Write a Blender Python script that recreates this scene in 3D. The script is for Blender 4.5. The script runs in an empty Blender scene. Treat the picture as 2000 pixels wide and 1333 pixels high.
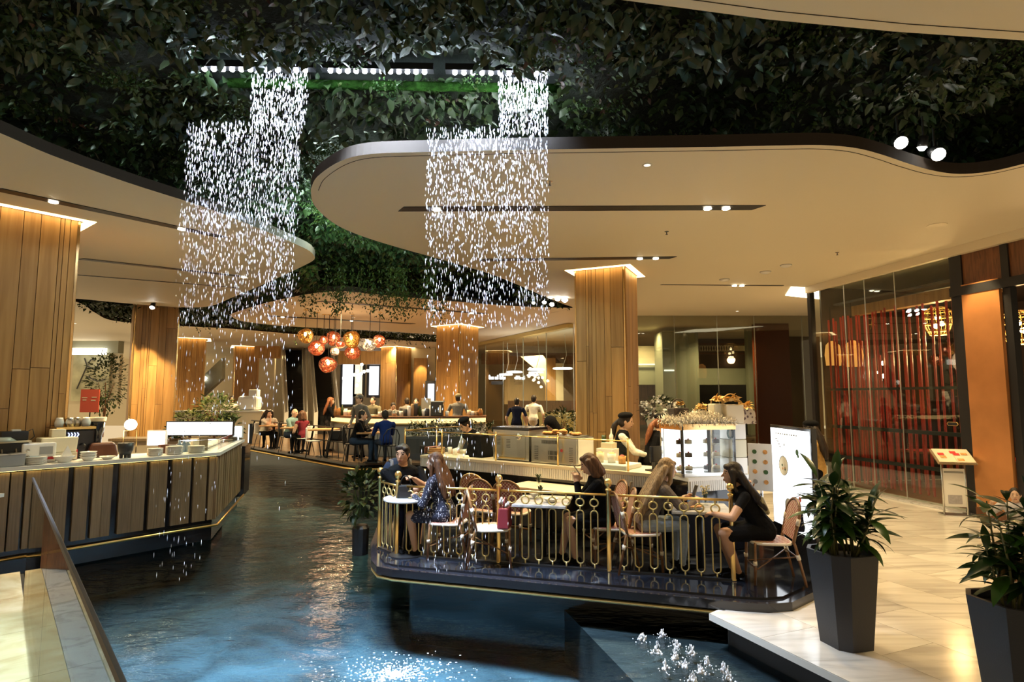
import bpy, bmesh, math, random
import numpy as np
from mathutils import Vector, Matrix, Euler, Quaternion
R = math.radians
random.seed(7); RNG = np.random.default_rng(7)
scene = bpy.context.scene
COL = scene.collection

# ------------------------------------------------------------------ camera
F, HY, EYE = 1150.0, 775.0, 1.85            # focal length (px of 2000), horizon row, eye height
PITCH = math.atan((HY - 666.5) / F)
cam = bpy.data.cameras.new('camera'); camo = bpy.data.objects.new('camera', cam); COL.objects.link(camo)
camo.location = (0, 0, EYE); camo.rotation_euler = (R(90) + PITCH, 0, 0)
cam.sensor_width = 36; cam.lens = 36 * F / 2000; cam.clip_end = 200; cam.clip_start = .05
scene.camera = camo
def ray(px, py):
    a, b = (px - 1000) / F, (666.5 - py) / F
    c, s = math.cos(PITCH), math.sin(PITCH)
    return Vector((a, c - b * s, s + b * c))
def G(px, py, z=0.):
    d = ray(px, py); t = (z - EYE) / d.z
    return Vector((d.x * t, d.y * t, z))
def A(px, py, D):
    d = ray(px, py); t = D / d.y
    return Vector((d.x * t, D, EYE + d.z * t))

# ------------------------------------------------------------------ world, exposure, large lights
world = bpy.data.worlds.new('world'); scene.world = world; world.use_nodes = True
bgn = world.node_tree.nodes['Background']; bgn.inputs[0].default_value = (1.0, .74, .42, 1); bgn.inputs[1].default_value = .62
vs = scene.view_settings; vs.view_transform = 'Standard'; vs.look = 'None'; vs.gamma = 1; vs.exposure = 0.42; vs.use_curve_mapping = False
try:
    scene.cycles.use_denoising = True; scene.cycles.max_bounces = 7; scene.cycles.diffuse_bounces = 3; scene.cycles.glossy_bounces = 3; scene.cycles.use_adaptive_sampling = True; scene.cycles.adaptive_threshold = .035
    scene.cycles.transparent_max_bounces = 14; scene.cycles.sample_clamp_indirect = 6; scene.cycles.caustics_reflective = False; scene.cycles.caustics_refractive = False
except Exception: pass
def area(name, loc, sx, sy, power, col=(1, .72, .4), rot=(0, 0, 0), spread=180):
    l = bpy.data.lights.new(name, 'AREA'); l.shape = 'RECTANGLE'; l.size = sx; l.size_y = sy; l.energy = power; l.color = col; l.spread = R(spread)
    o = bpy.data.objects.new(name, l); COL.objects.link(o); o.location = loc; o.rotation_euler = rot; return o
def spot(name, loc, power, target=None, col=(1, .74, .42), ang=70, blend=.6, rad=.05):
    l = bpy.data.lights.new(name, 'SPOT'); l.energy = power; l.color = col; l.spot_size = R(ang); l.spot_blend = blend; l.shadow_soft_size = rad
    o = bpy.data.objects.new(name, l); COL.objects.link(o); o.location = loc
    d = (Vector(target) - Vector(loc)) if target is not None else Vector((0, 0, -1))
    o.rotation_euler = d.to_track_quat('-Z', 'Y').to_euler(); return o
def point(name, loc, power, col=(1, .72, .4), rad=.1):
    l = bpy.data.lights.new(name, 'POINT'); l.energy = power; l.color = col; l.shadow_soft_size = rad
    o = bpy.data.objects.new(name, l); COL.objects.link(o); o.location = loc; return o
HC, HG, ZW, ZF = 4.4, 5.2, -.35, -.10     # ceiling, green ceiling, water, stone floor
RAIN_L, RAIN_R = 5.75, 5.85               # depth of the water curtain, left and right end
WARM = (1, .73, .36)
# ------------------------------------------------------------------ materials
M = {}
def _n(nt, t, **k):
    n = nt.nodes.new(t)
    for a, b in k.items():
        if a.startswith('i_'):
            n.inputs[int(a[2:])].default_value = b
        else: setattr(n, a, b)
    return n
def mat(name, col, rough=.5, metal=0., emit=None, es=1., spec=None, alpha=None, trans=None, var=0., vscale=4., stretch=None, bump=0., bscale=40., rand=0., sheen=0., coat=0., transl=False, obj=True, sss=0.):
    m = bpy.data.materials.new(name); m.use_nodes = True; nt = m.node_tree; b = nt.nodes['Principled BSDF']; L = nt.links
    c4 = tuple(col) + (1,)
    b.inputs['Base Color'].default_value = c4; b.inputs['Roughness'].default_value = rough; b.inputs['Metallic'].default_value = metal
    if spec is not None: b.inputs['Specular IOR Level'].default_value = spec
    if coat: b.inputs['Coat Weight'].default_value = coat; b.inputs['Coat Roughness'].default_value = .08
    if sheen: b.inputs['Sheen Weight'].default_value = sheen
    if trans: b.inputs['Transmission Weight'].default_value = trans
    if alpha is not None: b.inputs['Alpha'].default_value = alpha
    if emit is not None:
        b.inputs['Emission Color'].default_value = tuple(emit) + (1,); b.inputs['Emission Strength'].default_value = es
    if var or bump or rand:
        tc = _n(nt, 'ShaderNodeTexCoord'); mp = _n(nt, 'ShaderNodeMapping'); L.new(tc.outputs['Object'], mp.inputs[0])
        if stretch: mp.inputs['Scale'].default_value = stretch
    if var or rand:
        src = None
        hsv = _n(nt, 'ShaderNodeHueSaturation'); hsv.inputs['Color'].default_value = c4
        val = None
        if var:
            nz = _n(nt, 'ShaderNodeTexNoise'); nz.inputs['Scale'].default_value = vscale; nz.inputs['Detail'].default_value = 5; L.new(mp.outputs[0], nz.inputs['Vector'])
            mr = _n(nt, 'ShaderNodeMapRange'); mr.inputs[1].default_value = .3; mr.inputs[2].default_value = .7; mr.inputs[3].default_value = 1 - var; mr.inputs[4].default_value = 1 + var
            L.new(nz.outputs[0], mr.inputs[0]); val = mr.outputs[0]
        if rand:
            oi = _n(nt, 'ShaderNodeObjectInfo'); mr2 = _n(nt, 'ShaderNodeMapRange'); mr2.inputs[3].default_value = 1 - rand; mr2.inputs[4].default_value = 1 + rand
            L.new(oi.outputs['Random'], mr2.inputs[0])
            if val is not None:
                mu = _n(nt, 'ShaderNodeMath', operation='MULTIPLY'); L.new(val, mu.inputs[0]); L.new(mr2.outputs[0], mu.inputs[1]); val = mu.outputs[0]
            else: val = mr2.outputs[0]
        L.new(val, hsv.inputs['Value']); L.new(hsv.outputs[0], b.inputs['Base Color'])
    if bump:
        nb = _n(nt, 'ShaderNodeTexNoise'); nb.inputs['Scale'].default_value = bscale; nb.inputs['Detail'].default_value = 4; L.new(mp.outputs[0], nb.inputs['Vector'])
        bp = _n(nt, 'ShaderNodeBump'); bp.inputs['Strength'].default_value = bump; bp.inputs['Distance'].default_value = .02
        L.new(nb.outputs[0], bp.inputs['Height']); L.new(bp.outputs[0], b.inputs['Normal'])
    M[name] = m; return m
def ramp_mat(name, cols, scale=6., stretch=(1, 1, 1), rough=.4, detail=6, dist=1.2, bump=.0, rand=True, coat=0., spec=.5, pos=(.35, .65), metal=0):
    """two or three tone streaky material (wood, marble)"""
    m = bpy.data.materials.new(name); m.use_nodes = True; nt = m.node_tree; b = nt.nodes['Principled BSDF']; L = nt.links
    tc = _n(nt, 'ShaderNodeTexCoord'); mp = _n(nt, 'ShaderNodeMapping'); mp.inputs['Scale'].default_value = stretch
    oi = _n(nt, 'ShaderNodeObjectInfo'); va = _n(nt, 'ShaderNodeVectorMath', operation='MULTIPLY_ADD')
    geo = _n(nt, 'ShaderNodeNewGeometry'); L.new(geo.outputs['Position'], va.inputs[2])
    cb = _n(nt, 'ShaderNodeCombineXYZ'); L.new(oi.outputs['Random'], cb.inputs[0]); L.new(oi.outputs['Random'], cb.inputs[2])
    L.new(cb.outputs[0], va.inputs[0]); va.inputs[1].default_value = (37, 0, 11) if rand else (0, 0, 0)
    L.new(va.outputs[0], mp.inputs[0])
    nz = _n(nt, 'ShaderNodeTexNoise'); nz.inputs['Scale'].default_value = scale; nz.inputs['Detail'].default_value = detail; nz.inputs['Distortion'].default_value = dist
    L.new(mp.outputs[0], nz.inputs['Vector'])
    cr = _n(nt, 'ShaderNodeValToRGB'); e = cr.color_ramp.elements
    e[0].position = pos[0]; e[0].color = tuple(cols[0]) + (1,); e[1].position = pos[1]; e[1].color = tuple(cols[-1]) + (1,)
    if len(cols) > 2: q = e.new((pos[0] + pos[1]) / 2); q.color = tuple(cols[1]) + (1,)
    L.new(nz.outputs[0], cr.inputs[0])
    hsv = _n(nt, 'ShaderNodeHueSaturation'); L.new(cr.outputs[0], hsv.inputs['Color'])
    mr = _n(nt, 'ShaderNodeMapRange'); mr.inputs[3].default_value = .82 if rand else 1; mr.inputs[4].default_value = 1.15 if rand else 1; L.new(oi.outputs['Random'], mr.inputs[0]); L.new(mr.outputs[0], hsv.inputs['Value'])
    L.new(hsv.outputs[0], b.inputs['Base Color']); b.inputs['Roughness'].default_value = rough; b.inputs['Specular IOR Level'].default_value = spec; b.inputs['Metallic'].default_value = metal
    if coat: b.inputs['Coat Weight'].default_value = coat; b.inputs['Coat Roughness'].default_value = .06
    if bump:
        bp = _n(nt, 'ShaderNodeBump'); bp.inputs['Strength'].default_value = bump; bp.inputs['Distance'].default_value = .01; L.new(nz.outputs[0], bp.inputs['Height']); L.new(bp.outputs[0], b.inputs['Normal'])
    M[name] = m; return m
def glass_mat(name, tint=(.9, .95, .93), refl=1., rough=0., ior=1.45, dark=0.):
    """thin architectural glass: fresnel reflection over a see-through pane"""
    m = bpy.data.materials.new(name); m.use_nodes = True; nt = m.node_tree; L = nt.links
    nt.nodes.remove(nt.nodes['Principled BSDF']); out = nt.nodes['Material Output']
    fr = _n(nt, 'ShaderNodeFresnel'); ge = _n(nt, 'ShaderNodeNewGeometry'); mi = _n(nt, 'ShaderNodeMapRange'); mi.inputs[3].default_value = ior; mi.inputs[4].default_value = 1 / ior   # same fresnel on both faces of a thin pane
    L.new(ge.outputs['Backfacing'], mi.inputs[0]); L.new(mi.outputs[0], fr.inputs[0])
    tr = _n(nt, 'ShaderNodeBsdfTransparent'); tr.inputs[0].default_value = tuple(tint) + (1,)
    gl = _n(nt, 'ShaderNodeBsdfGlossy'); gl.inputs['Roughness'].default_value = rough; gl.inputs[0].default_value = (refl, refl, refl, 1)
    mx = _n(nt, 'ShaderNodeMixShader'); L.new(fr.outputs[0], mx.inputs[0]); L.new(tr.outputs[0], mx.inputs[1]); L.new(gl.outputs[0], mx.inputs[2]); L.new(mx.outputs[0], out.inputs[0])
    M[name] = m; return m
def emis(name, col, s):
    m = bpy.data.materials.new(name); m.use_nodes = True; nt = m.node_tree; nt.nodes.remove(nt.nodes['Principled BSDF'])
    e = _n(nt, 'ShaderNodeEmission'); e.inputs[0].default_value = tuple(col) + (1,); e.inputs[1].default_value = s
    nt.links.new(e.outputs[0], nt.nodes['Material Output'].inputs[0]); M[name] = m; return m

# ------------------------------------------------------------------ mesh builder
class MB:
    def __init__(s): s.v = []; s.f = []; s.m = []; s.cur = 0
    def add(s, vs_, fs):
        k = len(s.v); s.v.extend([tuple(p) for p in vs_]); s.f.extend([tuple(i + k for i in f) for f in fs]); s.m.extend([s.cur] * len(fs)); return s
    def mt(s, i): s.cur = i; return s
    def box(s, c, d, rz=0., mtx=None, taper=1.):
        x, y, z = d[0] / 2, d[1] / 2, d[2] / 2; P = []
        for sz in (-1, 1):
            t = taper if sz > 0 else 1
            for sx, sy in ((-1, -1), (1, -1), (1, 1), (-1, 1)): P.append(Vector((sx * x * t, sy * y * t, sz * z)))
        q = (mtx.to_3x3() if mtx is not None else Matrix.Rotation(rz, 3, 'Z')); c = Vector(c)
        return s.add([q @ p + c for p in P], [(3, 2, 1, 0), (4, 5, 6, 7), (0, 1, 5, 4), (1, 2, 6, 5), (2, 3, 7, 6), (3, 0, 4, 7)])
    def prism(s, pts, z0, z1, inset=0.):
        n = len(pts); area_ = sum(pts[i][0] * pts[(i + 1) % n][1] - pts[(i + 1) % n][0] * pts[i][1] for i in range(n))
        if area_ < 0: pts = pts[::-1]
        cx = sum(p[0] for p in pts) / n; cy = sum(p[1] for p in pts) / n
        top = [(p[0] + (cx - p[0]) * inset, p[1] + (cy - p[1]) * inset, z1) for p in pts]
        return s.add([(p[0], p[1], z0) for p in pts] + top,
                     [tuple(range(n - 1, -1, -1)), tuple(range(n, 2 * n))] + [(i, (i + 1) % n, n + (i + 1) % n, n + i) for i in range(n)])
    def tube(s, pts, r, n=8, closed=False, caps=True):
        pts = [Vector(p) for p in pts]; N = len(pts); rs = r if isinstance(r, (list, tuple)) else [r] * N
        V = []; up = None
        for i, p in enumerate(pts):
            a = pts[i - 1] if (i > 0 or closed) else p; b = pts[(i + 1) % N] if (i < N - 1 or closed) else p
            t = (b - a); t = t.normalized() if t.length > 1e-9 else Vector((0, 0, 1))
            if up is None: up = Vector((0, 0, 1)) if abs(t.z) < .9 else Vector((1, 0, 0))
            x = t.cross(up)
            if x.length < 1e-6: x = t.cross(Vector((0, 1, 0)))
            x.normalize(); y = x.cross(t).normalized(); up = y
            for k in range(n):
                an = 2 * math.pi * k / n; V.append(p + (x * math.cos(an) + y * math.sin(an)) * rs[i])
        Fs = []
        for i in range(N if closed else N - 1):
            j = (i + 1) % N
            for k in range(n): Fs.append((i * n + k, i * n + (k + 1) % n, j * n + (k + 1) % n, j * n + k))
        if caps and not closed: Fs += [tuple(range(n - 1, -1, -1)), tuple((N - 1) * n + k for k in range(n))]
        return s.add(V, Fs)
    def lathe(s, prof, n=16, c=(0, 0, 0), mtx=None, caps=True):
        V = []; c = Vector(c)
        for r, z in prof:
            for k in range(n):
                a = 2 * math.pi * k / n; p = Vector((r * math.cos(a), r * math.sin(a), z)); V.append((mtx @ p if mtx is not None else p) + c)
        Fs = []
        for i in range(len(prof) - 1):
            for k in range(n): Fs.append((i * n + k, i * n + (k + 1) % n, (i + 1) * n + (k + 1) % n, (i + 1) * n + k))
        if caps: Fs += [tuple(range(n - 1, -1, -1)), tuple((len(prof) - 1) * n + k for k in range(n))]
        return s.add(V, Fs)
    def ell(s, c, r, nu=12, nv=8, mtx=None):
        if not isinstance(r, (tuple, list)): r = (r, r, r)
        V = [Vector((0, 0, -r[2]))]; c = Vector(c)
        for j in range(1, nv):
            ph = -math.pi / 2 + math.pi * j / nv
            for i in range(nu):
                th = 2 * math.pi * i / nu; V.append(Vector((r[0] * math.cos(ph) * math.cos(th), r[1] * math.cos(ph) * math.sin(th), r[2] * math.sin(ph))))
        V.append(Vector((0, 0, r[2]))); Fs = []
        for i in range(nu): Fs.append((0, 1 + (i + 1) % nu, 1 + i))
        for j in range(nv - 2):
            for i in range(nu): a = 1 + j * nu; Fs.append((a + i, a + (i + 1) % nu, a + nu + (i + 1) % nu, a + nu + i))
        a = 1 + (nv - 2) * nu; t = len(V) - 1
        for i in range(nu): Fs.append((a + i, a + (i + 1) % nu, t))
        return s.add([(mtx.to_3x3() @ p if mtx is not None else p) + c for p in V], Fs)
    def quad(s, a, b, c, d): return s.add([a, b, c, d], [(0, 1, 2, 3)])
    def slab(s, a, b, c, d, t):
        """quad with thickness t along its normal"""
        a, b, c, d = map(Vector, (a, b, c, d)); n = (b - a).cross(d - a).normalized() * t
        return s.add([a, b, c, d, a + n, b + n, c + n, d + n], [(3, 2, 1, 0), (4, 5, 6, 7), (0, 1, 5, 4), (1, 2, 6, 5), (2, 3, 7, 6), (3, 0, 4, 7)])
    def leaf(s, p, d, n, L, W, droop=.25, fold=.15):
        """pointed leaf: 6 tris, midrib fold and droop"""
        p = Vector(p); d = Vector(d).normalized(); n = Vector(n); sd = d.cross(n)
        if sd.length < 1e-4: sd = d.orthogonal()
        sd.normalize(); n = sd.cross(d).normalized()
        def q(t, w, h): return p + d * (L * t) + sd * (W * w) + n * (L * h)
        V = [q(0, 0, 0), q(.35, .5, fold * .6 - droop * .05), q(.35, 0, -droop * .05), q(.35, -.5, fold * .6 - droop * .05), q(.72, .36, fold * .4 - droop * .4), q(.72, 0, -droop * .4), q(.72, -.36, fold * .4 - droop * .4), q(1, 0, -droop)]
        return s.add(V, [(0, 1, 2), (0, 2, 3), (1, 4, 5, 2), (2, 5, 6, 3), (4, 7, 5), (5, 7, 6)])
    def mesh(s, name):
        me = bpy.data.meshes.new(name); me.from_pydata([tuple(p) for p in s.v], [], s.f); me.update(); return me
    def build(s, name, m, parent=None, smooth=False, loc=None, rz=0., bevel=0.):
        me = s.mesh(name)
        for k in (m if isinstance(m, (list, tuple)) else [m]): me.materials.append(M[k] if isinstance(k, str) else k)
        if any(s.m): me.polygons.foreach_set('material_index', s.m)
        if smooth: me.polygons.foreach_set('use_smooth', [True] * len(me.polygons))
        o = bpy.data.objects.new(name, me); COL.objects.link(o)
        if parent is not None: o.parent = parent
        if loc is not None: o.location = loc
        if rz: o.rotation_euler = (0, 0, rz)
        if bevel:
            bv = o.modifiers.new('bevel', 'BEVEL'); bv.width = bevel; bv.segments = 2; bv.limit_method = 'ANGLE'
        return o
def tag(o, label=None, cat=None, group=None, kind=None):
    if label: o['label'] = label
    if cat: o['category'] = cat
    if group: o['group'] = group
    if kind: o['kind'] = kind
    return o
def thing(name, label, cat, loc=(0, 0, 0), rz=0., group=None):
    o = bpy.data.objects.new(name, None); COL.objects.link(o); o.location = loc; o.rotation_euler = (0, 0, rz); o.empty_display_size = .1
    return tag(o, label, cat, group)
def struct(o): o['kind'] = 'structure'; return o
def inst(name, src, parent=None, loc=(0, 0, 0), rot=(0, 0, 0), sc=(1, 1, 1), m=None):
    """another object sharing mesh data"""
    o = bpy.data.objects.new(name, src if isinstance(src, bpy.types.Mesh) else src.data); COL.objects.link(o)
    if parent is not None: o.parent = parent
    o.location = loc; o.rotation_euler = rot; o.scale = sc; return o
def copy_tree(o, parent=None):
    c = o.copy(); COL.objects.link(c)
    if parent is not None: c.parent = parent
    for ch in list(o.children): copy_tree(ch, c)
    return c
def dup(o, loc, rz=None, label=None, group=None, sc=None):
    c = copy_tree(o); c.location = loc
    if rz is not None: c.rotation_euler = (0, 0, rz)
    if label: c['label'] = label
    if group: c['group'] = group
    if sc: c.scale = (sc, sc, sc)
    return c
def unit_box(name, m):
    mb = MB().box((0, 0, 0), (1, 1, 1)); me = mb.mesh(name); me.materials.append(M[m]); return me
def smooth_path(pts, k=6, closed=False):
    P = [Vector(p) for p in pts]; N = len(P); out = []
    for i in range(N if closed else N - 1):
        p0 = P[i - 1] if (i > 0 or closed) else P[0]; p1 = P[i]; p2 = P[(i + 1) % N]; p3 = P[(i + 2) % N] if (i + 2 < N or closed) else P[-1]
        for j in range(k):
            t = j / k; out.append(.5 * ((2 * p1) + (p2 - p0) * t + (2 * p0 - 5 * p1 + 4 * p2 - p3) * t * t + (3 * p1 - p0 - 3 * p2 + p3) * t ** 3))
    if not closed: out.append(P[-1])
    return out
def big_mesh(name, V, T, m, smooth=False, mats_idx=None, quads=False):
    """fast mesh from numpy arrays: V (n,3), T (k,3 or 4)"""
    me = bpy.data.meshes.new(name); k = T.shape[1]
    me.vertices.add(len(V)); me.vertices.foreach_set('co', np.ascontiguousarray(V, dtype=np.float32).ravel())
    me.loops.add(T.size); me.loops.foreach_set('vertex_index', np.ascontiguousarray(T, dtype=np.int32).ravel())
    me.polygons.add(len(T)); me.polygons.foreach_set('loop_start', np.arange(0, T.size, k, dtype=np.int32)); me.polygons.foreach_set('loop_total', np.full(len(T), k, dtype=np.int32))
    for q in (m if isinstance(m, (list, tuple)) else [m]): me.materials.append(M[q])
    if mats_idx is not None: me.polygons.foreach_set('material_index', np.ascontiguousarray(mats_idx, dtype=np.int32))
    if smooth: me.polygons.foreach_set('use_smooth', np.ones(len(T), dtype=bool))
    me.update(calc_edges=True); me.validate()
    o = bpy.data.objects.new(name, me); COL.objects.link(o); return o

# ------------------------------------------------------------------ palette
mat('ceiling_paint', (.78, .70, .53), .6, spec=.35)
mat('lip_shade_paint', (.030, .023, .018), .75, spec=.08)  # shade on the unlit panel edges put into the colour
mat('black', (.008, .008, .009), .45)
mat('black_gloss', (.012, .012, .016), .12, coat=.3)
mat('black_metal', (.02, .02, .022), .4, metal=.4)
mat('gold', (.86, .62, .25), .28, metal=1.)
mat('gold_dull', (.62, .50, .22), .42, metal=.85)
mat('brass_line', (.75, .48, .2), .2, metal=1.)
mat('steel', (.62, .62, .6), .28, metal=1., var=.06, stretch=(1, 1, 30), vscale=8)
mat('chrome', (.85, .85, .85), .1, metal=1.)
mat('white', (.8, .78, .74), .4)
mat('white_gloss', (.85, .83, .78), .15, coat=.4)
mat('cream', (.72, .62, .45), .5)
mat('porcelain', (.82, .8, .75), .2, coat=.3)
mat('grey', (.3, .3, .29), .5)
mat('dark_grey', (.05, .05, .052), .5)
mat('red', (.55, .03, .03), .45)
mat('soil', (.02, .014, .01), .9)
mat('screen', (.02, .02, .025), .15)
ramp_mat('wood', [(.33, .165, .046), (.41, .215, .064), (.47, .26, .085)], scale=3.0, stretch=(4, 4, .22), rough=.42, dist=.6)
ramp_mat('wood_dark', [(.10, .035, .012), (.2, .075, .025)], scale=4, stretch=(4, 4, .5), rough=.4, rand=False)
ramp_mat('wood_pale', [(.20, .135, .07), (.29, .20, .11)], scale=9, stretch=(6, 6, .25), rough=.5, dist=.3)
ramp_mat('table_wood', [(.36, .18, .07), (.55, .3, .13)], scale=4, stretch=(1, 5, 1), rough=.4)
ramp_mat('stone_tile', [(.46, .42, .37), (.60, .56, .50), (.66, .62, .56)], scale=1.1, stretch=(.5, 3.6, 1), rough=.16, dist=2.2, pos=(.3, .62), detail=5)
ramp_mat('marble_warm', [(.58, .44, .22), (.76, .64, .38)], scale=1.6, stretch=(1, 1, 1), rough=.12, dist=2.5, rand=False)
ramp_mat('marble_white', [(.42, .41, .40), (.58, .57, .56)], scale=2.5, stretch=(1, 1, 1), rough=.2, dist=3, rand=False, pos=(.38, .5))
ramp_mat('marble_black', [(.006, .007, .010), (.012, .014, .02), (.05, .055, .06)], scale=1.7, rough=.07, dist=3, rand=False, pos=(.45, .72))
ramp_mat('pool_floor', [(.026, .036, .04), (.085, .12, .135)], scale=1.3, rough=.6, dist=1, rand=False)
ramp_mat('pool_stone', [(.016, .015, .017), (.06, .055, .05)], scale=2.2, rough=.5, dist=1, rand=False)
mat('pool_wall', (.012, .012, .013), .6)
glass_mat('glass', (.90, .94, .90)); glass_mat('glass_dim', (.62, .64, .58)); glass_mat('glass_clear', (.96, .97, .95), ior=1.3)
# ================================================================== SETTING
def xy(p): return (p[0], p[1])
# ---- pool
def water_mat():
    m = bpy.data.materials.new('water'); m.use_nodes = True; nt = m.node_tree; L = nt.links
    nt.nodes.remove(nt.nodes['Principled BSDF']); out = nt.nodes['Material Output']
    geo = _n(nt, 'ShaderNodeNewGeometry'); mp = _n(nt, 'ShaderNodeMapping'); mp.inputs['Scale'].default_value = (1., 1.9, 1); L.new(geo.outputs['Position'], mp.inputs[0])
    n1 = _n(nt, 'ShaderNodeTexNoise'); n1.inputs['Scale'].default_value = 2.6; n1.inputs['Detail'].default_value = 3.5; n1.inputs['Distortion'].default_value = .5; L.new(mp.outputs[0], n1.inputs['Vector'])
    n2 = _n(nt, 'ShaderNodeTexNoise'); n2.inputs['Scale'].default_value = 11; n2.inputs['Detail'].default_value = 3; L.new(mp.outputs[0], n2.inputs['Vector'])
    ad = _n(nt, 'ShaderNodeMath', operation='MULTIPLY_ADD'); L.new(n2.outputs[0], ad.inputs[0]); ad.inputs[1].default_value = .22; L.new(n1.outputs[0], ad.inputs[2])
    bp = _n(nt, 'ShaderNodeBump'); bp.inputs['Strength'].default_value = 1.; bp.inputs['Distance'].default_value = .026; L.new(ad.outputs[0], bp.inputs['Height'])
    fr = _n(nt, 'ShaderNodeFresnel'); fr.inputs[0].default_value = 1.5; L.new(bp.outputs[0], fr.inputs['Normal'])
    tr = _n(nt, 'ShaderNodeBsdfTransparent'); tr.inputs[0].default_value = (.62, .80, .86, 1)
    gl = _n(nt, 'ShaderNodeBsdfGlossy'); gl.inputs['Roughness'].default_value = .02; L.new(bp.outputs[0], gl.inputs['Normal'])
    mx = _n(nt, 'ShaderNodeMixShader'); L.new(fr.outputs[0], mx.inputs[0]); L.new(tr.outputs[0], mx.inputs[1]); L.new(gl.outputs[0], mx.inputs[2]); L.new(mx.outputs[0], out.inputs[0]); M['water'] = m
water_mat()
struct(MB().quad((-13, .3, ZW), (7, .3, ZW), (7, 23, ZW), (-13, 23, ZW)).build('water_surface', 'water'))
struct(MB().quad((-13, .0, -.95), (7, 0, -.95), (7, 24, -.95), (-13, 24, -.95)).build('floor_pool', 'pool_floor'))
# submerged dark stone ledge that carries the jets
ledge = [G(1095, 1186, -.42), G(1500, 1200, -.42), G(1760, 1400, -.42), G(1300, 1400, -.42)]
struct(MB().prism([xy(p) for p in ledge], -.94, -.41).build('floor_pool_ledge', 'pool_stone'))

# ---- cafe island: glossy black deck, fascia step, gold tube
ISL = [(-1.80, 7.7), (-1.62, 6.98), (-1.50, 6.72), (-1.30, 6.60), (2.12, 5.56), (2.32, 5.53), (2.56, 5.58), (2.90, 5.86), (3.40, 6.45), (3.62, 7.6), (3.4, 9.2), (1.6, 12.2), (-1.5, 12.2), (-2.2, 10.4)]
def offs(poly, d):
    n = len(poly); out = []
    for i in range(n):
        a, b, c = Vector(poly[i - 1]), Vector(poly[i]), Vector(poly[(i + 1) % n])
        t1 = (b - a).normalized(); t2 = (c - b).normalized(); nn = Vector((t1.y, -t1.x)) + Vector((t2.y, -t2.x)); nn.normalize()
        out.append(tuple(b + nn * d / max(.5, nn.dot(Vector((t1.y, -t1.x))))))
    return out
struct(MB().prism(offs(ISL, -.10), -.02, 0.).build('floor_cafe_deck', 'marble_black'))
fas = struct(MB().prism(ISL, -.10, -.021).prism(offs(ISL, -.06), -.17, -.101).prism(offs(ISL, -.45), -.95, -.171).build('floor_cafe_plinth', 'black_gloss'))
MB().tube([(x, y, -.135) for x, y in offs(ISL, -.02)], .018, 6, closed=True).build('trim_tube', 'gold_dull', fas, True)
# ---- pale stone floor on the right: slab with tiles
S0 = Vector((1.78, 5.53)); S1 = Vector((2.41, 4.02)); sd = (S1 - S0).normalized(); sn = Vector((-sd.y, sd.x))
if sn.x < 0: sn = -sn
flo = [tuple(S0), tuple(S0 + sd * 6), (16, -.5), (16, 17), (3.0, 17), (3.2, 12), (2.9, 6.5)]
fl = struct(MB().prism(flo, -.16, ZF - .006).build('floor_stone', 'white'))
struct(MB().prism([tuple(S0 + sn * .12 + sd * .1), tuple(S0 + sd * 6 + sn * .12), (15, -.4), (15, 18), (3.2, 11), (3.0, 6.6)], -.95, -.165).build('wall_pool_side', 'pool_wall'))
tile = unit_box('tile', 'stone_tile'); TL, TW = 1.2, .6
for i in range(-2, 13):
    for j in range(0, 15):
        off = (j % 2) * .6
        a0 = i * TL + off; b0 = j * TW
        a1 = a0 + TL
        if i == -2 and j % 2: a0, a1 = a0, a1
        c = S0 + sd * ((a0 + a1) / 2 - 3.6 + .6) + sn * (b0 + TW / 2)
        # the slab starts at its corner: clip the rows that would run past it
        lo = (a0 - 3.0); hi = lo + TL
        lim = 0.0 if b0 < .5 else -9
        lo = max(lo, lim - (.45 * b0 if b0 > 0 else 0) * (1 if b0 < 1.3 else 9))
        if hi - lo < .08: continue
        c = S0 + sd * ((lo + hi) / 2) + sn * (b0 + TW / 2)
        if c.y > 14 or c.x > 12.5 or c.y < .2 or c.x > 7.5 + (13.5 - c.y) * .1: continue
        inst('tile', tile, fl, (c.x, c.y, ZF - .012), (0, 0, math.atan2(sd.y, sd.x)), (hi - lo - .004, TW - .004, .024))
# far floors: bar deck, hall
ZB = .22
far = [G(486, 870, ZB), G(675, 902, ZB), G(700, 905, ZB), G(760, 903, ZB)]
FD = [(-20, 34)] + [(-13.6, 23.5)] + [xy(p) for p in far] + [(3, 13.4), (3, 17), (16, 17), (16, 44), (-20, 44)]
struct(MB().prism(FD, ZB - .06, ZB).build('floor_bar_deck', mat('deck_floor', (.16, .10, .06), .22, var=.3, vscale=2)))
fb = struct(MB().prism(offs(FD, -.08), -.95, ZB - .061).build('floor_bar_plinth', 'black_gloss'))
MB().tube([(-13.6, 23.5, ZB - .16)] + [p + Vector((0, -.03, -.16)) for p in far] + [(3, 13.35, ZB - .16)], .03, 6).build('trim_tube', 'gold', fb, True)
struct(MB().box((-11.2, 8.5, -.5), (8.6, 9.5, .8)).build('floor_left_island', 'black_gloss'))

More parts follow.
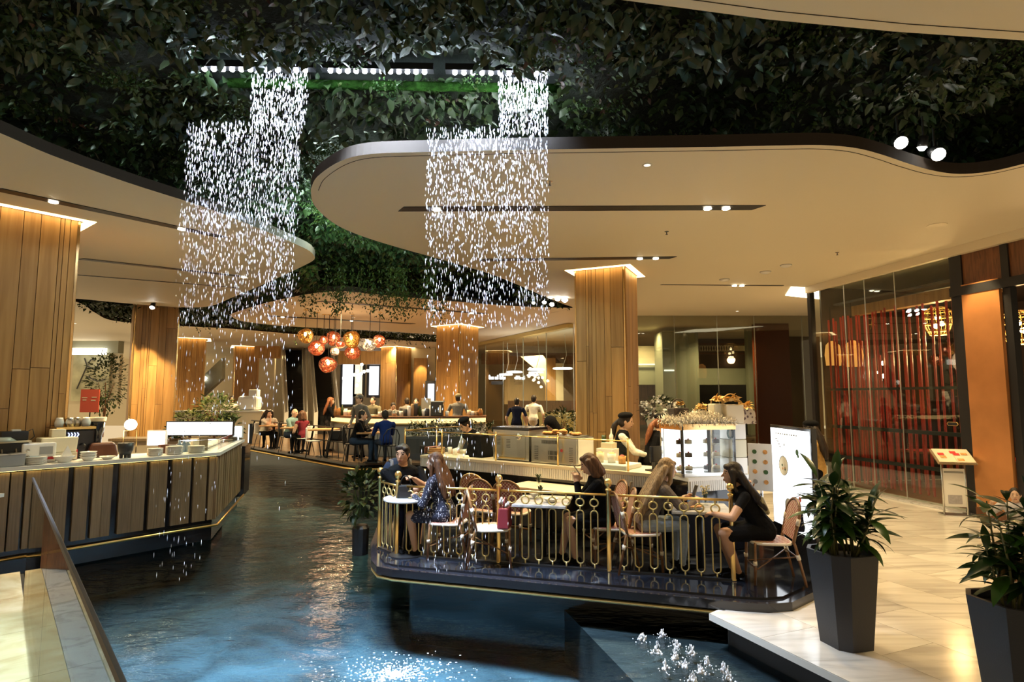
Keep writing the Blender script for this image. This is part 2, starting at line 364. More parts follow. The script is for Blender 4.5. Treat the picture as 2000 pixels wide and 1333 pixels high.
# ---- near left: warm marble floor, pale border, glass balustrade
BU = Vector((-.87, 1.0)).normalized(); BN = Vector((BU.y, -BU.x))   # along the balustrade, towards the pool
B0 = Vector((.391, 0))
def bp_(s, n, z): p = B0 + BU * s + BN * n; return (p.x, p.y, z)
nf = struct(MB().prism([bp_(-2.5, .05, 0)[:2], bp_(9.0, .05, 0)[:2], bp_(9.0, -1.2, 0)[:2], bp_(10, -6, 0)[:2], bp_(-4, -6, 0)[:2]], -.9, ZF - .03).build('floor_terrace', 'pool_wall'))
mt_ = unit_box('marble_slab', 'marble_warm'); mw_ = unit_box('border_slab', 'marble_white')
ang = math.atan2(BU.y, BU.x)
for i in range(10):
    c = bp_(-2 + i * 1.1 + .55, -.32, ZF - .015); inst('border_slab', mw_, nf, c, (0, 0, ang), (1.094, .20, .03))
    c = bp_(-2 + i * 1.1 + .55, -.1, ZF - .015); inst('marble_slab', mt_, nf, c, (0, 0, ang), (1.094, .23, .03))
    for j in range(4):
        c = bp_(-2 + i * 1.1 + .55, -.425 - .55 - j * 1.1, ZF - .015); inst('marble_slab', mt_, nf, c, (0, 0, ang), (1.094, 1.094, .03))
bal = thing('glass_balustrade', 'frameless glass balustrade with dark top edge beside the terrace', 'balustrade', bp_(3, 0, ZF))
for s0, s1 in ((-.6, 2.15), (2.17, 4.9), (4.92, 7.35)):
    o = MB().slab(bp_(s0, -.006, ZF), bp_(s1, -.006, ZF), bp_(s1, -.006, 1.09), bp_(s0, -.006, 1.09), .012).build('glass_panel', 'glass'); o.parent = bal; o.matrix_parent_inverse = bal.matrix_world.inverted(); o.location = (0, 0, 0)
def child_world(o, par):
    """parent while keeping world coordinates of the mesh"""
    o.parent = par; loc = Vector(par.location); rz = par.rotation_euler[2]
    o.matrix_parent_inverse = (Matrix.Translation(loc) @ Matrix.Rotation(rz, 4, 'Z')).inverted(); return o
for o in bal.children: child_world(o, bal)
child_world(MB().tube([bp_(-.6, 0, 1.095), bp_(7.35, 0, 1.095)], .012, 6).build('top_edge', 'dark_grey'), bal)
child_world(MB().slab(bp_(-.6, .03, ZF - .02), bp_(7.35, .03, ZF - .02), bp_(7.35, .03, ZF + .05), bp_(-.6, .03, ZF + .05), .06).build('base_channel', 'black_metal'), bal)

# ---- ceilings (rounded panels) 
def outline(px, z=HC, k=5): return [xy(G(x, y, z)) for x, y in [tuple(q[:2]) for q in smooth_path([(x, y, 0) for x, y in px], k)]]
topA = [(607, 370), (620, 345), (665, 315), (725, 301), (840, 297), (1000, 293), (1200, 290), (1400, 287), (1540, 284), (1615, 284), (1675, 290), (1725, 303), (1775, 320), (1825, 334), (1875, 340), (1935, 335), (2000, 320), (2090, 296)]
botA = [(607, 370), (613, 400), (650, 435), (700, 459), (775, 483), (875, 511), (950, 533), (1010, 556), (1060, 578), (1100, 594), (1118, 600)]
oA = outline(topA)
eA = [oA[-1], (12.5, 6.3), (14.5, 16), (14.5, 43), (-3.0, 43)] + [xy(G(885, 657, HC))] + [xy(G(1118, 602, HC))]
PA = oA + eA[1:] + outline(botA)[::-1][:-1]
topB = [(448, 615), (470, 607), (520, 592), (590, 577), (660, 569), (740, 576), (850, 586), (1000, 598), (1118, 602)]
botB = [(448, 615), (470, 627), (540, 636), (640, 642), (760, 648), (885, 657)]
PB = outline(topB)[:-1] + [xy(G(1118, 602, HC)), xy(G(885, 657, HC))] + outline(botB)[::-1][1:-1]
topD = [(-60, 240), (0, 260), (100, 303), (250, 357), (400, 405), (500, 444), (575, 476), (605, 491), (615, 503)]
botD = [(615, 503), (604, 514), (525, 551), (450, 583), (415, 597), (375, 601), (300, 597), (215, 590), (150, 584), (60, 582)]
PD = outline(topD)[:-1] + outline(botD) + [(-16, 17), (-16, 5.5)]
topC = [(60, 584), (148, 590), (185, 611), (222, 627), (330, 636), (455, 643), (600, 655), (760, 664), (885, 670)]
PC = outline(topC) + [xy(G(885, 657, HC)), (-3.0, 43), (-30, 43), (-30, 20)]
PG = [xy(G(1215, 0, HC)), xy(G(1500, 38, HC)), xy(G(1750, 62, HC)), xy(G(2000, 79, HC)), xy(G(2200, 92, HC)), (12, 3.2), (12, -2), (0.9, -2), xy(G(1100, -30, HC))]
PANELS = [PA, PB, PD, PC, PG]
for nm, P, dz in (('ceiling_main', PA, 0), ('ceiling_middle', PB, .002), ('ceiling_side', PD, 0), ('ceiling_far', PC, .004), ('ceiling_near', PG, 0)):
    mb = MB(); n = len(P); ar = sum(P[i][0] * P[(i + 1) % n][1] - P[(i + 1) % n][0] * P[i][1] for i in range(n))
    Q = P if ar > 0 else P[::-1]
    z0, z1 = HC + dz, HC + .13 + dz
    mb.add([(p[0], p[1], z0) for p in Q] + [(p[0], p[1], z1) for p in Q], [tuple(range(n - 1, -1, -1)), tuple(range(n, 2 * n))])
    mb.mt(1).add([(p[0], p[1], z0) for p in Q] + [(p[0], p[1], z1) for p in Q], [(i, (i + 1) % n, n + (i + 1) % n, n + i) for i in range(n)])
    c = struct(mb.build(nm, ['ceiling_paint', 'lip_shade_paint']))
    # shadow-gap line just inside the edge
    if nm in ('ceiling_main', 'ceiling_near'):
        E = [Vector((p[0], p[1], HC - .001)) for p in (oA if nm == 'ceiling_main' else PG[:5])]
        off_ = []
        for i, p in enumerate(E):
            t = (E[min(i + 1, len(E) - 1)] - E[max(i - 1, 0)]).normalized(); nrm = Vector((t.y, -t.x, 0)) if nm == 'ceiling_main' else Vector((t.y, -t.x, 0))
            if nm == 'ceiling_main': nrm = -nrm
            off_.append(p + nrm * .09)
        MB().tube(off_, .004, 4).build('shadow_gap', 'lip_shade_paint', c)
struct(MB().box((0, 20, 6.6), (46, 52, .1)).build('ceiling_structure', 'black'))

# ---- ceiling slots with small recessed lamps
emis('lamp_warm', (1, .86, .62), 14); emis('lamp_soft', (1, .8, .5), 5); emis('cove', (1, .72, .34), 7.); emis('led_white', (.86, .88, 1), 40)
def slot(p0, p1, w, lamps, label, ends=True):
    a, b = G(*p0, HC), G(*p1, HC); d = (b - a).normalized(); n = Vector((-d.y, d.x, 0)); k = .6 * w * (1 if ends else 0)
    t = thing('light_slot', label, 'ceiling light', tuple(a), 0, 'recessed black light slots in the ceiling')
    mb = MB().prism([xy(a + d * k - n * w / 2), xy(b - n * w / 2), xy(b - d * k + n * w / 2), xy(a + n * w / 2)], HC - .010, HC - .001)
    child_world(mb.build('slot_channel', 'black'), t)
    for u in lamps:
        p = a.lerp(b, u); child_world(MB().lathe([(.001, .012), (.05, .012), (.055, 0), (.04, -.006), (.001, -.008)], 10, (p.x, p.y, HC - .024), caps=False).build('lamp', 'lamp_warm', smooth=True), t)
    return a, b
slot((775, 408), (1490, 405), .19, (.11, .85, .9), 'long black light slot nearest the rounded nose of the big ceiling panel')
slot((935, 508), (1320, 503), .17, (.82, .9), 'black light slot just in front of the tall column')
slot((1290, 556), (1530, 558), .05, (.6, .66), 'thin light slot right of the tall column')
slot((-20, 366), (440, 464), .17, (.22, .77), 'long diagonal black light slot in the side ceiling')
slot((152, 505), (485, 541), .15, (.97,), 'second black light slot of the side ceiling, behind the near column')
slot((152, 537), (465, 562), .05, (), 'thin light slot of the side ceiling nearest its far edge', False)
slot((620, 588), (950, 613), .2, (.66, .9), 'black light slot at the front of the middle ceiling panel')
slot((520, 617), (810, 633), .2, (.1, .55), 'black light slot behind the copper pendants')

# ---- columns clad in oak planks
plank = unit_box('plank', 'wood'); strip = unit_box('brass_strip', 'brass_line')
PW = [.17, .05, .25, .085, .22, .13, .07, .19]
def column(px, py, a, w, label, cove=True, zt=HC, zb=0., glow=1., faces=('f', 's'), sub=1.):
    c0 = G(px, py, HC); a = R(a); du = Vector((-math.cos(a), math.sin(a))); dv = Vector((math.sin(a), math.cos(a))); c0 = Vector((c0.x, c0.y))
    ctr = c0 + (du + dv) * w / 2; hh = zt - zb
    t = thing('column', label, 'column', (ctr.x, ctr.y, zb)); t['kind'] = 'structure'
    core = MB().box((0, 0, hh / 2), (w - .05, w - .05, hh), math.atan2(dv.y, dv.x)); core.build('core', 'wood_dark', t)
    for fc in faces:
        dr, nn = (du, -dv) if fc == 'f' else (dv, -du)
        x = .02; k = int(px + (7 if fc == 's' else 0)); rot = (0, 0, math.atan2(dr.y, dr.x))
        while x < w - .03:
            pw = PW[k % 8] * sub; k += 3; pw = min(pw, w - .02 - x)
            if w - .02 - x - pw < .05: pw = w - .02 - x
            zz = [0, hh * random.uniform(.25, .85), hh] if pw > .1 else [0, hh * random.uniform(.3, .7), hh]
            for i in range(2):
                p = c0 + dr * (x + pw / 2) + nn * .0 - ctr
                inst('plank', plank, t, (p.x, p.y, (zz[i] + zz[i + 1]) / 2), rot, (pw - .008, .06 + random.uniform(-.004, .004), zz[i + 1] - zz[i] - .008))
            x += pw
    for q in (c0, c0 + du * w, c0 + dv * w):
        p = q - ctr; inst('brass_strip', strip, t, (p.x, p.y, hh / 2), (0, 0, math.atan2(du.y, du.x)), (.03, .03, hh))
    if cove:
        i0, i1 = w / 2 + .05, w / 2 + .17; rz = math.atan2(dv.y, dv.x); mb = MB(); q = Matrix.Rotation(rz, 3, 'Z')
        V = [q @ Vector((sx * r_, sy * r_, hh - .004)) for r_ in (i0, i1) for sx, sy in ((-1, -1), (1, -1), (1, 1), (-1, 1))]
        mb.add(V, [(i, 4 + i, 4 + (i + 1) % 4, (i + 1) % 4)[::-1] for i in range(4)])
        mb.build('cove_light', 'cove', t)
    return t, c0, du, dv
column(155, 433, -51, 1.7, 'broad oak-clad column standing behind the near serving counter')
column(1218, 521, 25, 1.0, 'tall oak-clad column behind the cafe counter')
C2 = column(265, 604, 54, 1.12, 'oak-clad column with two bright light scallops beside the globe lamp', cove=False, zt=HG)
column(345, 660, 64, 1.15, 'oak-clad column behind the white illuminated sign, half lit by a ceiling glow')
column(460, 676, 62, 1.15, 'oak-clad column just left of the escalators', sub=1.6)
column(775, 677, 32, 1.08, 'oak-clad column right of the hanging copper lamps', sub=1.6)
column(898, 634, 34, 1.06, 'oak-clad column behind the grey-shirted barista')
# ================================================================== GREEN CEILING
def leafmat(name, c1, c2, rough=.4):
    m = bpy.data.materials.new(name); m.use_nodes = True; nt = m.node_tree; L = nt.links; b = nt.nodes['Principled BSDF']
    g = _n(nt, 'ShaderNodeNewGeometry'); cr = _n(nt, 'ShaderNodeValToRGB'); e = cr.color_ramp.elements
    e[0].color = tuple(c1) + (1,); e[1].color = tuple(c2) + (1,); L.new(g.outputs['Random Per Island'], cr.inputs[0])
    L.new(cr.outputs[0], b.inputs['Base Color']); b.inputs['Roughness'].default_value = rough; b.inputs['Specular IOR Level'].default_value = .4; M[name] = m
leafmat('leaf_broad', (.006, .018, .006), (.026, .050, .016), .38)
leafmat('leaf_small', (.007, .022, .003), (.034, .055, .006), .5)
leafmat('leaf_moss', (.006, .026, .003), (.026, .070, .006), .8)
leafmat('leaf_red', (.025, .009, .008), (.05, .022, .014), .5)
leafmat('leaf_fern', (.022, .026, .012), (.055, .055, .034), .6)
def bump(x, y): return .10 * np.sin(1.7 * x + .6 * y) * np.sin(1.3 * y - .4 * x + 1) + .07 * np.sin(3.9 * x + 1.2) * np.sin(3.1 * y + .7 * x) + .03 * np.sin(9 * x + 2 * y) * np.sin(8 * y)
def patch(x, y, ph): return np.sin(1.1 * x + ph) * np.cos(1.6 * y - ph * 1.3) + .7 * np.sin(2.7 * x - 1.9 * y + 2.1 * ph) + .45 * np.sin(4.1 * y + 3.3 * x + ph * .7)
def inside(P, x, y):
    r = np.zeros(len(x), bool); n = len(P)
    for i in range(n):
        x0, y0 = P[i]; x1, y1 = P[(i + 1) % n]
        if y0 == y1: continue
        c = ((y0 > y) != (y1 > y)) & (x < (x1 - x0) * (y - y0) / (y1 - y0) + x0); r ^= c
    return r
BARZ = HG - .02
def bar_y(x):  # depth of the light trench
    return RAIN_L + (x - (-3.1)) / 3.6 * (RAIN_R - RAIN_L)
def scatter(n, y0, y1, sp):
    """candidate points in view, thinned where a ceiling panel hides them"""
    y = np.sqrt(RNG.uniform(y0 ** 2, y1 ** 2, n)); x = RNG.uniform(-1.02, 1.02, n) * y
    k = np.ones(n, bool); t = (HC - EYE) / (HG - .1 - EYE); hid = np.zeros(n, bool)
    for P in PANELS: hid |= inside(P, x * t, y * t)
    k &= ~(hid & (RNG.random(n) > .12))
    dy = y - bar_y(x); k &= ~((dy > -.24) & (dy < .14) & (x > -3.15) & (x < .45))    # the open trench of the light bars
    for P in PANELS: k &= ~inside(P, x, y) | (RNG.random(n) < .5)
    s = patch(x, y, sp); return x[k], y[k], s[k]
T8 = np.array([(0, 1, 2), (0, 2, 3), (1, 4, 5), (1, 5, 2), (2, 5, 6), (2, 6, 3), (4, 7, 5), (5, 7, 6)])
def leaves(x, y, z, L, W, tilt=.9, droop=.2):
    n = len(x); th = RNG.uniform(0, 2 * np.pi, n); dz = -RNG.uniform(.0, 1., n) * tilt
    d = np.stack([np.cos(th), np.sin(th), dz], 1); d /= np.linalg.norm(d, axis=1)[:, None]
    nr = np.stack([RNG.normal(0, .35, n), RNG.normal(-.25, .35, n), -np.ones(n)], 1)
    sd_ = np.cross(d, nr); sd_ /= np.linalg.norm(sd_, axis=1)[:, None]; nn = np.cross(sd_, d)
    p = np.stack([x, y, z], 1); L = L[:, None]; W = W[:, None]
    q = lambda t, w, h: p + d * L * t + sd_ * W * w + nn * L * h
    V = np.stack([q(0, 0, 0), q(.35, .5, -.05), q(.35, 0, .0), q(.35, -.5, -.05), q(.72, .36, .02), q(.72, 0, .07), q(.72, -.36, .02), q(1, 0, droop)], 1)
    T = T8[None] + (np.arange(n) * 8)[:, None, None]
    return V.reshape(-1, 3), T.reshape(-1, 3), (p, d, nn)
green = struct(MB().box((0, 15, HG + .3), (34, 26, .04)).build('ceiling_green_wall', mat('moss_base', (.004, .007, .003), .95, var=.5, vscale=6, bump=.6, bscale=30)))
tag(green, 'dark living green ceiling covered with leaves and moss')
def stuff(name, V, T, m, label):
    o = big_mesh(name, V, T, m); o.parent = green; o['kind'] = 'stuff'; o['label'] = label; return o
def zsurf(x, y, sp): return HG - .02 + bump(x, y) + RNG.uniform(-.05, .06, len(x))
# undulating mossy backing
nx, ny = 150, 120
gx, gy = np.meshgrid(np.linspace(-13, 13, nx), np.linspace(3.0, 26, ny)); gz = HG + .07 + bump(gx, gy)
tr_ = (np.abs(gy - bar_y(gx)) < .16) & (gx > -3.3) & (gx < .6); gz = gz + tr_ * .22
V = np.stack([gx, gy, gz], 2).reshape(-1, 3); ii = (np.arange(ny - 1)[:, None] * nx + np.arange(nx - 1)[None]).ravel()
T = np.stack([ii, ii + nx, ii + nx + 1, ii + 1], 1); o = big_mesh('moss_mat', V, T, 'moss_base', True); o.parent = green
# broad leaves
x, y, s = scatter(46000, 4.4, 15, .3); k = (s > -.75) & (patch(x, y, 2.2) < 1.3); x, y = x[k], y[k]
z = zsurf(x, y, 0); L = RNG.uniform(.10, .19, len(x)); V, T, (p_, d_, n_) = leaves(x, y, z, L, L * RNG.uniform(.45, .62, len(x)))
# the 300 broad leaves that show largest become parts of their own
t = (HC - EYE) / (z - EYE); hid = np.zeros(len(x), bool)
for P in PANELS: hid |= inside(P, x * t, y * t)
py_ = HY - (z - EYE) / y * F; px_ = 1000 + x / y * F; vis = (~hid) & (py_ > 5) & (px_ > 5) & (px_ < 1995)
order = np.argsort(np.where(vis, y - L * 8 - (np.abs(y - bar_y(x)) < .7) * .8, 1e9))[:300]; keep = np.ones(len(x), bool); keep[order] = False
fi = np.repeat(keep, 8); Vk = V.reshape(-1, 8, 3)[keep].reshape(-1, 3); nk = int(keep.sum()); Tk = (T8[None] + (np.arange(nk) * 8)[:, None, None]).reshape(-1, 3)
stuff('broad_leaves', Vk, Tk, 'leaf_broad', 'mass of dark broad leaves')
mbl = MB().leaf((0, 0, 0), (1, 0, 0), (0, 0, 1), 1, .55, -.2, -.1); lm = mbl.mesh('leaf'); lm.materials.append(mat('leaf_single', (.016, .036, .012), .36, rand=.5))
for i in order:
    d = Vector(d_[i]); n = Vector(n_[i]); sdv = n.cross(d); mtx = Matrix((d, sdv, n)).transposed()
    inst('leaf', lm, green, tuple(p_[i]), mtx.to_euler(), (float(L[i]),) * 3)
# small leaves, red-brown and grey ones
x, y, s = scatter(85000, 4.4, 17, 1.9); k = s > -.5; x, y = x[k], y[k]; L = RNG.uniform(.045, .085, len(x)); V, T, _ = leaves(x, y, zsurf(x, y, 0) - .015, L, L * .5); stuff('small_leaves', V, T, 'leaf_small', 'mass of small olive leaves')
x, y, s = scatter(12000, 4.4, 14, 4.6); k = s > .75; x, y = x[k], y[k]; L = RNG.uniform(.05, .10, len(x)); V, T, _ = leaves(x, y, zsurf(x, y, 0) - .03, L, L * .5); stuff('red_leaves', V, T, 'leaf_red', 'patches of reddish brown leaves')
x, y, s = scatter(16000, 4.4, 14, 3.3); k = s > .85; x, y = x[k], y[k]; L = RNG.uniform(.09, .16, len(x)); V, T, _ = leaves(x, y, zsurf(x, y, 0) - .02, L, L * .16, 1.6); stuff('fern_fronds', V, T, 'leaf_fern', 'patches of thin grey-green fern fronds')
# moss cushions: tiny leaves on round clumps
cx, cy, s = scatter(1400, 4.4, 13, 5.2); k = s > .15; cx, cy = cx[k], cy[k]; m_ = 130; r = RNG.uniform(.10, .22, len(cx))
v = RNG.normal(size=(len(cx), m_, 3)); v /= np.linalg.norm(v, axis=2)[..., None]; v[..., 2] = -np.abs(v[..., 2])
pc = np.stack([cx, cy, HG + .02 + bump(cx, cy)], 1)[:, None] + v * r[:, None, None] * np.array([1, 1, .55]); pc = pc.reshape(-1, 3)
L = RNG.uniform(.018, .035, len(pc)); V, T, _ = leaves(pc[:, 0], pc[:, 1], pc[:, 2], L, L * .7, 1.4); stuff('moss_tufts', V, T, 'leaf_moss', 'round cushions of bright fine moss')
# far band: larger clumps of leaves and vines hanging from the panel edges
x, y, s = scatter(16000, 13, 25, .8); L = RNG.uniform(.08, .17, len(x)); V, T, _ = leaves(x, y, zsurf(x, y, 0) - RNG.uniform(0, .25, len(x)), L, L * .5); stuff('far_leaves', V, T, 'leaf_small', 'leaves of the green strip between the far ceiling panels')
bx_, by_, bz_ = [], [], []
for (x0, ya, yb, x1, yc, yd, n) in ((150, 586, 592, 226, 592, 624, 900), (226, 594, 626, 340, 600, 636, 900), (340, 602, 636, 460, 590, 642, 1100), (455, 626, 642, 640, 642, 657, 1500), (640, 642, 657, 890, 656, 670, 1900), (450, 582, 612, 620, 510, 572, 900), (1010, 556, 598, 1116, 598, 602, 300)):
    for i in range(n):
        u, v = random.random(), random.random(); q = G(x0 + (x1 - x0) * u, (ya + (yc - ya) * u) * (1 - v) + (yb + (yd - yb) * u) * v, HC + random.uniform(.05, .4)); bx_.append(q.x); by_.append(q.y); bz_.append(q.z)
bx_, by_, bz_ = map(np.array, (bx_, by_, bz_)); L = RNG.uniform(.10, .20, len(bx_)); V, T, _ = leaves(bx_, by_, bz_, L, L * .5); stuff('band_leaves', V, T, 'leaf_small', 'dense leaves filling the green bands between far ceiling panels')
vx, vy, vz = [], [], []
for (xa, ya, xb, yb, n, l0, l1) in ((590, 560, 900, 575, 90, .25, .8), (640, 545, 860, 556, 60, .3, .9), (1010, 575, 1100, 592, 20, .1, .3), (340, 628, 455, 636, 18, .1, .4), (560, 640, 840, 656, 60, .2, .7), (230, 618, 330, 630, 10, .1, .3), (480, 585, 600, 566, 24, .1, .4)):
    for i in range(n):
        u = random.random(); p = G(xa + (xb - xa) * u, ya + (yb - ya) * u, HC + .1); l = random.uniform(l0, l1) * (1 if random.random() > .3 else .5)
        for j in range(int(l * 45)):
            zz = HC + .45 - (l + .35) * random.random(); vx.append(p.x + random.gauss(0, .035)); vy.append(p.y - .08 + random.gauss(0, .035)); vz.append(zz)
vx, vy, vz = map(np.array, (vx, vy, vz)); L = RNG.uniform(.05, .10, len(vx)); V, T, _ = leaves(vx, vy, vz, L, L * .45, 1.5); stuff('hanging_vines', V, T, 'leaf_small', 'thin leafy vines hanging from the green strip')

# ================================================================== LIGHT BARS AND WATER CURTAIN
def bar(px0, px1, n, label, power):
    def pt(px):   # on the trench line
        x = 0.
        for _ in range(8): x = (px - 1000) / F * bar_y(x) * 1.0
        # perspective of the raised bar: solve with the true ray
        D = bar_y(x); d = ray(px, 105); return Vector((d.x * D / d.y, D, BARZ))
    a, b = pt(px0), pt(px1)
    t = thing('light_bar', label, 'lamp', tuple(a.lerp(b, .5)), math.atan2(b.y - a.y, b.x - a.x), 'white light bars in the green ceiling')
    L = (b - a).length
    MB().box((0, 0, .06), (L + .10, .09, .07)).build('housing', 'black_metal', t)
    lm = MB().ell((0, 0, 0), (.026, .026, .02), 10, 6).mesh('lamp'); lm.materials.append(M['led_white'])
    for i in range(n): inst('lamp', lm, t, (-L / 2 + L * (i + .5) / n, 0, .015))
    area('bar_light', tuple(a.lerp(b, .5) + Vector((0, 0, -.03))), L, .04, power, (.64, .79, 1.), (0, 0, math.atan2(b.y - a.y, b.x - a.x)), 66)
    for u in (.1, .5, .9): p = a.lerp(b, u); point('bar_glow_light', (p.x, p.y - .02, p.z - .10), 5, (.68, .82, 1.), .03)
    return a, b
bar(392, 606, 12, 'white light bar in the green ceiling with the taller water curtain beneath it', 170)
bar(638, 838, 12, 'white light bar in the green ceiling between the two water curtains', 170)
bar(880, 1073, 11, 'white light bar in the green ceiling above the big rounded panel', 170)
mat('pipe_moss', (.006, .018, .003), 1., spec=0., var=.6, vscale=20, bump=.5, bscale=60)
MB().tube([(-3.0, bar_y(-3.) + .20, HG - .04), (.5, bar_y(.5) + .22, HG - .04)], .05, 8).build('mossy_pipe', 'pipe_moss', green, True)
MB().tube([A(368, 80, 5.6), A(395, 112, 5.75)], .045, 8).build('mossy_pipe', 'pipe_moss', green, True)
mat('drop', (.92, .93, 1.), .1, spec=1.); M['drop'].node_tree.nodes['Principled BSDF'].inputs['Transmission Weight'].default_value = 0
def dropmat():
    m = M['drop']; nt = m.node_tree; L = nt.links; b = nt.nodes['Principled BSDF']
    tr = _n(nt, 'ShaderNodeBsdfTranslucent'); tr.inputs[0].default_value = (.95, .96, 1, 1); mx = _n(nt, 'ShaderNodeMixShader'); mx.inputs[0].default_value = .6
    L.new(b.outputs[0], mx.inputs[1]); L.new(tr.outputs[0], mx.inputs[2]); L.new(mx.outputs[0], nt.nodes['Material Output'].inputs[0])
dropmat()
def curtain(name, up, lo, label, ntop, nlow, tail):
    """falling drops: short bright streaks hanging in one vertical sheet; density thins downwards"""
    pts = []
    def col(px0, px1, py0, py1, n, pw=1., w=1.):
        for _ in range(n):
            u = random.random() ** pw; py = py0 + (py1 - py0) * u; px = random.uniform(px0, px1); px = round(px / 2.1) * 2.1
            D = RAIN_L + (px - 370) / 700 * (RAIN_R - RAIN_L); d0 = ray(px, 105); X = d0.x * D / d0.y
            z = A(px, py, D).z
            if z < ZW + .03: continue
            pts.append((X + random.gauss(0, .002), D + random.uniform(-.06, .06), z, random.uniform(.5, 1.15) * w))
    col(up[0], up[1], up[2], up[3], ntop, 1.0); col(lo[0], lo[1], lo[2], lo[3], int(nlow * .55), 1.0); col(lo[0], lo[1], lo[3], 640, int(nlow * .45), 1.5)
    for q in tail: col(*q)
    P = np.array(pts); n = len(P); L = .028 * P[:, 3]; r = .0027 * (.6 + .6 * P[:, 3])
    base = np.array([(0, 0, 1), (1, 0, -.2), (0, 1, -.2), (-1, 0, -.2), (0, -1, -.2), (0, 0, -1)], float)
    V = P[:, None, :3] + base[None] * np.stack([r, r, L], 1)[:, None]
    Tt = np.array([(0, 1, 2), (0, 2, 3), (0, 3, 4), (0, 4, 1), (5, 2, 1), (5, 3, 2), (5, 4, 3), (5, 1, 4)])
    T = Tt[None] + (np.arange(n) * 6)[:, None, None]
    o = big_mesh(name, V.reshape(-1, 3), T.reshape(-1, 3), 'drop'); return tag(o, label, 'water', None, 'stuff')
curtain('rain_curtain', (494, 600, 106, 250), (372, 592, 240, 420), 'glittering curtain of falling water drops in front of the side ceiling', 900, 3000, [(375, 600, 500, 800, 260), (370, 600, 620, 1000, 70), (350, 440, 850, 1130, 60)])
curtain('rain_curtain', (974, 1070, 128, 262), (836, 1069, 252, 420), 'glittering curtain of falling water drops in front of the big rounded panel', 850, 2600, [(836, 1068, 480, 640, 200), (836, 935, 560, 1120, 230), (836, 1000, 860, 1110, 60)])
# ================================================================== PEOPLE
def skinmat(name, c): mat(name, c, .5, spec=.35)
skinmat('skin_a', (.50, .28, .17)); skinmat('skin_b', (.62, .39, .27)); skinmat('skin_c', (.40, .21, .12))
mat('lip', (.36, .11, .09), .4); mat('eye_dark', (.012, .008, .006), .25); mat('brow', (.02, .013, .009), .7)
def hairmat(name, c1, c2):
    m = bpy.data.materials.new(name); m.use_nodes = True; nt = m.node_tree; L = nt.links; b = nt.nodes['Principled BSDF']
    tc = _n(nt, 'ShaderNodeTexCoord'); mp = _n(nt, 'ShaderNodeMapping'); mp.inputs['Scale'].default_value = (60, 60, 3); L.new(tc.outputs['Object'], mp.inputs[0])
    nz = _n(nt, 'ShaderNodeTexNoise'); nz.inputs['Scale'].default_value = 1.2; nz.inputs['Detail'].default_value = 3; L.new(mp.outputs[0], nz.inputs['Vector'])
    cr = _n(nt, 'ShaderNodeValToRGB'); cr.color_ramp.elements[0].position = .35; cr.color_ramp.elements[1].position = .68; cr.color_ramp.elements[0].color = tuple(c1) + (1,); cr.color_ramp.elements[1].color = tuple(c2) + (1,)
    L.new(nz.outputs[0], cr.inputs[0]); L.new(cr.outputs[0], b.inputs['Base Color']); b.inputs['Roughness'].default_value = .5; b.inputs['Specular IOR Level'].default_value = .3
    bp = _n(nt, 'ShaderNodeBump'); bp.inputs['Strength'].default_value = .5; bp.inputs['Distance'].default_value = .01; L.new(nz.outputs[0], bp.inputs['Height']); L.new(bp.outputs[0], b.inputs['Normal']); M[name] = m
hairmat('hair_black', (.008, .006, .005), (.035, .022, .016)); hairmat('hair_brown', (.05, .022, .010), (.14, .06, .028)); hairmat('hair_blond', (.16, .10, .055), (.42, .29, .16)); hairmat('hair_grey', (.18, .17, .15), (.4, .38, .35))
hairmat('hair_auburn', (.10, .03, .012), (.28, .10, .035)); hairmat('hair_tips', (.14, .12, .06), (.34, .30, .17))
for nm, c in (('cl_black', (.005, .005, .006)), ('cl_navy', (.012, .014, .035)), ('cl_white', (.72, .68, .6)), ('cl_grey', (.16, .15, .14)), ('cl_greybrown', (.17, .14, .125)), ('cl_denim', (.03, .045, .08)), ('cl_paledenim', (.34, .40, .46)), ('cl_maroon', (.16, .02, .03)),
              ('cl_blue', (.012, .03, .14)), ('cl_teal', (.16, .26, .27)), ('cl_tan', (.5, .3, .1)), ('cl_palegrey', (.42, .40, .42)), ('cl_olive', (.17, .15, .10)), ('cl_darkgreen', (.02, .028, .02))):
    mat(nm, c, .9, spec=.12, var=.12, vscale=30, bump=.25, bscale=60)
def cloth_pattern(name, base, dot, scale, thr):
    m = bpy.data.materials.new(name); m.use_nodes = True; nt = m.node_tree; L = nt.links; b = nt.nodes['Principled BSDF']; tc = _n(nt, 'ShaderNodeTexCoord'); v = _n(nt, 'ShaderNodeTexVoronoi'); v.inputs['Scale'].default_value = scale
    L.new(tc.outputs['Object'], v.inputs['Vector']); lt = _n(nt, 'ShaderNodeMath', operation='LESS_THAN'); lt.inputs[1].default_value = thr; L.new(v.outputs['Distance'], lt.inputs[0])
    mx = _n(nt, 'ShaderNodeMix', data_type='RGBA'); L.new(lt.outputs[0], mx.inputs[0]); mx.inputs[6].default_value = tuple(base) + (1,); mx.inputs[7].default_value = tuple(dot) + (1,); L.new(mx.outputs[2], b.inputs['Base Color']); b.inputs['Roughness'].default_value = .85; M[name] = m
cloth_pattern('cl_dots', (.010, .011, .028), (.5, .5, .55), 42, .26)
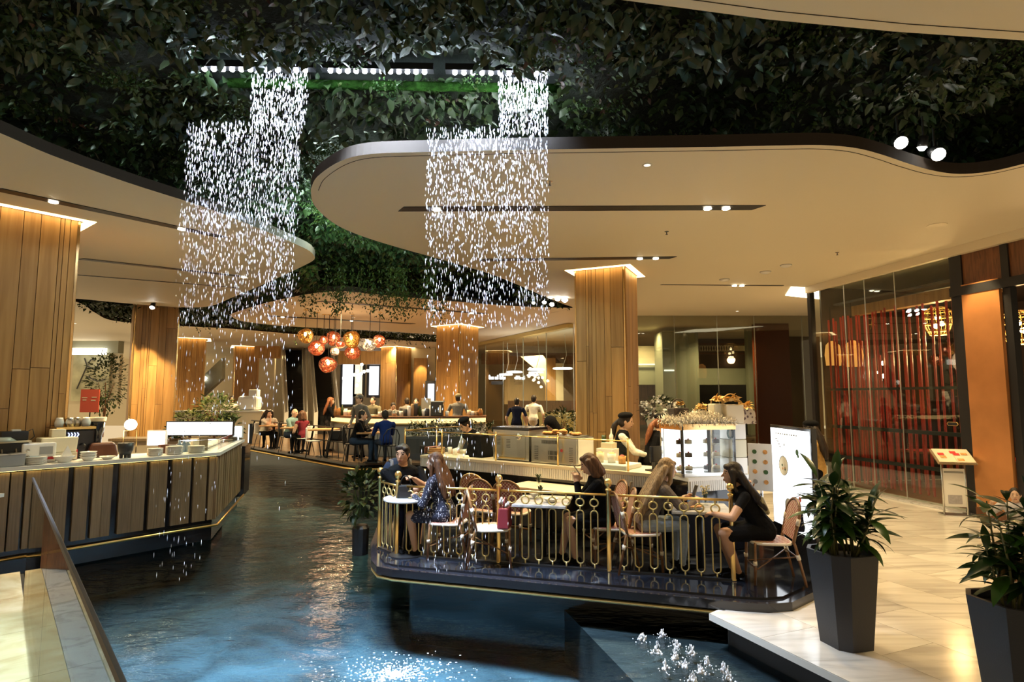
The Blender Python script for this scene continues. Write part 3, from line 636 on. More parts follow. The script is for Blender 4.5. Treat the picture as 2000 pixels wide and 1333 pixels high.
def stripe_mat(name, c1, c2, scale, axis='X', rough=.8, obj=True):
    m = bpy.data.materials.new(name); m.use_nodes = True; nt = m.node_tree; L = nt.links; b = nt.nodes['Principled BSDF']; tc = _n(nt, 'ShaderNodeTexCoord'); w = _n(nt, 'ShaderNodeTexWave'); w.bands_direction = axis; w.inputs['Scale'].default_value = scale
    L.new(tc.outputs['Object'], w.inputs['Vector']); lt = _n(nt, 'ShaderNodeMath', operation='LESS_THAN'); lt.inputs[1].default_value = .5; L.new(w.outputs['Fac'], lt.inputs[0])
    mx = _n(nt, 'ShaderNodeMix', data_type='RGBA'); L.new(lt.outputs[0], mx.inputs[0]); mx.inputs[6].default_value = tuple(c1) + (1,); mx.inputs[7].default_value = tuple(c2) + (1,); L.new(mx.outputs[2], b.inputs['Base Color']); b.inputs['Roughness'].default_value = rough; M[name] = m
stripe_mat('cl_stripes', (.02, .015, .015), (.75, .72, .66), 3.2)

def capsule(mb, a, ra, b, rb, n=10):
    a, b = Vector(a), Vector(b); d = b - a; d = d.normalized() if d.length > 1e-6 else Vector((0, 0, 1))
    return mb.tube([a - d * ra * .95, a - d * ra * .62, a, b, b + d * rb * .62, b + d * rb * .95], [ra * .3, ra * .78, ra, rb, rb * .78, rb * .3], n)
def remesh(mb, voxel, smooth=2, fac=.4):
    me = mb.mesh('tmp'); o = bpy.data.objects.new('tmp', me); COL.objects.link(o)
    r = o.modifiers.new('r', 'REMESH'); r.mode = 'VOXEL'; r.voxel_size = voxel
    if smooth: s = o.modifiers.new('s', 'SMOOTH'); s.iterations = smooth; s.factor = fac
    dg = bpy.context.evaluated_depsgraph_get(); me2 = bpy.data.meshes.new_from_object(o.evaluated_get(dg)); bpy.data.objects.remove(o); bpy.data.meshes.remove(me); return me2
def ik(S, T, l1, l2, pole):
    S, T = Vector(S), Vector(T); d = T - S; L = d.length
    if L > (l1 + l2) * .995: T = S + d * ((l1 + l2) * .995 / L); d = T - S; L = d.length
    u = d.normalized(); c = (l1 * l1 + L * L - l2 * l2) / (2 * L); h = math.sqrt(max(l1 * l1 - c * c, 0)); p = Vector(pole); p = p - u * p.dot(u); p.normalize()
    return S + u * c + p * h, T
def person(label, loc, rz, pose='sit', h=1.0, lean=8, twist=0, head=(0, 0, 0), lh=None, rh=None, lpole=(-.6, -.5, -.8), rpole=(.6, -.5, -.8), curl=(40, 40), top='cl_black', sleeve=1., legs='cl_navy', legmode='trousers', skin='skin_b', shoes='cl_black',
           hair='short', hairm='hair_black', hat=None, hatm='cl_black', w=1., voxel=.008, foot=None, knee=None, seat=.44, group=None, collar=None, sleeve_m=None, apron=None, fem=True, side=0):
    """one seamless body; facing +Y, right hand at +X.  head = (yaw, pitch, roll) in degrees"""
    mb = MB(); SG = []            # SG: (tag, a, b, ra, rb)
    def seg(t, a, ra, b, rb, n=10): capsule(mb, a, ra, b, rb, n); SG.append((t, Vector(a), Vector(b), ra, rb))
    le = R(lean); sp = Vector((math.sin(R(side)), math.sin(le), math.cos(le))).normalized(); 
    tw = Matrix.Rotation(R(twist), 3, 'Z'); rt = tw @ Vector((1, 0, 0)); fw = sp.cross(rt) * -1; fw = (rt.cross(sp) * -1).normalized()
    zp = (seat + .09) if pose == 'sit' else .92
    P = Vector((0, 0, zp))
    sw = (.165 if fem else .19) * w; hw = (.165 if fem else .155) * w
    curve = Vector((0, 1, 0)) * (.05 if pose == 'sit' else 0)
    st = [(0, hw * .95, .105), (.09, hw, .115), (.20, hw * .80, .098), (.33, hw * .90, .105), (.43, sw * .97, .105), (.49, sw * .82, .085), (.525, .075, .062)]
    cs = [P + sp * (t - .05) + Vector((0, -.35 * math.sin(le), 0)) * 0 + curve * math.sin(t * 3.1) for t, _, _ in st]
    V = []; n = 16
    for (t, a_, b_), c in zip(st, cs):
        for k in range(n):
            an = 2 * math.pi * k / n; ca, sa = math.cos(an), math.sin(an); f = (abs(ca) ** 2.6 + abs(sa) ** 2.6) ** (-1 / 2.6)
            V.append(c + (rt if t > .25 else Vector((1, 0, 0)).lerp(rt, t / .25)) * (a_ * ca * f) + fw * (b_ * w * sa * f))
    Fs = [(i * n + k, i * n + (k + 1) % n, (i + 1) * n + (k + 1) % n, (i + 1) * n + k) for i in range(len(st) - 1) for k in range(n)]
    Fs += [tuple(range(n - 1, -1, -1)), tuple((len(st) - 1) * n + k for k in range(n))]
    mb.add(V, Fs); SG.append(('torso', cs[0], cs[5] - sp * .10, .15, .14)); SG.append(('torso', cs[4] - rt * sw * .7, cs[4] + rt * sw * .7, .10, .10))
    NB = cs[6]; hy, hp, hr = head
    HR = Matrix.Rotation(R(twist + hy), 3, 'Z') @ Matrix.Rotation(R(hp), 3, 'X') @ Matrix.Rotation(R(hr), 3, 'Y')
    HCt = NB + sp * .028 + HR @ Vector((0, .022, .105))
    seg('neck', NB - sp * .035, .058, HCt + HR @ Vector((0, -.015, -.06)), .050)
    mb.ell(HCt, (.074, .094, .112), 16, 12, HR); mb.ell(HCt + HR @ Vector((0, .026, -.052)), (.056, .064, .062), 12, 8, HR); SG.append(('head', HCt, HCt + HR @ Vector((0, .02, -.03)), .085, .07))
    capsule(mb, HCt + HR @ Vector((0, .088, .005)), .009, HCt + HR @ Vector((0, .108, -.026)), .013, 6)
    for s in (-1, 1): mb.ell(HCt + HR @ Vector((s * .078, -.008, -.008)), (.012, .02, .03), 8, 6, HR)
    mb.ell(HCt + HR @ Vector((0, .088, -.064)), (.024, .012, .012), 8, 6, HR)
    # arms and hands
    l1, l2 = .285, .245
    for s, T, pole, cu in ((-1, lh, lpole, curl[0]), (1, rh, rpole, curl[1])):
        S = cs[4] + rt * (s * (sw + .005)) - sp * .005 + sp * .01
        if T is None: T = S + Vector((s * .08, .08, -.46)) if pose != 'sit' else P + Vector((s * .13, .32, .09))
        E, W = ik(S, T, l1, l2, pole); sl = 'L' if s < 0 else 'R'
        thick = 1.12 if sleeve > .8 else 1.
        seg('uarm', S, .056 * w * thick, E, .042 * w * thick); seg('farm', E, .042 * w * thick, W, .029 * (1.15 if sleeve > .8 else 1))
        d = (W - E).normalized(); pn = Vector((-s * .5, 0, -1)) if abs(d.z) < .8 else Vector((-s, .2, 0)); pn = (pn - d * pn.dot(d)).normalized(); sv = d.cross(pn).normalized()
        K = W + d * .075
        for q in (-.026, -.009, .009, .026): seg('hand', W + d * .015 + sv * q * .7, .0135, K + sv * q, .0125, 6)
        for q, ln in ((-.029, .062), (-.0095, .074), (.0105, .078), (.030, .066)):
            b0 = K + sv * q; a1 = R(cu * .6); a2 = R(cu * 1.7); p1 = b0 + (d * math.cos(a1) + pn * math.sin(a1)) * ln * .52; p2 = p1 + (d * math.cos(a2) + pn * math.sin(a2)) * ln * .48
            seg('hand', b0, .0100, p1, .0090, 6); seg('hand', p1, .0090, p2, .0078, 6)
        b0 = W + d * .025 + sv * (.026 * s); p1 = b0 + (d * .55 + sv * (.75 * s) + pn * .35).normalized() * .045; p2 = p1 + (d * .85 + sv * (.15 * s) + pn * .45).normalized() * .036
        seg('hand', b0, .0125, p1, .0115, 6); seg('hand', p1, .0112, p2, .009, 6)
    # legs
    for i, s in enumerate((-1, 1)):
        Hp = P + Vector((s * .088 * w, 0, -.035))
        if pose == 'sit':
            kn = (knee[i] if knee else (s * .11, .43, seat + .05)); ft = (foot[i] if foot else (s * .11, .40, .075)); Kn, An = Vector(kn), Vector(ft)
        else:
            ft = foot[i] if foot else (s * .10, .0, .075); Kn, An = ik(Hp, ft, .43, .41, (0, 1, 0))
        seg('thigh', Hp, .086 * w, Kn, .058 * w, 12); seg('shin', Kn, .057 * w, Kn.lerp(An, .3), .054 * w, 10); seg('shin', Kn.lerp(An, .3), .054 * w, An, .035, 10)
        fd = Vector((Kn.x - Hp.x, max(.15, Kn.y - Hp.y), 0)).normalized() if pose == 'sit' else Vector((s * .25, 1, 0)).normalized()
        seg('foot', An + Vector((0, 0, -.03)) - fd * .035, .036, An + fd * .15 + Vector((0, 0, -.042)), .030, 8)
    if legmode in ('skirt', 'dress') :
        for s in (-1, 1):
            if pose == 'sit': a_ = P + Vector((s * .07, 0, -.02)); b_ = Vector((s * .09, .36, seat + .04)); seg('skirt', a_, .105 * w, b_, .082 * w, 12)
            else: seg('skirt', P + Vector((s * .06, 0, 0)), .12, Vector((s * .07, .02, .50)), .12, 12)
        if pose == 'sit': seg('skirt', P + Vector((0, .05, -.02)), .1, Vector((0, .33, seat + .03)), .07)
    if apron:
        for s in (-.8, 0, .8): seg('apron', P + Vector((s * .12, .045, .06)), .085, P + Vector((s * .14, .06, -.5)), .075, 10); seg('apron', P + Vector((s * .12, -.02, .02)), .1, P + Vector((s * .14, -.01, -.45)), .09, 10)
    me = remesh(mb, voxel, 2, .45)
    N = len(me.polygons); C = np.empty(N * 3, np.float32); me.polygons.foreach_get('center', C); C = C.reshape(-1, 3)
    best = np.full(N, 9.); tg = np.zeros(N, int); tt = np.zeros(N)
    for i, (t, a, b, ra, rb) in enumerate(SG):
        a_ = np.array(a); ab = np.array(b) - a_; L2 = max(float(ab @ ab), 1e-9); u = np.clip(((C - a_) @ ab) / L2, 0, 1); dd = np.linalg.norm(C - a_ - u[:, None] * ab, axis=1) - (ra + (rb - ra) * u)
        k = dd < best; best[k] = dd[k]; tg[k] = i; tt[k] = u[k]
    names = [skin, top, legs, shoes, 'lip', 'eye_dark', 'brow', sleeve_m or top, apron or top, collar or skin]
    tags = np.array([s_[0] for s_ in SG])[tg]; mi = np.zeros(N, int)
    mi[tags == 'torso'] = 1; mi[(tags == 'uarm') & (tt <= sleeve * 1.6)] = 7; mi[(tags == 'farm') & (sleeve >= .8) & (tt < .93)] = 7
    if legmode == 'trousers': mi[(tags == 'thigh') | (tags == 'shin')] = 2
    elif legmode == 'shorts': mi[(tags == 'thigh')] = 2
    else: mi[(tags == 'thigh') & (tt < .62)] = 2
    mi[tags == 'skirt'] = 2; mi[tags == 'foot'] = 3; mi[tags == 'apron'] = 8; mi[(tags == 'neck') & (tt < .18)] = 9
    HL = (C - np.array(HCt)) @ np.array(HR); fr = HL[:, 1] > .045
    eye = fr & (np.abs(np.abs(HL[:, 0]) - .031) < .012) & (np.abs(HL[:, 2] - .008) < .0052); mi[eye] = 5
    mi[fr & (np.abs(np.abs(HL[:, 0]) - .032) < .018) & (np.abs(HL[:, 2] - .029) < .0042)] = 6
    mi[fr & (HL[:, 1] > .07) & (np.abs(HL[:, 0]) < .023) & (np.abs(HL[:, 2] + .064) < .0075)] = 4
    me.name = 'person'
    for q in names: me.materials.append(M[q])
    me.polygons.foreach_set('material_index', mi.astype(np.int32)); me.polygons.foreach_set('use_smooth', np.ones(N, bool))
    o = bpy.data.objects.new('person', me); COL.objects.link(o); o.location = loc; o.rotation_euler = (0, 0, rz); o.scale = (h, h, h)
    tag(o, label, 'person', group)
    # hair
    hb = MB(); H = lambda x, y, z: HCt + HR @ Vector((x, y, z))
    dn = lambda p, q: p + q
    if hair != 'bald':
        hb.ell(H(0, -.017, .022), (.087, .099, .108), 16, 10, HR)
        hb.ell(H(0, -.045, -.02), (.080, .070, .085), 12, 8, HR)
    else: hb.ell(H(0, -.055, -.035), (.074, .05, .04), 12, 8, HR)
    if hair == 'side': hb.ell(H(.02, .045, .085), (.06, .04, .03), 10, 6, HR); hb.ell(H(-.05, .03, .07), (.035, .045, .03), 10, 6, HR)
    if hair in ('bob', 'bobl'):
        for x, y in ((-.075, .0), (.075, .0), (-.06, -.06), (.06, -.06), (0, -.08)): capsule(hb, H(x, y, .03), .045, H(x * 1.12, y - .02, -.13), .05 if hair == 'bob' else .04)
        if hair == 'bob':
            for x, y in ((-.085, -.03), (.085, -.03), (0, -.11)): capsule(hb, H(x, y, -.12), .045, H(x * 1.25, y * 1.1, -.15), .03)
        hb.ell(H(.02, .05, .082), (.06, .035, .03), 10, 6, HR)
    back = -fw
    if hair in ('long', 'longer'):
        ln = .30 if hair == 'long' else .48
        for x in (-.07, -.035, 0, .035, .07):
            a_ = H(x, -.06, .0); m_ = NB + rt * (x * 1.5) + back * .085 - sp * .02; e_ = NB + rt * (x * 1.9) + back * (.125 + .01 * abs(x) * 10) - sp * ln
            capsule(hb, a_, .045, m_, .045); capsule(hb, m_, .045, m_.lerp(e_, .55), .05); capsule(hb, m_.lerp(e_, .55), .048, e_, .022)
        for s in (-1, 1): capsule(hb, H(s * .075, .01, .03), .032, H(s * .088, .012, -.13), .026); capsule(hb, H(s * .088, .012, -.13), .028, NB + rt * (s * .10) + fw * .03 - sp * .06, .02)
        hb.ell(H(0, .062, .072), (.06, .03, .03), 10, 6, HR)
    if hair == 'pony':
        a_ = H(0, -.115, .0); m_ = H(0, -.165, -.09) ; e_ = NB + back * .16 - sp * .26
        capsule(hb, a_, .028, m_, .045); capsule(hb, m_, .045, m_.lerp(e_, .5), .045); capsule(hb, m_.lerp(e_, .5), .045, e_, .012)
        capsule(hb, H(0, -.09, .0), .03, H(0, -.15, -.06), .035)
    if hair == 'bun': hb.ell(H(0, -.13, .02), (.04, .04, .04), 10, 8, HR)
    hm = remesh(hb, .009 if voxel < .009 else .013, 3, .5); hm.name = 'hair'; hm.materials.append(M[hairm])
    if hair == 'longer' or hairm == 'tips': pass
    hm.polygons.foreach_set('use_smooth', np.ones(len(hm.polygons), bool)); ho = bpy.data.objects.new('hair', hm); COL.objects.link(ho); ho.parent = o
    if hat == 'beret':
        q = MB(); q.ell(H(0, -.025, .085), (.108, .112, .055), 16, 10, HR @ Matrix.Rotation(R(12), 3, 'X')); q.build('beret', hatm, o, True)
    if hat == 'cap':
        q = MB(); q.ell(H(0, -.015, .055), (.093, .105, .085), 16, 10, HR); q.ell(H(0, .10, .045), (.07, .075, .012), 14, 6, HR); q.build('cap', hatm, o, True)
    if hat == 'scarf':
        q = MB(); q.ell(H(0, -.03, .02), (.105, .115, .125), 14, 10, HR); capsule(q, H(0, -.06, -.05), .10, NB + back * .05 - sp * .12, .13); m2 = remesh(q, .013, 3, .5); m2.name = 'head_scarf'; m2.materials.append(M[hatm]); so = bpy.data.objects.new('head_scarf', m2); COL.objects.link(so); so.parent = o
    return o, dict(H=H, HR=HR, NB=NB, sp=sp, rt=rt, fw=fw, P=P, cs=cs)
# ================================================================== CAFE ISLAND
def to_local(o, par): return child_world(o, par)
# ---- front railing
RA, RB = Vector((-1.34, 6.86, 0)), Vector((2.22, 5.91, 0))
rp = [G(775, 1085), G(978, 1103), G(1196, 1118), G(1433, 1135)]
r0, r3 = rp[0], rp[3]
rail = thing('railing', 'low gold railing with ring and loop balusters along the cafe deck', 'railing', tuple(r0))
lp = A(743, 940, 7.45); left_post = Vector((lp.x, lp.y, 0))
postm = MB().lathe([(.030, 0), (.030, .015), (.024, .02), (.024, .86), (.033, .865), (.033, .885), (.02, .89), (.013, .905), (.030, .918), (.040, .94), (.042, .955), (.036, .98), (.02, .997), (.001, 1.0)][:7], 14).mesh('post'); postm.materials.append(M['gold']); postm.polygons.foreach_set('use_smooth', [True] * len(postm.polygons))
posts = [left_post] + [r0.lerp(r3, t) for t in (0, .335, .665, 1)]
fin = MB().lathe([(.02, .885), (.02, .89), (.013, .905), (.030, .918), (.040, .94), (.042, .955), (.036, .98), (.02, .997), (.001, 1.0)], 14).mesh('finial'); fin.materials.append(M['gold']); fin.polygons.foreach_set('use_smooth', [True] * len(fin.polygons))
for p in posts: o = inst('post', postm, rail, tuple(p - r0), sc=(1, 1, .97)); inst('finial', fin, o)
b = MB(); ring = [(.043 * math.cos(a), 0, .745 + .043 * math.sin(a)) for a in [i * math.pi / 8 for i in range(16)]]
b.tube(ring, .0095, 6, closed=True)
lo, hi, hw_ = .10, .62, .038
loop = [(hw_ * math.cos(a), 0, hi + hw_ * math.sin(a)) for a in [i * math.pi / 6 for i in range(7)]] + [(hw_ * math.cos(a), 0, lo + hw_ * math.sin(a)) for a in [math.pi + i * math.pi / 6 for i in range(7)]]
b.tube(loop, .0085, 6, closed=True); b.tube([(0, 0, .655), (0, 0, .705)], .009, 6); b.tube([(0, 0, .785), (0, 0, .83)], .009, 6); b.tube([(0, 0, .0), (0, 0, .065)], .009, 6)
balm = b.mesh('baluster'); balm.materials.append(M['gold_dull']); balm.polygons.foreach_set('use_smooth', [True] * len(balm.polygons))
for k in range(4):
    a, c = posts[k], posts[k + 1]; d = (c - a); rz = math.atan2(d.y, d.x); nb = 7 if k else 3
    for i in range(nb):
        p = a.lerp(c, (i + 1) / (nb + 1)) - r0; inst('baluster', balm, rail, tuple(p), (0, 0, rz), (1, 1, .945))
    MB().tube([a - r0 + Vector((0, 0, .795)), c - r0 + Vector((0, 0, .795))], .014, 6).build('top_rail', 'gold', rail, True)
    MB().box(((a + c) / 2 - r0 + Vector((0, 0, .008))), ((c - a).length, .05, .018), rz).build('base_rail', 'black_metal', rail)

# ---- woven bistro chairs
def weave(name, c1, c2, sc=42):
    m = bpy.data.materials.new(name); m.use_nodes = True; nt = m.node_tree; L = nt.links; bb = nt.nodes['Principled BSDF']; tc = _n(nt, 'ShaderNodeTexCoord'); mp = _n(nt, 'ShaderNodeMapping'); mp.inputs['Scale'].default_value = (sc, sc, sc); mp.inputs['Rotation'].default_value = (0, 0, .0); L.new(tc.outputs['Object'], mp.inputs[0])
    ck = _n(nt, 'ShaderNodeTexChecker'); ck.inputs['Scale'].default_value = 1.; ck.inputs[1].default_value = tuple(c1) + (1,); ck.inputs[2].default_value = tuple(c2) + (1,); L.new(mp.outputs[0], ck.inputs[0]); L.new(ck.outputs[0], bb.inputs['Base Color']); bb.inputs['Roughness'].default_value = .55; M[name] = m
weave('weave_red', (.62, .50, .36), (.30, .035, .03)); weave('weave_cream', (.78, .72, .62), (.50, .30, .22)); weave('weave_gold', (.80, .62, .34), (.36, .10, .05)); mat('bamboo', (.20, .095, .035), .35, var=.35, vscale=14, coat=.2); mat('bamboo_pale', (.5, .33, .14), .4, var=.2, vscale=14); mat('wrap', (.72, .64, .52), .6)
CS = .94
def make_chair(label, back='weave_red', frame='bamboo'):
    t = thing('bistro_chair', label, 'chair', (0, 0, 0), 0, 'woven bistro chairs on the cafe deck'); tl = R(13)
    bk = lambda x, z: (x, -.20 - (z - .43) * math.tan(tl), z)          # point on the leaning back
    seat_ = MB(); pr = [(.2 * math.copysign(abs(math.cos(a)) ** .55, math.cos(a)), .2 * math.copysign(abs(math.sin(a)) ** .55, math.sin(a))) for a in [i * math.pi / 12 for i in range(24)]]
    seat_.prism(pr, .415, .44); seat_.build('seat', back, t)
    MB().tube([(x * 1.02, y * 1.02, .425) for x, y in pr], .016, 6, closed=True).build('seat_rim', 'wrap', t, True)
    arch = [bk(-.175, .43), bk(-.185, .55), bk(-.195, .68)] + [bk(.195 * math.cos(a), .70 + .17 * math.sin(a)) for a in [math.pi - i * math.pi / 10 for i in range(11)]] + [bk(.195, .68), bk(.185, .55), bk(.175, .43)]
    MB().tube(arch, .017, 8).build('back_frame', frame, t, True)
    pb = MB(); ol = [bk(-.165, .47), bk(-.175, .58), bk(-.18, .68)] + [bk(.178 * math.cos(a), .70 + .15 * math.sin(a)) for a in [math.pi - i * math.pi / 10 for i in range(11)]] + [bk(.18, .68), bk(.175, .58), bk(.165, .47)]
    n = len(ol); fwd = Vector((0, math.cos(tl), math.sin(tl))) * .008; pb.add([Vector(p) + fwd for p in ol] + [Vector(p) - fwd for p in ol], [tuple(range(n)), tuple(range(2 * n - 1, n - 1, -1))] + [(i, n + i, n + (i + 1) % n, (i + 1) % n) for i in range(n)]); pb.build('backrest', back, t)
    for s in (-1, 1):
        MB().tube([(s * .175, -.20, .46), (s * .178, -.22, .40), (s * .19, -.31, 0)], .015, 7).build('leg', frame, t, True)
        MB().tube([(s * .17, .18, .43), (s * .175, .19, .2), (s * .18, .20, 0)], .015, 7).build('leg', frame, t, True)
        MB().tube([(s * .175, .17, .16), (-s * .18, -.24, .30)], .008, 6).build('cross_brace', frame, t, True)
        for q in ([bk(s * .19, .62), bk(s * .195, .69)], [(s * .177, .19, .20), (s * .178, .192, .24)], [(s * .181, -.25, .27), (s * .179, -.235, .32)]): MB().tube(q, .022, 8).build('wrapping', 'wrap', t, True)
    MB().tube([(-.178, -.24, .29), (.178, -.24, .29)], .009, 6).tube([(-.177, .19, .17), (.177, .19, .17)], .009, 6).build('stretcher', frame, t, True)
    t.scale = (CS,) * 3; return t
def face(dx, dy): return math.atan2(dy, dx) - math.pi / 2     # rotation that turns +Y towards (dx, dy)
ch_red = make_chair('bistro chair whose red woven back is behind the woman in the dotted top', 'weave_red')
ch_cream = make_chair('bistro chair with cream woven back and the maroon handbag on its seat', 'weave_cream', 'bamboo')
ch_gold = make_chair('bistro chair with golden woven back nearest the service counter', 'weave_gold', 'bamboo_pale')
for o, l, r in ((ch_red, (-.74, 7.02, 0), face(-1, .25)), (ch_cream, (-.22, 6.72, 0), face(1, .12)), (ch_gold, (-.42, 8.25, 0), face(.5, 1.))): o.location = l; o.rotation_euler = (0, 0, r)
dup(ch_red, (-.28, 7.75, 0), face(.55, 1), 'dark-framed bistro chair with red back tucked behind the gold-backed chair')
dup(ch_red, (.02, 7.62, 0), face(.35, 1), 'dark-framed bistro chair with red back pulled up to the long back table')
dup(ch_red, (1.10, 6.78, 0), face(-1, .05), 'bistro chair under the woman looking at her phone')
dup(ch_red, (1.38, 6.52, 0), face(1, .1), 'bistro chair under the woman with long blond hair')
dup(ch_red, (2.60, 6.14, 0), face(-1, .12), 'bistro chair under the woman with dark fringe, beside the lit menu board')
dup(ch_red, (1.10, 7.35, 0), face(-1, -.2), 'empty bistro chair behind the woman looking at her phone')

# ---- tables
def make_table(label, loc, rz, sx, sy, top='marble_white', z=.66, rnd=False):
    t = thing('cafe_table', label, 'table', loc, rz)
    if rnd: MB().lathe([(.001, z - .03), (sx / 2 - .01, z - .03), (sx / 2, z - .02), (sx / 2, z - .006), (sx / 2 - .006, z), (.001, z)], 28, caps=False).build('table_top', top, t, False)
    else: MB().box((0, 0, z - .015), (sx, sy, .03)).build('table_top', top, t, bevel=.006)
    MB().tube([(0, 0, .03), (0, 0, z - .03)], .035, 10).build('pedestal', 'black_metal', t, True)
    MB().lathe([(.001, 0), (.2, 0), (.2, .012), (.05, .03), (.001, .03)], 18, caps=False).build('base', 'black_metal', t); return t
make_table('round cafe table between the man in black and the woman in the dotted top', (-1.24, 7.12, 0), 0, .56, .56, rnd=True)
make_table('square white marble cafe table in front of the woman on her phone', (.36, 6.93, 0), R(-12), .60, .68)
make_table('cafe table with the dried flower vase between two long-haired women', (2.02, 6.50, 0), R(-10), .62, .56)
make_table('long cream table by the service counter with a small plant pot', (.50, 7.98, 0), R(-36), 1.05, .55, 'cream')

# ---- the five guests
man, _ = person('man in black polo with grey backpack straps seated at the round table, looking aside', (-1.44, 7.62, 0), face(.45, -.85), 'sit', 1.03, lean=14, head=(-38, -4, 0), lh=(-.05, .46, .83), rh=(-.16, .40, .69), lpole=(-.8, -.3, -.6), rpole=(.9, -.2, -.5), top='cl_black', sleeve=.5, legs='cl_navy', fem=False, w=1.1, hair='side', skin='skin_a', voxel=.0068, curl=(55, 30), seat=.42)
for s in (-1, 1): MB().tube([(s * .11, .06, .78), (s * .115, .10, .92), (s * .115, .07, 1.015), (s * .11, -.02, 1.01)], .022, 6).build('backpack_strap', 'cl_grey', man, True)
MB().ell((0, -.14, .86), (.17, .08, .17), 12, 8).build('backpack', 'cl_denim', man, True)
person('woman with long dark hair in a dotted navy top seated with her back turned', (-.77, 7.04, 0), face(-1, .35), 'sit', .96, lean=10, head=(8, 0, 0), lh=(-.12, .38, .72), rh=(.05, .36, .70), top='cl_dots', legs='cl_dots', legmode='skirt', hair='long', hairm='hair_brown', voxel=.0068, seat=.43, skin='skin_b', foot=((-.1, .36, .075), (.16, .46, .075)))
person('woman in a black jacket with a brown bob looking down at her phone', (1.06, 6.80, 0), face(-1, .02), 'sit', .98, lean=9, head=(0, -22, 0), lh=(-.05, .34, .92), rh=(.05, .32, .90), top='cl_black', legs='cl_black', legmode='skirt', hair='bob', hairm='hair_brown', voxel=.0068, seat=.43, curl=(45, 45), foot=((-.07, .36, .075), (.12, .50, .075)))
person('woman with very long blond hair in a grey-brown jacket and pale jeans', (1.42, 6.55, 0), face(1, .08), 'sit', .98, lean=24, head=(6, -10, 0), lh=(-.02, .50, .76), rh=(.10, .56, .74), rpole=(.7, -.3, -.7), top='cl_greybrown', legs='cl_paledenim', hair='longer', hairm='hair_blond', voxel=.0068, seat=.43, curl=(50, 35))
dark, dk = person('woman with dark fringe and pale hair ends in a black dress resting on her elbow', (2.58, 6.18, 0), face(-1, .12), 'sit', .98, lean=27, head=(0, 0, 0), lh=(-.10, .52, .67), rh=(.02, .16, .90), rpole=(.9, .6, -.9), lpole=(-.8, .3, -.6), top='cl_black', sleeve=.35, legs='cl_black', legmode='skirt', hair='long', hairm='hair_black', voxel=.0068, seat=.43, skin='skin_a', curl=(40, 70), foot=((-.02, .28, .075), (.12, .30, .075)))
tp = MB()
for x in (-.09, -.03, .03, .09): m_ = dk['NB'] + dk['rt'] * x * 1.3 - dk['fw'] * .122 - dk['sp'] * .19; capsule(tp, m_, .050, m_ - dk['sp'] * .15 - dk['fw'] * .01, .026)
hm = remesh(tp, .01, 2, .5); hm.name = 'hair_ends'; hm.materials.append(M['hair_tips']); hm.polygons.foreach_set('use_smooth', [True] * len(hm.polygons)); oo = bpy.data.objects.new('hair_ends', hm); COL.objects.link(oo); oo.parent = dark

# ---- things on and around the tables
def handbag(label, loc, rz, m, w_, d_, h_, strap=True, scarf=False, name='handbag'):
    t = thing(name, label, 'bag', loc, rz)
    bb_ = MB().box((0, 0, h_ / 2), (w_, d_, h_), taper=.82).build('bag_body', m, t, bevel=.015)
    MB().tube([(w_ * .3 * math.cos(a), 0, h_ * .95 + .11 * math.sin(a)) for a in [i * math.pi / 8 for i in range(9)]], .008, 6).build('handle', m, bb_, True)
    if scarf:
        mb = MB()
        for i in range(9): mb.ell((random.uniform(-.06, .02), random.uniform(-.05, .05), h_ + random.uniform(-.02, .09)), (.03, .02, .03), 6, 5)
        mb.build('scarf', mat('scarf_print', (.5, .45, .42), .8, var=.9, vscale=40), t, True)
    return t
mat('maroon', (.17, .012, .025), .35, coat=.2)
handbag('maroon handbag with printed scarf standing on the cream chair', (-.08, 6.66, .415), R(80), 'maroon', .26, .13, .22, scarf=True)
handbag('black handbag with pale looped handles on the round table', (-1.26, 7.10, .66), R(10), 'black', .20, .11, .15)
handbag('black bag hung on the chair beside the lit menu board', (2.90, 6.12, .50), R(80), 'cl_navy', .2, .08, .2)
def phone(label, loc, rot):
    t = thing('phone', label, 'phone', loc); t.rotation_euler = rot
    MB().box((0, 0, 0), (.07, .009, .14)).build('case', 'grey', t, bevel=.003); MB().box((0, -.0052, 0), (.062, .001, .125)).build('display', 'screen', t)
phone('grey phone held up by the woman in black', (.735, 6.86, 1.02), (R(-35), 0, R(92)))
phone('phone held by the blond woman over the table', (1.98, 6.50, .83), (R(-20), 0, R(-80)))
def bowl(label, loc, r, h_, m='porcelain', group=None, cat='bowl', name='bowl'):
    o = MB().lathe([(.001, 0), (r * .45, 0), (r * .5, .006), (r * .9, h_ * .75), (r, h_), (r * .96, h_), (r * .85, h_ * .72), (r * .4, .012), (.001, .01)], 20, caps=False).build(name, m, None, True, loc); return tag(o, label, cat, group)
def plate(label, loc, r, m='porcelain', group=None, name='plate'):
    o = MB().lathe([(.001, 0), (r * .6, 0), (r, .016), (r * .985, .019), (r * .6, .007), (.001, .006)], 22, caps=False).build(name, m, None, True, loc); return tag(o, label, 'plate', group)
def cup(label, loc, r=.032, h_=.09, m='glass_clear', group=None, name='glass', cat='glass'):
    o = MB().lathe([(.001, 0), (r * .8, 0), (r, h_), (r * .93, h_), (r * .74, .006), (.001, .006)], 14, caps=False).build(name, m, None, True, loc); return tag(o, label, cat, group)
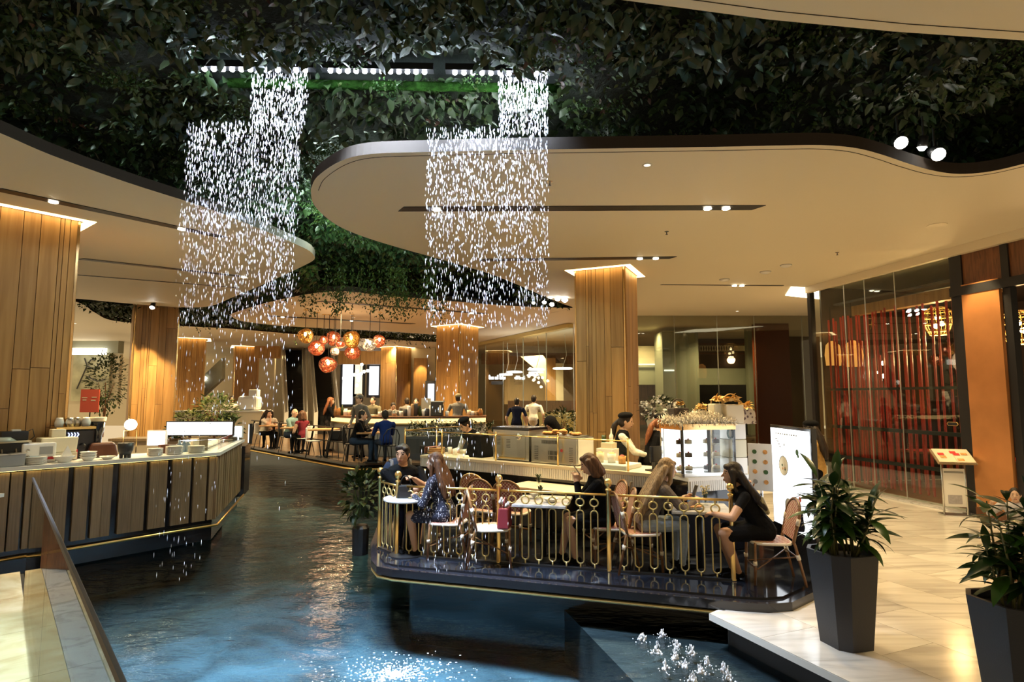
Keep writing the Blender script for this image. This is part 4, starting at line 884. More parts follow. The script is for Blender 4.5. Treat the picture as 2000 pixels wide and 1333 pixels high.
def vase(label, loc, leaf='leaf_small', n=22, L=.10, glass=True, dry=False):
    t = thing('flower_vase', label, 'vase', loc)
    MB().lathe([(.001, 0), (.028, 0), (.032, .05), (.03, .075), (.026, .075), (.027, .05), (.001, .008)], 12, caps=False).build('vase', 'glass_clear', t, True)
    mb = MB(); st_ = MB()
    for i in range(n):
        a = random.uniform(0, 6.28); e = random.uniform(.2, 1.); d = Vector((math.cos(a) * .45 * e, math.sin(a) * .45 * e, 1)).normalized(); p = Vector((0, 0, .05)) + d * L * random.uniform(.5, 1.2)
        st_.tube([(0, 0, .03), p], .0018, 4)
        if dry: mb.ell(p, .008, 6, 4)
        else: mb.leaf(p, d + Vector((random.gauss(0, .4), random.gauss(0, .4), 0)), (0, 0, 1), .05, .025)
    st_.build('stems', 'leaf_small', t); mb.build('flowers' if dry else 'leaves', leaf, t); return t
mat('dried_flower', (.62, .52, .25), .8)
vase('small glass vase of dried yellow flowers on the table of the long-haired women', (2.13, 6.62, .66), 'dried_flower', 30, .14, dry=True)
vase('tiny green plant in a glass on the long cream table', (.36, 8.02, .66), 'leaf_small', 14, .07)
vase('small sprig in a white holder on the marble table', (.33, 7.02, .66), 'leaf_small', 10, .06)
cup('water glass beside the dried flower vase', (2.20, 6.50, .66)); bowl('white bowl on the square marble table', (.44, 6.80, .66), .09, .045); plate('pizza plate on the table of the long-haired women', (1.92, 6.48, .66), .15)
nap = MB()
for i in range(5): nap.leaf((0, 0, 0), (math.cos(i * 1.3), math.sin(i * 1.3), 1.4), (0, 0, 1), .11, .09)
tag(nap.build('napkin', 'white', None, False, (.26, 7.06, .66)), 'folded white napkin standing on the square marble table', 'napkin')
tag(MB().lathe([(.001, .0), (.13, .0), (.135, .012), (.12, .016), (.001, .014)], 20, caps=False).build('pizza', mat('pizza_top', (.6, .3, .12), .7, var=.6, vscale=30), None, True, (1.92, 6.48, .679)), 'round pizza on the plate before the blond woman', 'pizza')

# ---- service counter
CZ = .90
c0, c1, c2 = G(824, 889, CZ), G(1300, 927.5, CZ), Vector((2.72, 7.32, CZ))
cu_ = (c1 - c0).normalized(); cn = Vector((-cu_.y, cu_.x, 0))
if cn.y < 0: cn = -cn
CL = (c1 - c0).length
def CP(s, n, z=CZ): p = c0 + cu_ * s + cn * n; return Vector((p.x, p.y, z))
def S(px, n=0.):
    """distance along the counter of the point seen at column px"""
    k = (px - 1000) / F; p = c0 + cn * n
    return (k * p.y - p.x) / (cu_.x - k * cu_.y)
CRZ = math.atan2(cu_.y, cu_.x)
ctr = thing('service_counter', 'long pale cafe counter with fluted edge above a black base', 'counter', tuple(CP(CL / 2, .35, 0)), CRZ)
MB().box((0, 0, CZ - .02), (CL, .78, .04)).build('worktop', 'cream', ctr); MB().box((0, .03, .40), (CL - .1, .66, .78)).build('base', 'black_gloss', ctr)
fl_ = MB()
for i in range(int(CL / .03)): fl_.box((-CL / 2 + .015 + i * .03, -.375, CZ - .11), (.024, .018, .13))
fl_.box((0, -.365, CZ - .11), (CL - .02, .012, .14)); fl_.build('fluted_edge', 'white', ctr)
dk_ = thing('display_counter', 'short counter with white fluted edge under the cake fridge', 'counter', (2.38, 7.45, 0), R(22))
MB().box((0, 0, CZ - .02), (.95, .62, .04)).build('worktop', 'white', dk_); MB().box((0, .02, .40), (.9, .54, .78)).build('base', 'black_gloss', dk_)
fl_ = MB()
for i in range(30): fl_.box((-.45 + .015 + i * .03, -.305, CZ - .10), (.022, .018, .12))
fl_.box((0, -.295, CZ - .1), (.93, .012, .13)); fl_.build('fluted_edge', 'white', dk_)
tag(MB().box((0, 0, .42), (.04, .04, .84)).build('counter_post', 'chrome', None, False, tuple(CP(CL - .26, -.42, 0))), 'steel upright at the front of the cafe counter', 'post')
# glass screen with gold posts on the counter
scr = thing('counter_screen', 'glass sneeze screen with thin gold posts along the cafe counter', 'screen', tuple(CP(0, .02)), CRZ)
sp_ = [S(863), S(967), S(1087), S(1222)]; hh_ = .40
for s in [-.42] + sp_: MB().tube([(s, 0, 0), (s, 0, hh_)], .013, 8).ell((s, 0, hh_ + .01), .016, 8, 6).build('post', 'gold', scr, True)
for a, b_ in zip([-.42] + sp_[:-1], sp_):
    MB().tube([(a, 0, hh_ - .02), (b_, 0, hh_ - .02)], .008, 6).build('rail', 'gold', scr, True); MB().box(((a + b_) / 2, .0, hh_ / 2 - .02), (b_ - a - .03, .006, hh_ - .06)).build('glass_pane', 'glass_clear', scr)
bs = thing('rear_screen', 'gold rail with glass at the rear of the cafe island', 'screen', tuple(CP(-.42, .02, 0)), 0)
q0 = CP(-.42, .02, 0); q1 = A(853, 840, 11.6); q2 = A(915, 832, 12.0)
for p in (q1, q2): MB().tube([(p.x - q0.x, p.y - q0.y, 0), (p.x - q0.x, p.y - q0.y, 1.28)], .015, 8).build('post', 'gold', bs, True)
MB().tube([(0, 0, CZ + .38), (q1.x - q0.x, q1.y - q0.y, 1.25), (q2.x - q0.x, q2.y - q0.y, 1.25)], .010, 6).build('rail', 'gold', bs, True)

# ---- ovens, bread, cloth-covered machine, cups
def vents(t, x0, z0, nx_, nz_, dx, dz, sx, sz, y, m='dark_grey'):
    mb = MB()
    for i in range(nx_):
        for j in range(nz_): mb.box((x0 + i * dx, y, z0 + j * dz), (sx, .006, sz))
    mb.build('vent_slots', m, t)
s0, s1 = S(962, .1), S(1031, .1); w1 = s1 - s0
ov = thing('oven', 'tall stainless steel oven with black top on the cafe counter', 'oven', tuple(CP((s0 + s1) / 2, .38)), CRZ)
MB().box((0, 0, .235), (w1, .52, .45)).build('body', 'steel', ov, bevel=.01); MB().box((0, 0, .475), (w1 + .03, .56, .035)).build('top_panel', 'black_gloss', ov); MB().box((.0, -.265, .24), (w1 * .82, .012, .36)).build('rear_panel', 'steel', ov, bevel=.004)
vents(ov, -w1 * .32, .24, 1, 6, 1, .022, .06, .008, -.273); vents(ov, -w1 * .05, .20, 1, 6, 1, .022, .07, .008, -.273); MB().lathe([(.001, 0), (.045, 0), (.045, .03), (.02, .035), (.001, .035)], 14, (w1 * .25, -.27, .36), Matrix.Rotation(R(90), 3, 'X'), caps=False).build('round_vent', 'chrome', ov, True); MB().box((0, -.275, .045), (w1 * .8, .02, .02)).build('bottom_rail', 'gold', ov)
s0, s1 = S(1034, .05), S(1122, .05); w2 = s1 - s0
o2 = thing('oven', 'low grey oven with slotted back and red sticker beside the bread tray', 'oven', tuple(CP((s0 + s1) / 2, .33)), CRZ)
MB().box((0, 0, .195), (w2, .48, .37)).build('body', 'steel', o2, bevel=.01)
vents(o2, -w2 * .25, .31, 12, 1, .022, 1, .008, .05, -.243); vents(o2, -w2 * .38, .06, 1, 8, 1, .026, .06, .008, -.243); vents(o2, w2 * .38, .06, 1, 8, 1, .026, .06, .008, -.243); vents(o2, -w2 * .1, .09, 8, 2, .022, .07, .007, .055, -.243)
MB().lathe([(.001, 0), (.022, 0), (.022, .002), (.001, .002)], 12, (w2 * .18, -.243, .2), Matrix.Rotation(R(90), 3, 'X'), caps=False).build('sticker', 'red', o2); MB().box((w2 / 2 + .006, .0, .195), (.012, .44, .34)).build('side_panel', 'white_gloss', o2)
mat('bread', (.62, .30, .09), .65, var=.35, vscale=25)
ty = tag(MB().box((0, 0, .008), (w2 * .9, .36, .016)).build('bread_tray', 'steel', None, False, tuple(CP((s0 + s1) / 2, .33, CZ + .383)), CRZ), 'flat steel tray on the low oven', 'tray')
bm_ = MB().ell((0, 0, 0), (.05, .035, .026), 10, 6).mesh('bread_roll'); bm_.materials.append(M['bread']); bm_.polygons.foreach_set('use_smooth', [True] * len(bm_.polygons))
for i in range(20):
    u, v = random.uniform(-.36, .36) * w2, random.uniform(-.13, .13); p = CP((s0 + s1) / 2 + u, .33 + v, CZ + .425 + (.035 if abs(u) < .12 and i % 2 else 0))
    tag(inst('bread_roll', bm_, None, tuple(p), (0, random.uniform(-.2, .2), random.uniform(0, 6))), 'golden bread roll heaped on the oven tray', 'bread', 'bread rolls on the oven tray')
cv = MB(); cs_ = S(935, .3)
cv.box((0, 0, .17), (.36, .32, .34), taper=.62).ell((0, 0, .33), (.13, .12, .035), 12, 6)
tag(cv.build('covered_machine', 'cl_black', None, False, tuple(CP(cs_, .33)), CRZ, bevel=.03), 'counter machine draped with a black cloth', 'machine')
for i, (px, n_, r_, hh, m_, lb) in enumerate(((870, .3, .035, .10, 'glass_clear', 'clear tumbler nearest the gold post on the counter'), (880, .4, .04, .11, 'porcelain', 'white paper cup stack on the counter'), (890, .28, .04, .10, 'porcelain', 'white cup beside the covered machine'), (902, .42, .035, .13, 'glass_clear', 'tall clear glass beside the covered machine'))):
    cup(lb, tuple(CP(S(px, n_), n_)), r_, hh, m_)
bk_ = thing('bread_basket', 'stack of round wooden trays with a checked cloth on the counter', 'basket', tuple(CP(S(852, .3), .32)), CRZ)
for k in range(3): MB().lathe([(.001, 0), (.14, 0), (.15, .03), (.14, .03), (.13, .01), (.001, .01)], 20, (0, 0, k * .035), caps=False).build('tray', 'table_wood', bk_, True)
MB().slab((-.16, -.1, .1), (.02, -.12, .11), (.02, .1, .12), (-.16, .1, .1), .006).slab((-.165, -.1, .0), (-.16, -.1, .1), (-.16, .1, .1), (-.2, .1, .0), .006).build('checked_cloth', mat('gingham', (.62, .3, .25), .85, var=.5, vscale=30), bk_)
tag(MB().box((0, 0, .06), (.09, .07, .12)).build('napkin_box', 'black', None, False, tuple(CP(S(828, .25), .25)), CRZ, bevel=.006), 'small black box at the pointed end of the counter', 'box')
tag(MB().prism([(0, 0), (.16, .02), (.24, .11), (.1, .16), (-.04, .1)], 0, .03, .2).build('folded_towel', 'white', None, False, tuple(CP(S(893, .1), .1)), CRZ), 'folded white towel on the counter', 'towel')
# white dispenser, draped table, jars
wd = thing('dispenser_stand', 'white box stand with squeeze bottle on the counter', 'stand', tuple(CP(S(1180, .55), .62)), CRZ)
MB().box((0, 0, .11), (.26, .2, .22)).build('box', 'white', wd, bevel=.006); MB().box((.02, 0, .26), (.18, .15, .08)).build('box', 'cream', wd, bevel=.006); MB().lathe([(.03, .30), (.03, .40), (.012, .43), (.008, .49), (.004, .50)], 12, (.06, 0, 0)).build('bottle', 'porcelain', wd, True); MB().lathe([(.03, .3), (.03, .4)], 12, (-.06, 0, 0)).build('jar', 'leaf_small', wd, True)
dt = tag(MB().box((0, 0, .03), (.62, .5, .06), taper=.97).build('draped_tray', mat('silver_cloth', (.55, .6, .62), .5), None, False, tuple(CP(S(1188, .2), .30)), CRZ, bevel=.01), 'silver cloth-covered board at the right end of the counter', 'tray')
for i, (px, n_, r_, hh, m_, lb) in enumerate(((1170, .25, .055, .13, 'cream', 'cream storage jar at the counter end'), (1192, .3, .06, .12, 'porcelain', 'white tub with lemon slices at the counter end'), (1212, .25, .055, .10, 'bread', 'brown sauce tub nearest the last gold post'))):
    p = CP(S(px, n_), n_, CZ + .062); t = thing('tub', lb, 'tub', tuple(p)); MB().lathe([(.001, 0), (r_ * .85, 0), (r_, hh), (r_ * .9, hh), (r_ * .8, .02), (.001, .02)], 14, caps=False).build('container', m_, t, True); MB().ell((0, 0, hh * .9), (r_ * .8, r_ * .8, .03), 10, 6).build('contents', mat('filling_%d' % i, [(.6, .45, .15), (.7, .62, .15), (.3, .06, .03)][i], .6), t, True)
# ---- cake fridge, baskets, menu boards
emis('fridge_white', (.90, .95, 1.), 2.6)
fr = thing('cake_fridge', 'glass-fronted cake fridge with bright white interior', 'fridge', (2.30, 7.40, CZ), R(16))
fw_, fh_, fdp = .74, .62, .5
MB().box((0, fdp / 2 - .01, fh_ / 2), (fw_, .02, fh_)).build('back', 'white', fr); MB().box((0, 0, .02), (fw_, fdp, .04)).build('base', 'steel', fr); MB().box((0, 0, fh_ - .035), (fw_ + .02, fdp, .07)).build('top', 'brass_line', fr)
for s in (-1, 1):
    for q in (-1, 1): MB().box((s * (fw_ / 2 - .012), q * (fdp / 2 - .015), fh_ / 2), (.024, .03, fh_)).build('corner_post', 'black_gloss' if q < 0 else 'chrome', fr)
    MB().box((s * (fw_ / 2 - .008), 0, fh_ / 2), (.006, fdp - .06, fh_ - .1)).build('side_glass', 'glass_clear', fr)
MB().box((.0, -fdp / 2 + .012, fh_ / 2), (.03, .02, fh_ - .1)).build('door_post', 'dark_grey', fr)
MB().box((0, fdp / 2 - .03, fh_ / 2 - .01), (fw_ - .1, .01, fh_ - .14)).build('light_panel', 'fridge_white', fr)
for z_ in (.2, .36): MB().box((0, .02, z_), (fw_ - .09, fdp - .12, .008)).build('shelf', 'glass_clear', fr)
for s in (-1, 1): MB().box((s * fw_ / 4, -fdp / 2 + .004, fh_ / 2 - .01), (fw_ / 2 - .05, .006, fh_ - .12)).build('door_glass', 'glass_clear', fr)
mat('cake_cream', (.8, .7, .55), .6); mat('cake_choc', (.06, .03, .02), .5)
k = 0
for z_ in (.05, .21, .37):
    for x_ in (-.26, -.14, .12, .25):
        k += 1; t = thing('cake', 'small round cake on the fridge shelf', 'cake', (0, 0, 0), 0, 'cakes in the lit fridge'); p = Matrix.Rotation(R(16), 3, 'Z') @ Vector((x_, -.02, z_)) + Vector((2.30, 7.40, CZ)); t.location = p
        MB().lathe([(.001, 0), (.045, 0), (.045, .04), (.04, .05), (.001, .052)], 14, caps=False).build('sponge', 'cake_choc' if k % 3 == 0 else 'cake_cream', t, True); MB().ell((0, 0, .056), .012, 8, 6).build('topping', 'red', t, True)
mat('fluff', (.85, .78, .66), .95)
fz = MB(); frz = Matrix.Rotation(R(16), 3, 'Z')
for i in range(5200):
    u, v = random.uniform(-.42, .42), random.uniform(-.24, .22); hgt = .09 + .05 * math.cos(u * 4) + .02 * math.sin(u * 19 + v * 9); z_ = hgt * (1 - (v / .3) ** 2)
    p = frz @ Vector((u, v, z_ * random.random())); d = frz @ Vector((random.gauss(0, .5), random.gauss(-.25, .5), random.gauss(.35, .5))); fz.leaf(p, d, (0, 0, 1), .055, .009, .4, 0)
tag(fz.build('faux_fur', 'fluff', None, False, (2.30, 7.38, CZ + fh_ + .0)), 'shaggy cream faux fur draped over the cake fridge', 'fur', None, 'stuff')
mat('wicker_dark', (.04, .025, .015), .6, var=.4, vscale=60); mat('wicker', (.5, .32, .12), .6, var=.4, vscale=60); mat('ribbon', (.72, .45, .14), .35, metal=.3); cloth_pattern('print_grey', (.55, .48, .42), (.12, .08, .09), 26, .38); mat('gauze', (.66, .62, .48), .6)
def bow(t, p, r, m='ribbon'):
    mb = MB()
    for i in range(16):
        a = i * 2.4; e = random.uniform(.2, 1.2); d = Vector((math.cos(a) * math.cos(e), math.sin(a) * math.cos(e), math.sin(e))); mb.leaf(Vector(p) + d * r * .2, d, (random.gauss(0, 1), random.gauss(0, 1), 1), r, r * .75, .5, .3)
    mb.build('bow', m, t)
def basket(label, loc, rz, m, sx, sy, sz, tp=1.1, hoop=True, bw=.07, hood=False):
    t = thing('gift_basket', label, 'basket', loc, rz); MB().box((0, 0, sz / 2), (sx, sy, sz), taper=tp).build('body', m, t, bevel=.012)
    if hoop: MB().tube([(sx * .48 * math.cos(a), 0, sz + sx * .55 * math.sin(a)) for a in [i * math.pi / 10 for i in range(11)]], .008, 6).build('handle', 'wicker' if m != 'wicker_dark' else m, t, True)
    if bw: bow(t, (0, -sy * .3, sz + .03), bw)
    if hood: MB().ell((0, 0, sz), (sx * .48, sy * .48, sz * .55), 12, 8).build('wrapped_top', m, t, True)
    return t
FT = CZ + fh_
def FP(u, v, z): p = frz @ Vector((u, v, 0)); return (2.30 + p.x, 7.40 + p.y, z)
basket('black gift basket with white trim on the fur', FP(-.24, .02, FT + .07), R(16), 'wicker_dark', .20, .15, .12, 1.05, True, .055)
basket('white bundle with gold bow in the middle of the fur', FP(.06, .0, FT + .07), R(16), 'gauze', .17, .13, .07, 1.2, True, .075)
basket('tall pale gift bag stacked over the fridge end', FP(.27, -.04, FT + .05), R(16), 'gauze', .17, .14, .19, 1.0, True, .085)
basket('wide cream gift hamper right of the fridge', (2.74, 7.42, FT + .0), R(10), 'cream', .24, .2, .23, 1.0, True, .10)
basket('grey printed fabric bag with gold bow beside the menu board', (2.98, 7.62, FT - .02), R(10), 'print_grey', .26, .16, .17, .9, False, .09, True)
# pale stack of boxes below the hamper, with hanging print
tw_ = thing('gift_box_tower', 'column of pale wrapped boxes right of the cake fridge', 'boxes', (2.76, 7.44, CZ), R(10))
for k, (h0, h1) in enumerate(((0, .2), (.205, .42), (.425, .615))): MB().box((0, 0, (h0 + h1) / 2), (.25 - .01 * k, .22, h1 - h0)).build('box', 'gauze' if k % 2 else 'white', tw_, bevel=.01)
MB().tube([(-.10 + .035 * math.cos(a), -.115, .50 + .06 * math.sin(a)) for a in [i * math.pi / 6 for i in range(13)]], .012, 6).build('ribbon_tail', 'cl_teal', tw_, True)
def board_mat(name, base, es, spots):
    m = bpy.data.materials.new(name); m.use_nodes = True; nt = m.node_tree; L = nt.links; nt.nodes.remove(nt.nodes['Principled BSDF']); e = _n(nt, 'ShaderNodeEmission'); e.inputs[1].default_value = es
    tc = _n(nt, 'ShaderNodeTexCoord'); v = _n(nt, 'ShaderNodeTexNoise'); v.inputs['Scale'].default_value = spots; v.inputs['Detail'].default_value = 2; L.new(tc.outputs['Object'], v.inputs['Vector']); cr = _n(nt, 'ShaderNodeValToRGB'); cr.color_ramp.elements[0].position = .28; cr.color_ramp.elements[1].position = .34; cr.color_ramp.elements[0].color = (.2, .2, .12, 1); cr.color_ramp.elements[1].color = tuple(base) + (1,); L.new(v.outputs[0], cr.inputs[0]); L.new(cr.outputs[0], e.inputs[0]); L.new(e.outputs[0], nt.nodes['Material Output'].inputs[0]); M[name] = m
emis('sign_white', (.92, .96, 1.), 2.2)
mb_ = thing('menu_lightbox', 'tall bright menu lightbox with food pictures at the deck edge', 'sign', (3.12, 6.72, 0), 0)
MB().prism([(.0, -.52), (.07, -.52), (.07, .50), (.0, .50)], .0, .36).build('base', 'black_gloss', mb_); MB().box((.035, -.01, .93), (.06, .98, 1.17)).build('frame', 'black_gloss', mb_, bevel=.006); MB().box((.002, -.01, .93), (.008, .92, 1.10)).build('light_face', 'sign_white', mb_)
mat('print_green', (.05, .12, .04), .6); mat('print_red', (.7, .1, .08), .6); mat('print_grey2', (.3, .3, .28), .6); mat('print_pale', (.75, .72, .6), .6)
def disc(par, name, p, r, m, ring_=0., n=18):
    mb = MB()
    if ring_: mb.tube([(p[0], p[1] + r * math.cos(a), p[2] + r * math.sin(a)) for a in [i * 2 * math.pi / n for i in range(n)]], ring_, 4, closed=True)
    else: mb.lathe([(.001, 0), (r, 0), (r * .96, .002), (.001, .002)], n, p, Matrix.Rotation(R(-90), 3, 'Y'), caps=False)
    return mb.build(name, m, par)
for (y_, z_, r_) in ((.14, 1.06, .11), (.05, .62, .085)):
    disc(mb_, 'plate_picture', (-.004, y_, z_), r_, 'print_pale'); disc(mb_, 'plate_ring', (-.005, y_, z_), r_, 'print_grey2', .004)
    for i in range(5): disc(mb_, 'food_picture', (-.006, y_ + random.uniform(-.4, .4) * r_, z_ + random.uniform(-.4, .4) * r_), .014, random.choice(['print_green', 'print_pale', 'bread']))
for (y_, z_, r_, m_) in ((-.2, 1.24, .035, 'print_green'), (-.22, 1.20, .02, 'print_green'), (-.22, .74, .03, 'print_red'), (-.1, .72, .03, 'bread'), (-.24, .52, .03, 'print_red'), (-.28, .46, .028, 'print_green'), (.1, 1.30, .015, 'print_grey2')): disc(mb_, 'food_picture', (-.005, y_, z_), r_, m_)
for i in range(10): MB().box((-.004, .30 - i * .055, 1.42), (.003, .035 if i % 3 else .02, .016)).build('letter', 'print_grey2', mb_)
for i in range(4): MB().box((-.004, .30 - i * .03, 1.36 - .03 * i), (.003, .05, .01)).build('letter', 'print_grey2', mb_)
pm = thing('menu_board', 'small white menu panel with eight round food pictures beside the lightbox', 'sign', (2.90, 6.98, .74), R(-38)); MB().box((0, 0, .29), (.27, .012, .54)).build('panel', 'white', pm)
for i in range(4):
    for j in range(2): MB().lathe([(.001, 0), (.026, 0), (.026, .003), (.001, .003)], 12, (-.06 + j * .12, -.0065, .12 + i * .115), Matrix.Rotation(R(90), 3, 'X'), caps=False).build('food_picture', random.choice(['print_grey2', 'bread', 'print_green']), pm)
MB().box((0, .0, -.19), (.03, .02, .42)).build('stand', 'chrome', pm)
# trays with pastries beside the till, till screen
tl_ = thing('pastry_counter', 'pastry trays piled with buns in front of the two waitresses', 'counter', (2.42, 8.52, 0), R(-20)); MB().box((0, 0, .5), (.72, .5, 1.0)).build('base', 'black_gloss', tl_); MB().box((0, 0, 1.02), (.76, .54, .03)).build('worktop', 'steel', tl_)
for i in range(16):
    u, v = random.uniform(-.34, .36), random.uniform(-.18, .18); p = Matrix.Rotation(R(-20), 3, 'Z') @ Vector((u, v, 0)) + Vector((2.42, 8.52, 1.065 + (.04 if i % 3 == 0 else 0))); tag(inst('bun', bm_, None, tuple(p), (0, 0, random.uniform(0, 6))), 'glazed bun on the pastry counter beside the till', 'bread', 'buns on the pastry counter')
ti = thing('till', 'dark till screen left of the cake fridge', 'till', (1.86, 7.62, CZ), R(30)); MB().box((0, 0, .22), (.26, .02, .2)).build('display', 'screen', ti, bevel=.006); MB().box((0, .05, .06), (.06, .06, .12)).build('stand', 'black', ti); MB().box((0, .05, .01), (.2, .16, .02)).build('foot', 'black', ti)
# flowers in a tall vase
fv = thing('flower_arrangement', 'white flowers in a large tapered stone vase behind the waitresses', 'flowers', (2.82, 11.3, 0))
MB().box((0, 0, .45), (.5, .5, .9)).build('stand', 'wood_dark', fv); MB().lathe([(.001, .9), (.17, .9), (.27, 1.42), (.255, 1.42), (.16, .93), (.001, .93)], 4, caps=False).build('vase', 'cream', fv)
mb = MB(); mw = MB()
for i in range(110):
    v = Vector((random.gauss(0, 1), random.gauss(0, 1), random.gauss(.2, .8))).normalized(); p = Vector((0, 0, 1.58)) + Vector((v.x * .34, v.y * .3, v.z * .22)); mb.leaf(p, v, (0, 0, 1), .12, .06)
for i in range(60):
    v = Vector((random.gauss(0, 1), random.gauss(0, 1), random.gauss(.2, .8))).normalized(); p = Vector((0, 0, 1.60)) + Vector((v.x * .36, v.y * .3, v.z * .25)); [mw.leaf(p, Vector((random.gauss(0, 1), random.gauss(0, 1), random.gauss(.3, .8))), (random.gauss(0, 1), random.gauss(0, 1), 1), .07, .05) for _ in range(5)]
mb.build('leaves', 'leaf_small', fv); mw.build('blossoms', 'white', fv, True)
# ---- staff behind the counter
SK = dict(top='cl_black', sleeve_m='cl_white', collar='cl_white', legs='cl_black', apron='cl_black', hat='beret', hatm='cl_black', voxel=.010)
wa = A(1208, 830, 8.75); person('waitress in black beret and waistcoat with white sleeves facing the till', (wa.x, wa.y, 0), face(1, -.25), 'stand', .98, lean=9, head=(0, -8, 0), rh=(.1, .46, 1.02), lh=(-.12, .44, 1.0), hair='pony', hairm='hair_black', **SK)
wa = A(1268, 830, 8.55); person('waitress with long auburn ponytail and black beret bending over the pastries', (wa.x, wa.y, 0), face(.9, .45), 'stand', .985, lean=20, head=(0, -18, 0), rh=(.16, .56, .98), lh=(-.16, .50, 1.05), hair='pony', hairm='hair_auburn', **SK)
wa = A(938, 830, 10.25); person('waiter in black cap and waistcoat bending over the counter cups', (wa.x, wa.y, 0), face(-.8, -.6), 'stand', .96, lean=30, head=(0, -35, 0), rh=(.1, .5, .98), lh=(-.1, .5, .98), hair='short', fem=False, **SK)
wa = A(1092, 830, 9.3); person('cook bowed low in a black headscarf and white blouse behind the ovens', (wa.x, wa.y, 0), face(-.6, -.8), 'stand', .97, lean=20, head=(0, -40, 0), rh=(.1, .5, .95), lh=(-.1, .5, .95), top='cl_white', legs='cl_black', hair='short', hat='scarf', hatm='cl_black', voxel=.011)
wa = A(1596, 870, 8.6); person('woman with black hair in an ochre jacket standing behind the lit menu board', (wa.x, wa.y, ZF), face(-.8, .5), 'stand', .97, head=(0, -12, 0), lean=4, top='cl_tan', legs='cl_black', hair='long', hairm='hair_black', hat='beret', hatm='cl_black', rh=(.12, .38, 1.08), lh=(-.12, .36, 1.05), voxel=.010)
# ---- plants at the deck's water corner
p = Vector((-2.13, 8.5, ZW)); wp = thing('corner_plant', 'leafy green plant in a dark planter at the water corner of the cafe deck', 'plant', tuple(p)); mb = MB(); MB().lathe([(.11, 0), (.12, .36), (.09, .4)], 12).build('pot', 'black', wp)
for i in range(150):
    v = Vector((random.gauss(0, 1), random.gauss(0, 1), random.gauss(.1, 1))).normalized() * random.uniform(.5, 1.); q = Vector((v.x * .26, v.y * .26, .80 + v.z * .36)); mb.leaf(q, v + Vector((0, 0, .15)), (random.gauss(0, .3), random.gauss(0, .3), 1), random.uniform(.10, .17), .08)
mb.build('leaves', 'leaf_small', wp); mb = MB()
for i in range(9): a = i * .7; mb.tube([(.04 * math.cos(a), .04 * math.sin(a), .5), (.12 * math.cos(a), .12 * math.sin(a), random.uniform(.8, 1.1))], .007, 5)
mb.build('stems', 'leaf_small', wp)
# ================================================================== LEFT SERVING COUNTER
LZ = .99
la, lb, lc_ = G(-140, 925, LZ), G(430, 884, LZ), G(478, 858.5, LZ)
lu = (lb - la).normalized(); ln = Vector((-lu.y, lu.x, 0)); LRZ = math.atan2(lu.y, lu.x); LL = (lb - la).length
def LP(s, n, z=LZ): p = la + lu * s + ln * n; return Vector((p.x, p.y, z))
def LS(px, n=0.):
    k = (px - 1000) / F; p = la + ln * n; return (k * p.y - p.x) / (lu.x - k * lu.y)
def LX(px, n, z=LZ): return tuple(LP(LS(px, n), n, z))
lv = (lc_ - lb).normalized(); lvn = Vector((lv.y, -lv.x, 0)); LVL = (lc_ - lb).length
bi = LP(0, 1.1); bc = lb + (ln + (-lvn)) * .8
lcnt = thing('serving_counter', 'long serving counter with pale wood panels and dark gaps beside the pool', 'counter', tuple(LP(LL / 2, .4, 0)))
ins = -lvn * 1.0
poly = [xy(LP(0, 0)), xy(lb), xy(lc_), xy(lc_ + ins), xy(lb + ins * 1.05 + lv * .2), xy(LP(LL * .55, .95)), xy(LP(0, .95))]
child_world(MB().prism(poly, LZ - .05, LZ).build('worktop', 'white'), lcnt)
child_world(MB().prism(offs(poly, -.08), ZW + .02, LZ - .051).build('core', 'black_gloss'), lcnt)
bd = unit_box('board', 'wood_pale')
for a, b_ in ((-110, -60), (-52, 0), (8, 37), (40, 63), (69, 150), (162, 190), (198, 235), (249, 299), (307, 340), (350, 385), (391, 416), (420, 430)):
    s0, s1 = LS(a), LS(b_); nb = max(1, round((s1 - s0) / .13)); w_ = (s1 - s0) / nb
    for i in range(nb):
        p = LP(s0 + w_ * (i + .5), .055, .45); o = inst('board', bd, None, tuple(p), (0, 0, LRZ), (w_ - .003, .05, .94)); child_world(o, lcnt)
for k in range(13):
    u = .06 + k * LVL / 13; p = lb + lv * u - lvn * .055; o = inst('board', bd, None, (p.x, p.y, .45), (0, 0, math.atan2(lv.y, lv.x)), (LVL / 13 * (.82 if k % 3 else .45), .05, .94)); child_world(o, lcnt)
emis('strip_yellow', (1, .78, .25), 9)
child_world(MB().slab(LP(.1, .012, LZ - .052), LP(LL - .05, .012, LZ - .052), LP(LL - .05, .026, LZ - .052), LP(.1, .026, LZ - .052), .004).build('led_strip', 'strip_yellow'), lcnt)
child_world(MB().tube([LP(0, .02, -.11), LP(LL + .01, .02, -.11), lc_ + Vector((0, 0, -.11 - LZ)) + lvn * .02], .02, 6).build('trim_tube', 'gold', smooth=True), lcnt)
child_world(MB().slab(LP(.1, .14, .48), LP(LL - .1, .14, .48), LP(LL - .1, .14, .50), LP(.1, .14, .50), .01).build('inner_rail', 'steel'), lcnt)
# platform under it
struct(MB().prism(offs(poly, -.3), ZW - .5, ZW + .018).build('floor_counter_base', 'pool_wall'))
# end cabinet of dark glass
ec = lc_ + lv * .35; tag(MB().box((0, 0, .40), (.9, .7, 1.0)).build('end_cabinet', 'black_gloss', None, False, (ec.x - .35, ec.y, -.05), math.atan2(lv.y, lv.x), bevel=.01), 'dark glass cabinet at the far end of the serving counter', 'cabinet')
